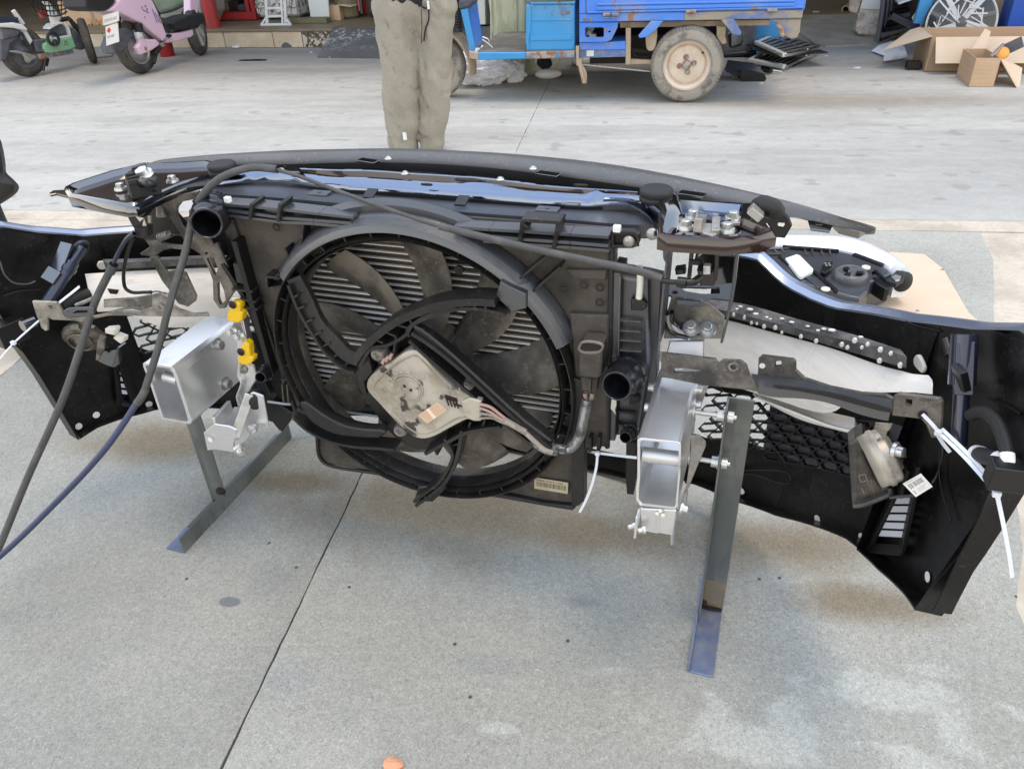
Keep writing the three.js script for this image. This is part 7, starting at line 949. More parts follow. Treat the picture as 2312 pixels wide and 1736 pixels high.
  part('tyre', lathe([[wr * .93, -.2], [wr * 1.0, -.17], [wr * 1.02, -.04], [wr * .99, .0], [wr * .93, .005], [wr * .9, -.1]], 64, wc, ax), M.tyreDark, wh); part('rim_lip', lathe([[wr * .90, -.01], [wr * .95, .012], [wr * .985, .006], [wr * .985, -.02], [wr * .88, -.1], [wr * .1, -.12], [.0001, -.12]], 64, wc, ax), M.alloyDark, wh); part('rim_edge', lathe([[wr * .925, .01], [wr * .955, .018], [wr * .985, .01]], 64, wc, ax), M.scooterWhite, wh);
  const qa = new THREE.Quaternion().setFromUnitVectors(V(0, 1, 0), ax), at = (r, a, h) => V(Math.cos(a) * r, h, Math.sin(a) * r).applyQuaternion(qa).add(wc); for (let k = 0; k < 10; k++) { const a = k / 10 * 2 * Math.PI + .3; part('spoke', bar(at(wr * .14, a, .0), at(wr * .92, a + .12, .004), k % 2 ? .028 : .036, .04, ax), k % 2 ? M.alloyDark : M.scooterWhite, wh); } part('hub_cap', lathe([[.0001, .03], [wr * .15, .024], [wr * .18, 0]], 28, wc, ax), M.alloyDark, wh);
  const fm = []; for (let k = 0; k < 34; k++) { const a = rr(0, 6.28), r0 = rr(.05, .75) * wr, a2 = a + rr(.25, .9), r1_ = rr(.5, .96) * wr; fm.push(bar(at(r0, a, .032 + rr(0, .004)), at(r1_, a2, .03 + rr(0, .004)), rr(.003, .012), .001, ax)); } part('film_crease', J(fm), M.wrapCrease || (M.wrapCrease = phy({ color: lin(.85), roughness: .2, transmission: .35, thickness: 0 })), wh, null, { kind: 'stuff' }); part('stretch_film', lathe([[.0001, .037], [wr * .5, .036], [wr * .96, .024], [wr * 1.03, -.06]], 48, wc, ax), M.wrap, wh);
  // wrapped parcels, tube, frames
  const parcel = (lab, px, th, m = M.wrapMat) => { const b = Q.Y_(px[0], .01), f = -b.z; const t = thing('wrapped_parcel', lab, 'parcel', Q, b); part('content', plateF(Q, px, f, th, { bevel: .02, seg: 3 }), m, t); return [t, f]; };
  { const [t, f] = parcel('brown car part wrapped in clear film standing on the apron', L(t3, 600, 395, 430, 380, 388, 330, 400, 250, 430, 130, 500, -80, 680, -80, 662, 330, 640, 385), .12); part('film_fold', J(...Array.from({ length: 12 }, (_, k) => bar(Q.F_(t3(410 + (k * 67) % 220, 150 + (k * 41) % 220), f - .004), Q.F_(t3(430 + (k * 97) % 220, 140 + (k * 53) % 230), f - .004), .004, .004, V(0, 0, 1)))), M.wrapCrease, t, null, { kind: 'stuff' }); part('white_top', plateF(Q, L(t3, 440, 100, 490, -80, 670, -80, 660, 110), f - .006, .02, { bevel: .006 }), M.scooterWhite, t); }
  parcel('grey film-wrapped parcel behind the taller brown one', L(t3, 400, 150, 340, 140, 320, 100, 350, -80, 480, -80, 450, 60, 420, 130), .1);
  { const c = Q.Y_(t3(275, 138), .01), f = -c.z, r = (Q.F_(t3(320, 90), f).x - Q.F_(t3(232, 90), f).x) / 2; single('cardboard_tube', lathe([[r * .78, 0], [r, 0], [r, .9], [r * .78, .9], [r * .78, 0]], 32, V(c.x, r, c.z), V(.35, 0, -1)), M.cardboard, 'cardboard tube lying with its open end towards the street', 'tube', Q, V(c.x, 0, c.z)); }
  { const c = Q.Y_(t3(640, 470), 0), f = -c.z; const t = thing('black_frames', 'stack of black plastic radiator frames standing on end', 'car parts', Q, c); for (let k = 0; k < 6; k++) { const d = k * 20; part('frame_edge', J(tube(L(t3, 620 + d, 465 - d * .2, 650 + d, 300, 680 + d, 100, 690 + d, -80).map((p) => Q.F_(p, f + k * .05)), .02, 24, 6)), k % 2 ? M.blackSatin : M.greyBlue, t); part('cross_piece', bar(Q.F_(t3(660 + d, 380 - k * 60), f + k * .05), Q.F_(t3(960, 300 - k * 50), f + .25), .05, .03), k % 3 ? M.blackSatin : M.greyBlue, t); } part('frame_panel', plateF(Q, L(t3, 700, 440, 960, 330, 1080, 300, 1120, -80, 700, -80), f + .32, .03), M.weld, t); part('strut', J(bar(Q.F_(t3(780, 165), f + .1), Q.F_(t3(1070, 300), f + .05), .06, .05)), M.navyGloss, t); part('clear_bag', bar(Q.F_(t3(830, 20), f + .2), Q.F_(t3(1000, -40), f + .2), .2, .02), M.bag, t); }
  single('yellow_plate', plateF(Q, L(t3, 1020, 235, 1000, 190, 1095, 60, 1120, 120), f0 + .75, .01), M.paleTub, 'dull yellow plate among the black frames', 'plate', Q, Q.F_(t3(1020, 235), f0 + .75)); single('blue_trestle', J(bar(Q.F_(t3(1080, 250), f0 + .7), Q.F_(t3(1175, -80), f0 + .7), .09, .05, V(0, 0, 1)), bar(Q.F_(t3(1180, 70), f0 + .74), Q.F_(t3(1330, -60), f0 + .74), .08, .04, V(0, 0, 1))), M.blueCab, 'blue steel frame leaning beside the wrapped wheel', 'frame', Q, Q.F_(t3(1080, 250), f0 + .7).setY(.1));
  { const c = Q.F_(t3(1900, 380), f0 + .72); single('cardboard_sheet', plateF(Q, L(t3, 1770, -80, 2022, -80, 2018, 420, 1800, 420), f0 + .72, .03), M.cardDark, 'brown cardboard sheet standing behind the wrapped wheel', 'cardboard', Q, c.setY(.02)); }
  { const f = f0 + .5, t = thing('blue_cabinet', 'bright blue steel cabinet at the right edge of the picture', 'cabinet', Q, V(Q.F_(t3(2200, 650), f).x + .3, 0, -f - .3)); const x = Q.F_(t3(2022, 300), f).x; M.blueVivid = std({ map: dusty([.01, .085, .46], [.05, .13, .4], .4, 521, .8), roughness: .4 }); part('body', box(x, x + 1.0, .02, 1.5, -f - .6, -f, .01), M.blueVivid, t); part('door_edge', box(x + .17, x + .26, .02, 1.5, -f, -f + .05, .012), M.blueCab, t); part('door', box(x + .27, x + .98, .05, 1.48, -f, -f + .02, .006), M.blueVivid, t); for (const y of [.2, .42, .64]) part('panel_line', box(x + .01, x + .16, y, y + .02, -f, -f + .012, .004), M.blueVivid, t); }
  single('plastic_sheet', loft([L(t3, 560, 548, 640, 490, 760, 450, 800, 440), L(t3, 700, 600, 760, 560, 860, 520, 920, 500), L(t3, 690, 660, 780, 650, 860, 640, 960, 620)].map((r, j) => r.map((p, i) => Q.Y_(p, .012 + ((i * 3 + j * 5) % 4) * .008)))), M.bag, 'thin clear plastic sheet on the ground by the large box', 'plastic sheet', Q, Q.Y_(t3(760, 560), 0));
  single('dark_scrap', J(box(bb.x - .12, bb.x - .02, .004, .06, -f0 - .12, -f0 - .05, .01)), M.weld, 'small dark plastic piece between sheet and large box', 'plastic piece', Q, V(bb.x - .07, 0, -f0 - .08));
}
// ---- headlamp lying on a cardboard sheet behind the bumper
{
  const cs = L(t7, 1120, 900, 1180, 700, 1350, 420, 1640, 300, 1980, 322, 2170, 470, 2420, 900, 2540, 1010, 2500, 1060, 1700, 1060); const o0 = A.Y_(t7(1800, 650), .004); single('cardboard_mat', plateY(A, cs, .008, .005, { bevel: .001 }), M.cardIn, 'flattened cardboard mat under the loose headlamp', 'cardboard', A, o0);
  for (const p of [t7(2140, 480), t7(1890, 890)]) single('staple', tube([A.Y_(p, .010), A.Y_([p[0] + 3, p[1] - 2], .013), A.Y_([p[0] + 8, p[1]], .010)], .0012, 8, 5), M.weld, p[1] < 650 ? 'dark staple near the upper corner of the cardboard mat' : 'dark staple near the bumper edge of the cardboard mat', 'staple', A, A.Y_(p, .008));
  const hy = .125, c = A.Y_(t7(1100, 450), hy), hl = thing('headlamp', 'loose car headlamp lying face away on the cardboard mat', 'headlamp', A, V(c.x, .009, c.z));
  part('housing', plateY(A, L(t7, 225, 285, 420, 238, 870, 258, 1120, 290, 1400, 350, 1620, 470, 1660, 520, 1450, 600, 1420, 690, 1330, 760, 1240, 745, 1100, 705, 700, 600, 440, 470), hy, .11, { bevel: .008, seg: 2 }), M.guide, hl);
  part('clear_lens', loft(curve(L(t7, 380, 215, 600, 150, 900, 140, 1180, 150, 1400, 210, 1560, 290, 1720, 390, 1800, 460, 1850, 520).map((p) => A.Y_(p, hy)), 40).map((p, i) => { const q = curve(L(t7, 400, 238, 600, 242, 870, 262, 1120, 290, 1280, 325, 1420, 380, 1560, 430, 1640, 470, 1700, 520).map((k) => A.Y_(k, hy)), 40)[i]; return [q.clone().add(V(0, .004, 0)), q.clone().lerp(p, .3).add(V(0, .024, 0)), q.clone().lerp(p, .7).add(V(0, .022, 0)), p.clone().add(V(0, 0, 0)), p.clone().add(V(0, -.09, -.01)), q.clone().add(V(0, -.09, 0))]; }), { closed: true, caps: true, crease: .9 }), M.lensPale || (M.lensPale = phy({ color: lin(.86, .87, .9), roughness: .12, clearcoat: 1 })), hl, 'bright wrapped lens');
  const yb = hy + .002, bx = (a, b, w, h, m, nm) => part(nm, bar(A.Y_(t7(...a), yb), A.Y_(t7(...b), yb), w, h, V(0, 1, 0)), m, hl);
  part('white_label', plateY(A, L(t7, 590, 360, 700, 322, 740, 335, 868, 465, 865, 490, 750, 545, 720, 530), hy + .016, .014, { bevel: .002 }), M.white, hl); bx([455, 395], [700, 600], .016, .012, M.guide, 'housing_rib'); bx([520, 350], [740, 540], .006, .014, M.blackSatin, 'housing_rib'); bx([870, 505], [1100, 700], .01, .016, M.blackSatin, 'housing_rib'); bx([800, 550], [950, 660], .02, .01, M.guide, 'housing_rib'); bx([1270, 330], [1560, 440], .016, .014, M.blackSatin, 'housing_rib'); bx([560, 262], [1120, 305], .012, .02, M.blackSatin, 'housing_rib');
  for (const x of [780, 850, 940, 1020]) bx([x, 290], [x + 20, 345], .003, .02, M.bracket, 'housing_fin'); part('plug_socket', plateY(A, L(t7, 950, 440, 1000, 395, 1070, 400, 1060, 460, 990, 510, 950, 490), hy + .02, .03, { bevel: .002 }), M.blackSatin, hl); for (const [x, y] of [[990, 415], [1025, 415], [1000, 435], [1035, 435]]) { const p = A.Y_(t7(x, y), hy + .021); part('socket_hole', box(p.x - .004, p.x + .004, p.y - .001, p.y + .001, p.z - .004, p.z + .004, .0008), M.bracketPale, hl); }
  const cc = A.Y_(t7(1240, 540), hy + .012), rc = (A.Y_(t7(1410, 540), hy).x - A.Y_(t7(1080, 540), hy).x) / 2; part('bulb_cover', lathe([[.0001, .012], [rc * .12, .014], [rc * .14, .02], [rc * .2, .02], [rc * .22, .006], [rc * .7, .003], [rc * .76, .016], [rc * .84, .02], [rc * .9, .014], [rc, .012], [rc * 1.04, 0], [rc * 1.04, -.05], [.0001, -.05]], 44, cc, V(0, 1, .05)), M.tankGrey || (M.tankGrey = std({ color: lin(.10, .10, .105), roughness: .35 })), hl); for (const a of [0, 2.1, 4.2]) part('cover_lug', bar(cc.clone().add(V(Math.cos(a) * rc * .3, .012, Math.sin(a) * rc * .3)), cc.clone().add(V(Math.cos(a) * rc * .68, .012, Math.sin(a) * rc * .68)), .014, .012), M.blackSatin, hl);
  part('adjuster', J(lathe([[.006, 0], [.014, 0], [.014, .008], [.006, .008], [.006, 0]], 20, A.Y_(t7(1392, 468), hy + .01), V(0, 1, 0))), M.nylonPale, hl); part('adjuster', lathe([[.0001, .008], [.014, .006], [.016, 0], [.0001, 0]], 20, A.Y_(t7(990, 680), hy), V(0, 1, 0)), M.nylonPale, hl);
  part('side_bracket', J(plateY(A, L(t7, 1440, 490, 1500, 470, 1640, 600, 1630, 660, 1590, 665, 1500, 610, 1450, 570), hy, .05, { bevel: .003 }), bar(A.Y_(t7(1480, 490), hy + .004), A.Y_(t7(1610, 600), hy + .004), .008, .01)), M.blackSatin, hl); part('end_cap', (() => { const p = A.Y_(t7(1760, 560), hy - .02); return new THREE.SphereGeometry(.034, 20, 14).scale(1, 1.2, .95).translate(p.x, p.y - .01, p.z); })(), M.rubber, hl); part('end_bracket', plateY(A, L(t7, 1600, 580, 1700, 480, 1790, 490, 1780, 560, 1700, 610), hy + .012, .02, { bevel: .003 }), M.rubber, hl); part('metal_tab', plateY(A, L(t7, 1650, 540, 1690, 522, 1745, 540, 1730, 580, 1690, 585), hy + .018, .006), M.zinc, hl);
  for (let k = 0; k < 5; k++) bx([260 + k * 70, 300 - k * 8], [300 + k * 70, 345 - k * 8], .004, .01, M.bracket, 'lattice_rib'); bx([240, 300], [660, 270], .004, .012, M.bracket, 'lattice_rib'); bx([270, 345], [560, 330], .004, .012, M.bracket, 'lattice_rib');
}
// ---- scooters
function scooterWheel(fr, par, p, f, r, w, rim, flat = .62, turn = 0) { const c = fr.F_(p, f).setY(r), o = V(c.x, r, -f), ax = V(Math.sin(turn * RAD), 0, Math.cos(turn * RAD)); const q = part('wheel', lathe([[r * flat, -w * .4], [r * .75, -w * .5], [r * .93, -w * .42], [r, 0], [r * .93, w * .42], [r * .75, w * .5], [r * flat, w * .4], [r * flat * .97, 0], [r * flat, -w * .4]], 44, o, ax), M.tyreDark, par); part('rim', lathe([[.0001, w * .5], [r * .2, w * .5], [r * .26, w * .22], [r * .5, w * .2], [r * .56, w * .34], [r * .63, w * .42], [r * .64, w * .3], [r * .6, -w * .4], [.0001, -w * .3]], 40, o, ax), rim, q); return o; }
{
  const g = new Frame(-57), c0 = g.Y_(t4(520, 1480), 0), c1 = g.Y_(t4(1830, 1210), 0), f = -(c0.z + c1.z) / 2, th = (px, t, d = 0, o) => plateF(g, px, f + d - t / 2, t, { bevel: Math.min(.012, t * .3), seg: 2, ...o });
  const s = thing('electric_scooter', 'light green and white electric scooter with a wire basket at the far left', 'scooter', g, V((c0.x + c1.x) / 2, 0, -f)); const r = .215;
  const oA = scooterWheel(g, s, t4(520, 1200), f, r, .09, M.greyBlue), oB = scooterWheel(g, s, t4(1760, 1050), f, r * .95, .08, M.tyreDark, .62, 58);
  part('rear_mudguard', th(L(t4, 0, 760, 180, 700, 350, 690, 330, 760, 210, 830, 180, 1000, 130, 1140, 0, 1180), .14), M.greyBlue, s); part('rear_body', th(L(t4, -80, 450, 260, 430, 450, 470, 540, 560, 530, 590, 400, 570, 280, 540, 20, 520), .24), M.scooterWhite, s); part('seat', th(L(t4, -100, 340, 350, 330, 380, 430, 200, 440, -100, 450), .22), M.navyTube, s); part('tail_shade', th(L(t4, 0, 530, 300, 550, 420, 600, 340, 700, 60, 760), .18), M.greyBlue, s);
  part('shock_cover', th(L(t4, 400, 560, 520, 590, 640, 780, 590, 860, 450, 740), .05, -.06), M.scooterWhite, s); part('shock', tube(L(t4, 400, 620, 480, 760, 560, 900).map((p) => g.F_(p, f - .09)), .016, 20, 8), M.rubber, s); part('swing_arm', J(th(L(t4, 190, 970, 330, 960, 700, 1060, 720, 1110, 560, 1190, 500, 1160, 440, 1040, 200, 1000), .03, -.07)), M.zincDull, s); part('axle_nut', bolt(g.F_(t4(530, 1140), f - .09), V(0, 0, 1), .02, .02), M.zincDull, s);
  part('battery_tank', th(L(t4, 830, 850, 890, 810, 1100, 760, 1390, 690, 1470, 900, 1380, 950, 1000, 1020, 890, 1010, 840, 940), .2, 0), M.green, s); part('floor_panel', th(L(t4, 650, 770, 900, 740, 880, 800, 820, 860, 880, 1010, 700, 990), .16), M.greyBlue, s); part('leg_arch', th(L(t4, 960, 560, 1020, 490, 1160, 420, 1260, 430, 1340, 520, 1390, 690, 1080, 760, 1110, 710, 1340, 670, 1300, 540, 1230, 460, 1060, 480, 980, 560), .12, -.02), M.scooterWhite, s); part('arch_panel', th(L(t4, 970, 590, 1060, 490, 1230, 460, 1300, 540, 1330, 660, 1100, 700, 980, 690), .08), M.greyBlue, s); part('front_fender', th(L(t4, 1370, 540, 1450, 540, 1680, 800, 1700, 900, 1590, 960, 1480, 920, 1400, 740), .1), M.greyBlue, s); part('fork', J(rod(g.F_(t4(1330, 360), f - .05), oB.clone().add(V(0, 0, .05)), .018), rod(g.F_(t4(1330, 360), f + .05), oB.clone().add(V(0, 0, -.05)), .018), rod(g.F_(t4(1170, 380), f), g.F_(t4(1330, 350), f), .02)), M.rubber, s);
  part('head_tube', th(L(t4, 870, 30, 930, 5, 1190, 340, 1140, 430, 1050, 470, 960, 150), .07), M.scooterWhite, s); part('handlebar', J(rod(g.F_(t4(880, -60), f), g.F_(t4(960, 80), f), .02), rod(g.F_(t4(860, -60), f - .3), g.F_(t4(860, -60), f + .3), .013)), M.rubber, s); part('seat_post', rod(g.F_(t4(250, 200), f), g.F_(t4(440, 460), f), .02), M.scooterWhite, s); part('kick_stand', J(rod(g.F_(t4(880, 1110), f - .06), g.F_(t4(830, 1350), f - .08), .012), rod(g.F_(t4(930, 1120), f - .02), g.F_(t4(900, 1270), f - .02), .01)), M.rubber, s); part('pedal', J(new THREE.TorusGeometry(.05, .014, 8, 24).applyMatrix4(mat4(V(1, 0, 0), V(0, 1, 0), V(0, 0, 1), g.F_(t4(1020, 740), f - .12))), rod(g.F_(t4(1040, 760), f - .12), g.F_(t4(1080, 870), f - .14), .016)), M.rubber, s); part('underframe', bar(g.F_(t4(720, 1090), f - .05), g.F_(t4(1390, 970), f - .05), .03, .05), M.rusty, s); part('red_lamp', th(L(t4, 760, 190, 940, 190, 880, 320, 830, 350), .06, -.02), M.red, s); part('tank_mark', J(bar(g.F_(t4(1240, 780), f - .103), g.F_(t4(1250, 840), f - .103), .006, .002), bar(g.F_(t4(1270, 770), f - .103), g.F_(t4(1285, 830), f - .103), .006, .002), bar(g.F_(t4(1220, 860), f - .103), g.F_(t4(1320, 850), f - .103), .004, .002)), M.weld, s);
  const bk = part('basket', J(...[0, 1, 2, 3, 4].map((k) => tube(L(t4, 570 + k * 12, -60 + k * 50, 760 + k * 20, -80 + k * 90, 1000 + k * 30, -80 + k * 95, 1290, -60 + k * 70).map((p) => g.F_(p, f - .16 + k * .01)), .006, 20, 5))), M.rubber, s, null, { kind: 'stuff' }); part('basket_wire', J(...Array.from({ length: 9 }, (_, k) => tube([g.F_(t4(580 + k * 85, -60), f - .16), g.F_(t4(680 + k * 72, 260 + (k > 3 ? 20 : -20)), f - .1)], .005, 4, 5))), M.rubber, bk, null, { kind: 'stuff' });
}
{
  const g = new Frame(-71.5), c0 = g.Y_(t5(850, 1215), 0), c1 = g.Y_(t5(1950, 915), 0), f = -(c0.z + c1.z) / 2, th = (px, t, d = 0, o) => plateF(g, px, f + d - t / 2, t, { bevel: Math.min(.015, t * .3), seg: 2, ...o });
  const s = thing('electric_scooter', 'pink electric scooter with two white plates hanging at its rear', 'scooter', g, V((c0.x + c1.x) / 2, 0, -f)); const r = .225; scooterWheel(g, s, t5(820, 900), f, r, .1, M.zinc); scooterWheel(g, s, t5(1850, 760), f, r * .95, .09, M.zincDull, .62, 20);
  part('body_shell', th(L(t5, 300, 190, 440, 80, 560, -80, 1020, -80, 1100, 60, 1180, 240, 1280, 500, 1320, 600, 1250, 680, 1100, 560, 900, 400, 700, 290, 530, 215), .24), M.pink, s); part('hub_cover', th(L(t5, 850, 620, 900, 540, 940, 640, 1010, 650, 1130, 650, 1190, 720, 1180, 760, 1060, 840, 900, 910, 870, 900, 805, 790, 860, 700), .05, -.09), M.pink, s); part('floor_board', th(L(t5, 1280, 690, 1400, 560, 1560, 530, 1750, 480, 1760, 580, 1720, 620, 1500, 690, 1320, 715), .2), M.pink, s); part('rear_mudguard', th(L(t5, 390, 760, 500, 480, 620, 450, 760, 520, 820, 600, 700, 640, 620, 830, 480, 900, 420, 880), .13), M.greyBlue, s); part('seat', th(L(t5, -60, -60, 470, -60, 430, 60, 330, 150, 180, 185, 60, 170, -40, 110), .24), M.rubber, s);
  part('rear_shock', J(rod(g.F_(t5(830, 400), f - .1), g.F_(t5(860, 620), f - .1), .022), ...[0, 1, 2, 3, 4, 5].map((k) => new THREE.TorusGeometry(.03, .007, 6, 18).rotateX(Math.PI / 2).translate(...g.F_(t5(820 + k * 5, 400 + k * 22), f - .1).toArray()))), M.rubber, s); part('shock_sleeve', th(L(t5, 810, 540, 900, 520, 930, 620, 850, 650), .05, -.1), M.scooterWhite, s); part('cover_badge', th(L(t5, 925, 780, 960, 765, 980, 810, 970, 845, 935, 825), .006, -.115), M.rusty, s);
  part('foot_bag', th(L(t5, 1380, 390, 1480, 330, 1700, 250, 1910, 210, 1940, 300, 1930, 380, 1760, 470, 1580, 500, 1460, 500), .22), M.darkCloth, s); part('fork', J(rod(g.F_(t5(1780, 470), f - .05), g.F_(t5(1900, 750), f - .06), .02), rod(g.F_(t5(1800, 440), f - .05), g.F_(t5(1900, 590), f - .05), .026)), M.zinc, s); part('side_stand', J(rod(g.F_(t5(1230, 720), f - .08), g.F_(t5(1100, 900), f - .1), .022), rod(g.F_(t5(1130, 900), f - .1), g.F_(t5(1095, 1050), f - .12), .012), bar(g.F_(t5(1230, 740), f - .08), g.F_(t5(1060, 900), f - .06), .03, .03)), M.weld, s); part('stand_bolt', J(th(L(t5, 1200, 720, 1260, 690, 1290, 760, 1230, 790), .03, -.1)), M.zincDull, s); part('pedal', J(th(L(t5, 1270, 410, 1340, 395, 1390, 540, 1320, 550), .03, -.12, { holes: [L(t5, 1300, 420, 1330, 415, 1345, 460, 1310, 470), L(t5, 1318, 490, 1345, 482, 1360, 525, 1330, 530)] }), th(L(t5, 1300, 580, 1340, 560, 1390, 570, 1395, 600, 1360, 630, 1310, 615), .02, -.12)), M.rubber, s); part('front_column', th(L(t5, 1690, -80, 1860, -80, 1830, 260, 1740, 480, 1690, 480), .08), M.pink, s);
  part('decal', J(...[[880, 120, 900, 135], [960, 145, 985, 165], [935, 90, 955, 110], [900, 160, 1000, 215], [930, 270, 945, 310], [1060, 150, 1140, 380], [1100, 200, 1170, 370], [1150, 230, 1200, 390]].map(([a, b, c, d], i) => bar(g.F_(t5(a, b), f - .121), g.F_(t5(c, d), f - .121), i < 3 ? .02 : .012, .002, V(0, 0, 1)))), M.decal || (M.decal = std({ color: lin(.22, .18, .34), roughness: .4 })), s);
  const plate = (nm, px, fn, lab) => { const q = px.map((p) => N0.F_(p, -N0.Y_(t5(850, 1215), 0).z - .40)).map((p) => g.loc(N0.world(p))); part(nm, sticker(...q, .006), std({ map: label(256, 160, fn, '#d9d6d0'), roughness: .5 }), s, lab, { uv: true }); };
  plate('number_plate', L(t5, 238, 258, 505, 180, 512, 345, 250, 425), (x) => { x.fillStyle = '#8d8a86'; x.font = 'bold 62px sans-serif'; x.fillText('Z80540', 18, 118); x.font = '30px sans-serif'; x.fillText('· · · ·', 80, 44); }, 'white number plate'); plate('notice_plate', L(t5, 285, 440, 490, 380, 515, 690, 300, 760), (x) => { x.fillStyle = '#c23a35'; x.beginPath(); x.moveTo(20, 40); x.lineTo(70, 12); x.lineTo(110, 40); x.lineTo(70, 66); x.fill(); x.font = 'bold 36px sans-serif'; x.fillText('安全', 130, 52); x.fillStyle = '#666'; x.font = 'bold 30px sans-serif'; x.fillText('1818 6688', 24, 104); x.fillText('■■▪■ ▪■■', 20, 144); }, 'white notice plate with red mark'); part('plate_bracket', th(L(t5, 500, 230, 545, 220, 540, 700, 505, 720), .02, -.02), M.blackSatin, s); part('reflector', th(L(t5, 380, 720, 460, 700, 460, 750, 385, 770), .02, -.03), M.red, s);
}
// ---- behind the scooters
{
  const c = K.Y_(t4(1690, 790), 0), f = -c.z, P = (p) => K.F_(p, f), cb = thing('carton', 'big brown carton with printed handling marks behind the scooters', 'box', K, V(c.x, .02, c.z - .2)); const a = P(t4(1180, 300)).x, b = P(t4(2400, 300)).x, y0 = P(t4(1690, 752)).y; part('walls', box(a, b, y0, y0 + 1.05, -f - .5, -f, .006), M.cardboard, cb); const pr = label(256, 96, (x) => { x.fillStyle = '#5a3a22'; for (const [u, v, w, h] of [[10, 60, 36, 26], [60, 50, 44, 38], [60, 10, 8, 40], [96, 10, 8, 40], [118, 8, 40, 10], [128, 8, 8, 80], [148, 8, 8, 80], [170, 30, 40, 10], [180, 50, 30, 30], [220, 10, 10, 70]]) x.fillRect(u, v, w, h); }, '#c99b70'); part('printed_mark', sticker(P(t4(1680, 360)), P(t4(1975, 360)), P(t4(1975, 530)), P(t4(1680, 530)), .001), std({ map: pr, roughness: .85 }), cb, null, { uv: true }); part('tape_seam', box(P(t4(1880, 600)).x - .03, P(t4(1880, 600)).x + .02, y0, y0 + .3, -f, -f + .0015, .0004), M.cardDark, cb); part('pallet', box(a, b, .004, y0 - .002, -f - .45, -f - .1, .004), M.weld, cb); part('paper_edge', box(P(t4(1960, 800)).x, P(t4(2030, 800)).x, .01, y0, -f - .04, -f - .03, .002), M.cardIn, cb);
  slab(L(t4, 1780, 980, 1880, 890, 2160, 900, 2160, 1090, 1850, 1130, 1780, 1060).map(gp), M.far, FU, 'loose_slab').position.y += .02;
  const gv = K.Y_(t5(1500, 760), 0), fg = -gv.z; const gc = thing('green_vehicle', 'grey vehicle with a dull green cover behind the pink scooter', 'vehicle', K, gv); M.greenCover = std({ map: dusty([.10, .17, .10], [.2, .23, .17], .5, 531, .8), roughness: .7 }); M.greyCover = std({ color: lin(.30, .295, .265), roughness: .75 }); part('cover', plateF(K, L(t5, 980, -120, 1720, -120, 1680, 20, 1560, 90, 1380, 170, 1190, 225, 1150, 190), fg - .02, .5, { bevel: .03, seg: 2 }), M.greenCover, gc); part('body', plateF(K, L(t5, 1180, 235, 1400, 175, 1690, 30, 1740, -100, 1870, -100, 1900, 230, 1800, 480, 1500, 620, 1200, 560), fg, .45, { bevel: .02 }), M.greyCover, gc); part('hem_cord', tube(L(t5, 1190, 228, 1390, 176, 1570, 96, 1690, 20).map((p) => K.F_(p, fg - .05)), .01, 30, 6), M.rubber, gc); part('strap', J(tube(L(t5, 1650, 20, 1560, 220, 1470, 340).map((p) => K.F_(p, fg - .03)), .009, 20, 6), tube(L(t5, 1210, 300, 1330, 330, 1470, 345).map((p) => K.F_(p, fg - .03)), .009, 20, 6)), M.rubber, gc); part('support', box(K.F_(t5(1300, 500), fg).x, K.F_(t5(1500, 500), fg).x, .004, .3, -fg - .4, -fg - .05), M.weld, gc);
  const rb = K.Y_(t5(1320, 930), 0), rw = (K.F_(t5(1430, 850), -rb.z).x - K.F_(t5(1195, 850), -rb.z).x) / 2; const bk = thing('red_bucket', 'red plastic bucket on the ground under the pink scooter', 'bucket', K, rb); part('shell', lathe([[.0001, 0], [rw * .85, 0], [rw, .24], [rw * 1.05, .25], [rw * .96, .25], [rw * .82, .01], [.0001, .01]], 32, rb, V(0, 1, 0)), M.red, bk);
}
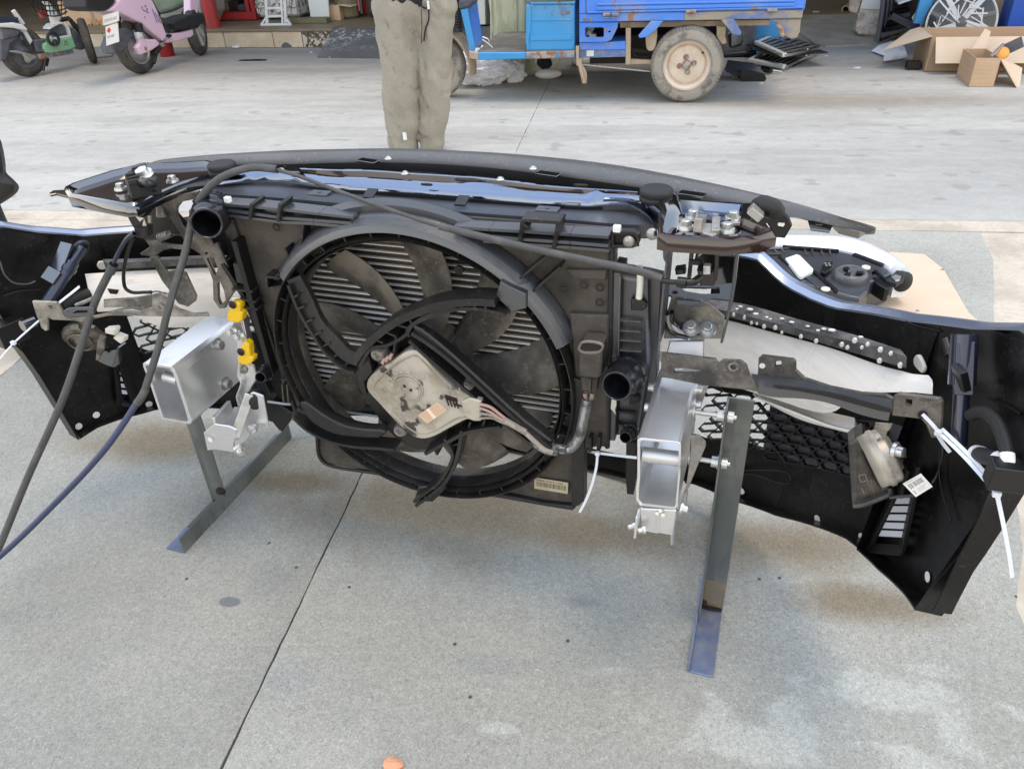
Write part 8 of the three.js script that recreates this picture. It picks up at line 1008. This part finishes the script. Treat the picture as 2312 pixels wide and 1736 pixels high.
// ---- people
function person(name, lab, fr, feet, J3, trouserM, topM, scale, R_) {
  const g = thing(name, lab, 'person', fr, feet);
  const field = (bones, lo, hi, n, k = 26, disp) => { const size = Math.max(hi.x - lo.x, hi.y - lo.y, hi.z - lo.z), mc = new MarchingCubes(n, new THREE.MeshBasicMaterial(), false, false, 400000), cx = (lo.x + hi.x) / 2, cy = (lo.y + hi.y) / 2, cz = (lo.z + hi.z) / 2, h = size / 2; const A_ = V(), B_ = V();
    for (let z = 0; z < n; z++) for (let y = 0; y < n; y++) for (let x = 0; x < n; x++) { const px = cx + (x - n / 2) / (n / 2) * h, py = cy + (y - n / 2) / (n / 2) * h, pz = cz + (z - n / 2) / (n / 2) * h; let s = 0; for (const [a, b, ra, rb, sq = 1] of bones) { const ex = b.x - a.x, ey = b.y - a.y, ez = b.z - a.z, t = clamp(((px - a.x) * ex + (py - a.y) * ey + (pz - a.z) * ez) / (ex * ex + ey * ey + ez * ez + 1e-9)); const d = Math.hypot((px - a.x - ex * t), (py - a.y - ey * t), (pz - a.z - ez * t) * sq) - lerp(ra, rb, t); s += Math.exp(-k * d / .1 * .2 * 5); } const D_ = -Math.log(s + 1e-30) / (k / .1); mc.field[x + y * n + z * n * n] = -D_; }
    mc.isolation = 0; mc.update(); const c = mc.count, P = mc.positionArray.slice(0, c * 3), Nn = mc.normalArray.slice(0, c * 3); for (let i = 0; i < c; i++) { P[3 * i] = cx + P[3 * i] * h; P[3 * i + 1] = cy + P[3 * i + 1] * h; P[3 * i + 2] = cz + P[3 * i + 2] * h; if (disp) { const l = Math.hypot(Nn[3 * i], Nn[3 * i + 1], Nn[3 * i + 2]) || 1, d = disp(P[3 * i], P[3 * i + 1], P[3 * i + 2], Nn[3 * i] / l, Nn[3 * i + 2] / l); P[3 * i] -= Nn[3 * i] / l * d * -1; P[3 * i + 2] -= Nn[3 * i + 2] / l * d * -1; } } const q = new THREE.BufferGeometry(); q.setAttribute('position', new THREE.BufferAttribute(P, 3)); return toCreasedNormals(q, 1.2); };
  const folds = (x, y, z) => { const u = (x * 1.7 + z * 1.1 + 20) * .5, v = (y + 20) * .5; const a = fbm(u % 1, v % 1, 22, 2, 541, 6) - .5, b = fbm((u + y * .35) % 1, v % 1, 30, 3, 547, 14) - .5, hem = smooth(feet.y + .42, feet.y + .05, y), kn = fbm((u * .7) % 1, v % 1, 6, 2, 551, 22) - .5; const e = Math.abs(fbm((u + y * .6 + 3) % 1, v % 1, 9, 2, 557, 5) - .5); const cr = Math.max(0, 1 - e / .05); return .044 * a + .026 * b + hem * .06 * kn - .012 * cr * cr; };
  const S = J3; g.userData.label = lab;
  const tro = field([[S.pel, S.hipL, .13 * scale, .135 * scale], [S.pel, S.hipR, .13 * scale, .125 * scale], [S.hipL, S.kneL, .132 * scale, .104 * scale], [S.hipR, S.kneR, .12 * scale, .090 * scale], [S.kneL, S.ankL, .104 * scale, .082 * scale], [S.kneR, S.ankR, .090 * scale, .070 * scale]], V(S.pel.x - .62, feet.y - .05, S.pel.z - .55), V(S.pel.x + .62, feet.y + 1.2, S.pel.z + .55), 92, 30, folds);
  part('trousers', tro, trouserM, g); return { g, field };
}
{
  const ft = N0.Y_(D(905, 330), 0), f = -ft.z, P = (x, y, d = 0) => N0.F_(zB(x, y), f + d), an = [P(455, 905), P(625, 905)];
  const J3 = { pel: P(505, -30), hipL: P(405, 60), hipR: P(635, 60), kneL: P(428, 480, -.02), kneR: P(636, 470, -.01), ankL: P(448, 965), ankR: P(624, 965) };
  const { g, field } = person('person', 'person in baggy khaki trousers with a drawstring standing behind the car front end', N0, ft, J3, M.khaki, M.darkCloth, 1.0);
  const b = J3.pel, y = (k) => b.y + k; const X = (dx, dy, dz = 0) => V(b.x + dx, b.y + dy, b.z + dz);
  // one continuous body: torso, neck, head, arms, hands, legs, feet
  const bones = [[X(-.03, 0), X(.03, .25), .11, .115], [X(-.12, .42), X(.12, .42), .085, .085], [X(0, .2), X(0, .42), .12, .12], [X(0, .44), X(0, .53), .05, .048], [X(0, .60), X(0, .66, .01), .075, .085], [X(-.17, .42), X(-.22, .17, .02), .05, .042], [X(-.22, .17, .02), X(-.13, .2, .15), .04, .032], [X(.17, .42), X(.22, .17, .02), .05, .042], [X(.22, .17, .02), X(.13, .2, .15), .04, .032], [J3.hipL, J3.kneL, .085, .06], [J3.kneL, J3.ankL, .055, .028], [J3.hipR, J3.kneR, .085, .06], [J3.kneR, J3.ankR, .055, .028]];
  for (const s of [-1, 1]) { const h = X(s * .13, .2, .15); bones.push([h, h.clone().add(V(-s * .05, -.01, .03)), .026, .024]); for (let k = 0; k < 4; k++) bones.push([h.clone().add(V(-s * .05, .01 - k * .013, .035)), h.clone().add(V(-s * (.085 + .008 * (k % 3)), -.008 - k * .013, .02)), .009, .008]); bones.push([h.clone().add(V(-s * .02, .02, .03)), h.clone().add(V(-s * .055, .035, .045)), .010, .008]); }
  part('body', field(bones, V(b.x - .75, -.02, b.z - .75), V(b.x + .75, b.y + .8, b.z + .75), 120, 60), M.skin, g);
  part('jacket', field([[X(-.05, .02), X(-.04, .3), .13, .135], [X(.05, .02), X(.04, .3), .13, .135], [X(-.12, .42), X(.12, .42), .098, .098], [X(0, .1), X(0, .42), .14, .13], [X(-.17, .42), X(-.22, .17, .02), .066, .058], [X(-.22, .17, .02), X(-.14, .19, .14), .055, .045], [X(.17, .42), X(.22, .17, .02), .066, .058], [X(.22, .17, .02), X(.14, .19, .14), .055, .045]], V(b.x - .5, b.y - .2, b.z - .5), V(b.x + .5, b.y + .8, b.z + .5), 64, 40), M.darkCloth, g, 'dark jacket hem');
  part('hair', new THREE.SphereGeometry(.1, 24, 16, 0, 6.29, 0, 1.7).scale(.95, 1, 1.05).translate(b.x, b.y + .66, b.z - .012), M.hair, g); for (const s of [-1, 1]) { part('eye', new THREE.SphereGeometry(.011, 12, 8).translate(b.x + s * .032, b.y + .645, b.z + .082), M.hair, g); part('ear', new THREE.SphereGeometry(.02, 12, 8).scale(.4, 1, .7).translate(b.x + s * .088, b.y + .64, b.z), M.skin, g); const a = s < 0 ? J3.ankL : J3.ankR; part('shoe', new THREE.SphereGeometry(.1, 20, 12).scale(.42, .4, .72).translate(a.x + s * .004, .035, a.z - .03), M.blackSatin, g); } part('nose', new THREE.ConeGeometry(.014, .04, 10).rotateX(-.4).translate(b.x, b.y + .622, b.z + .092), M.skin, g); part('mouth', box(b.x - .022, b.x + .022, b.y + .585, b.y + .592, b.z + .074, b.z + .082, .003), M.red, g);
  const on = (x, y) => P(x, y, -.135); part('drawstring', J(tube([on(545, -5), on(560, 40), on(590, 50), on(605, 20)], .005, 24, 6), tube([on(600, 20), on(602, 120), on(580, 190), on(570, 260)].map((p, i) => p.add(V(0, 0, -.01 * i))), .004, 24, 6)), M.darkCloth, g); part('string_end', box(on(600, 30).x - .006, on(600, 30).x + .006, on(600, 30).y - .02, on(600, 30).y + .02, on(600, 30).z, on(600, 30).z + .008), M.white, g); const wt = P(452, 850, -.1); part('white_tag', box(wt.x - .011, wt.x + .011, wt.y - .022, wt.y + .022, wt.z - .03, wt.z - .0, .003), M.white, g); part('side_seam', J(tube([P(300, 60, -.1), P(322, 300, -.06), P(352, 560, -.04), P(372, 800, -.03)], .0025, 24, 5)), M.darkCloth, g); part('fly_seam', tube([P(556, 60, -.135), P(560, 180, -.125), P(556, 270, -.1)], .0022, 16, 5), M.darkCloth, g); part('pocket_seam', J(tube([P(385, 10, -.12), P(350, 100, -.105), P(325, 165, -.07)], .003, 16, 5)), M.darkCloth, g);
}
{ // second person, only a leg shows under the tricycle
  const ft = N0.Y_(t1(1235, 925), 0), f = -ft.z, P = (x, y) => N0.F_(t1(x, y), f), a = P(1205, 850), J3 = { pel: V(a.x + .16, .86, a.z - .05), hipL: V(a.x + .08, .8, a.z - .03), hipR: V(a.x + .25, .8, a.z - .08), kneL: V(a.x + .03, .45, a.z), kneR: V(a.x + .3, .46, a.z - .2), ankL: V(a.x, .12, a.z), ankR: V(a.x + .32, .14, a.z - .45) };
  const { g, field } = person('person', 'person in black trousers and a white shoe, standing behind the tricycle', N0, V(a.x, 0, a.z), J3, M.darkCloth, M.darkCloth, .7); const X = (dx, dy, dz = 0) => V(J3.pel.x + dx, J3.pel.y + dy, J3.pel.z + dz);
  part('body', field([[X(0, 0), X(0, .4), .11, .11], [X(-.14, .42), X(.14, .42), .075, .075], [X(0, .44), X(0, .55), .05, .048], [X(0, .62), X(0, .68), .078, .088], [X(-.18, .42), X(-.24, .1), .05, .035], [X(-.24, .1), X(-.22, -.12, .06), .035, .03], [X(.18, .42), X(.24, .1), .05, .035], [X(.24, .1), X(.22, -.12, .06), .035, .03]], V(X(-.5, 0).x, .5, J3.pel.z - .6), V(X(.5, 0).x, 1.7, J3.pel.z + .6), 64, 40), M.skin, g); part('shirt', field([[X(0, 0), X(0, .4), .135, .13], [X(-.14, .42), X(.14, .42), .09, .09], [X(-.18, .42), X(-.23, .15), .06, .05], [X(.18, .42), X(.23, .15), .06, .05]], V(X(-.5, 0).x, .7, J3.pel.z - .5), V(X(.5, 0).x, 1.7, J3.pel.z + .5), 56, 40), M.greyBlue, g); part('hair', new THREE.SphereGeometry(.1, 20, 12, 0, 6.29, 0, 1.7).translate(J3.pel.x, J3.pel.y + .68, J3.pel.z - .01), M.hair, g);
  for (const k of [J3.ankL, J3.ankR]) part('shoe', new THREE.SphereGeometry(.1, 20, 12).scale(1.05, .38, .5).translate(k.x + .03, .04, k.z + .05), M.white, g);
}
// ---- small things: dark thing at the left edge, litter
{
  const o = A.Y_(D(-40, 470), .3), f = 1.62, P = (p, d = 0) => A.F_(p, f + d); const dk = thing('dark_object', 'dark rounded object cut off by the left edge of the picture', 'car part', A, P(D(-20, 440)).setY(0)); part('shell', loft([-.05, -.03, 0, .05, .11, .16].map((d) => sm2(L(D, -60, 290, -6, 296, 6, 318, 12, 352, 14, 372, 30, 388, 41, 402, 34, 418, 2, 440, -40, 462, -70, 440), 4).map((p) => { const q = P(p, d); const k = d < -.04 ? .55 : d < 0 ? .88 : d > .1 ? .8 : 1, c = P(D(-40, 390), d); return c.clone().lerp(q, k); })), { closed: true, caps: true, crease: .9 }), M.rubber, dk); part('support', rod(P(D(-50, 440), .06), P(D(-50, 440), .06).setY(0), .06), M.rubber, dk);
  const bits = [[t6(490, 572), .05, M.scooterWhite, 'crumpled white paper beside the tiled step'], [t3(405, 745), .03, M.scooterWhite, 'white paper scrap in front of the apron'], [t2(2130, 150), .05, M.scooterWhite, 'white paper on the ground beyond the tricycle tail'], [t6(1385, 628), .02, M.scooterWhite, 'small white paper ball beside the ramp'], [t2(1525, 910), .02, M.scooterWhite, 'tiny white flake near the undertray piece'], [t1(740, 920), .05, M.bag, 'white plastic scrap between the two bags'], [t3(75, 615), .02, M.scooterWhite, 'tiny white flake at the edge of the apron']];
  bits.forEach(([p, s, m, lab], i) => { const q = C.Y_(p, 0); single('litter', crumple(q, s, s * .3, s * .6, .6, 700 + i, 1), m, lab, 'litter', C, q); });
  const lf = C.Y_(zb2(360, 1640), 0); single('orange_scrap', crumple(lf, .018, .008, .013, .3, 777, 2), std({ color: lin(.62, .30, .17), roughness: .7 }), 'small orange-pink scrap on the concrete at the bottom edge', 'litter', C, lf);
  const st = [[t6(700, 720), .15]]; for (const [p, s] of st) { const q = C.Y_(p, 0); single('flat_scrap', crumple(q, s, .008, s * .12, .5, 811, 2), M.weld, 'flat dark strip lying on the ground before the tiled step', 'litter', C, q); }
}
renderer.render(scene, camera);
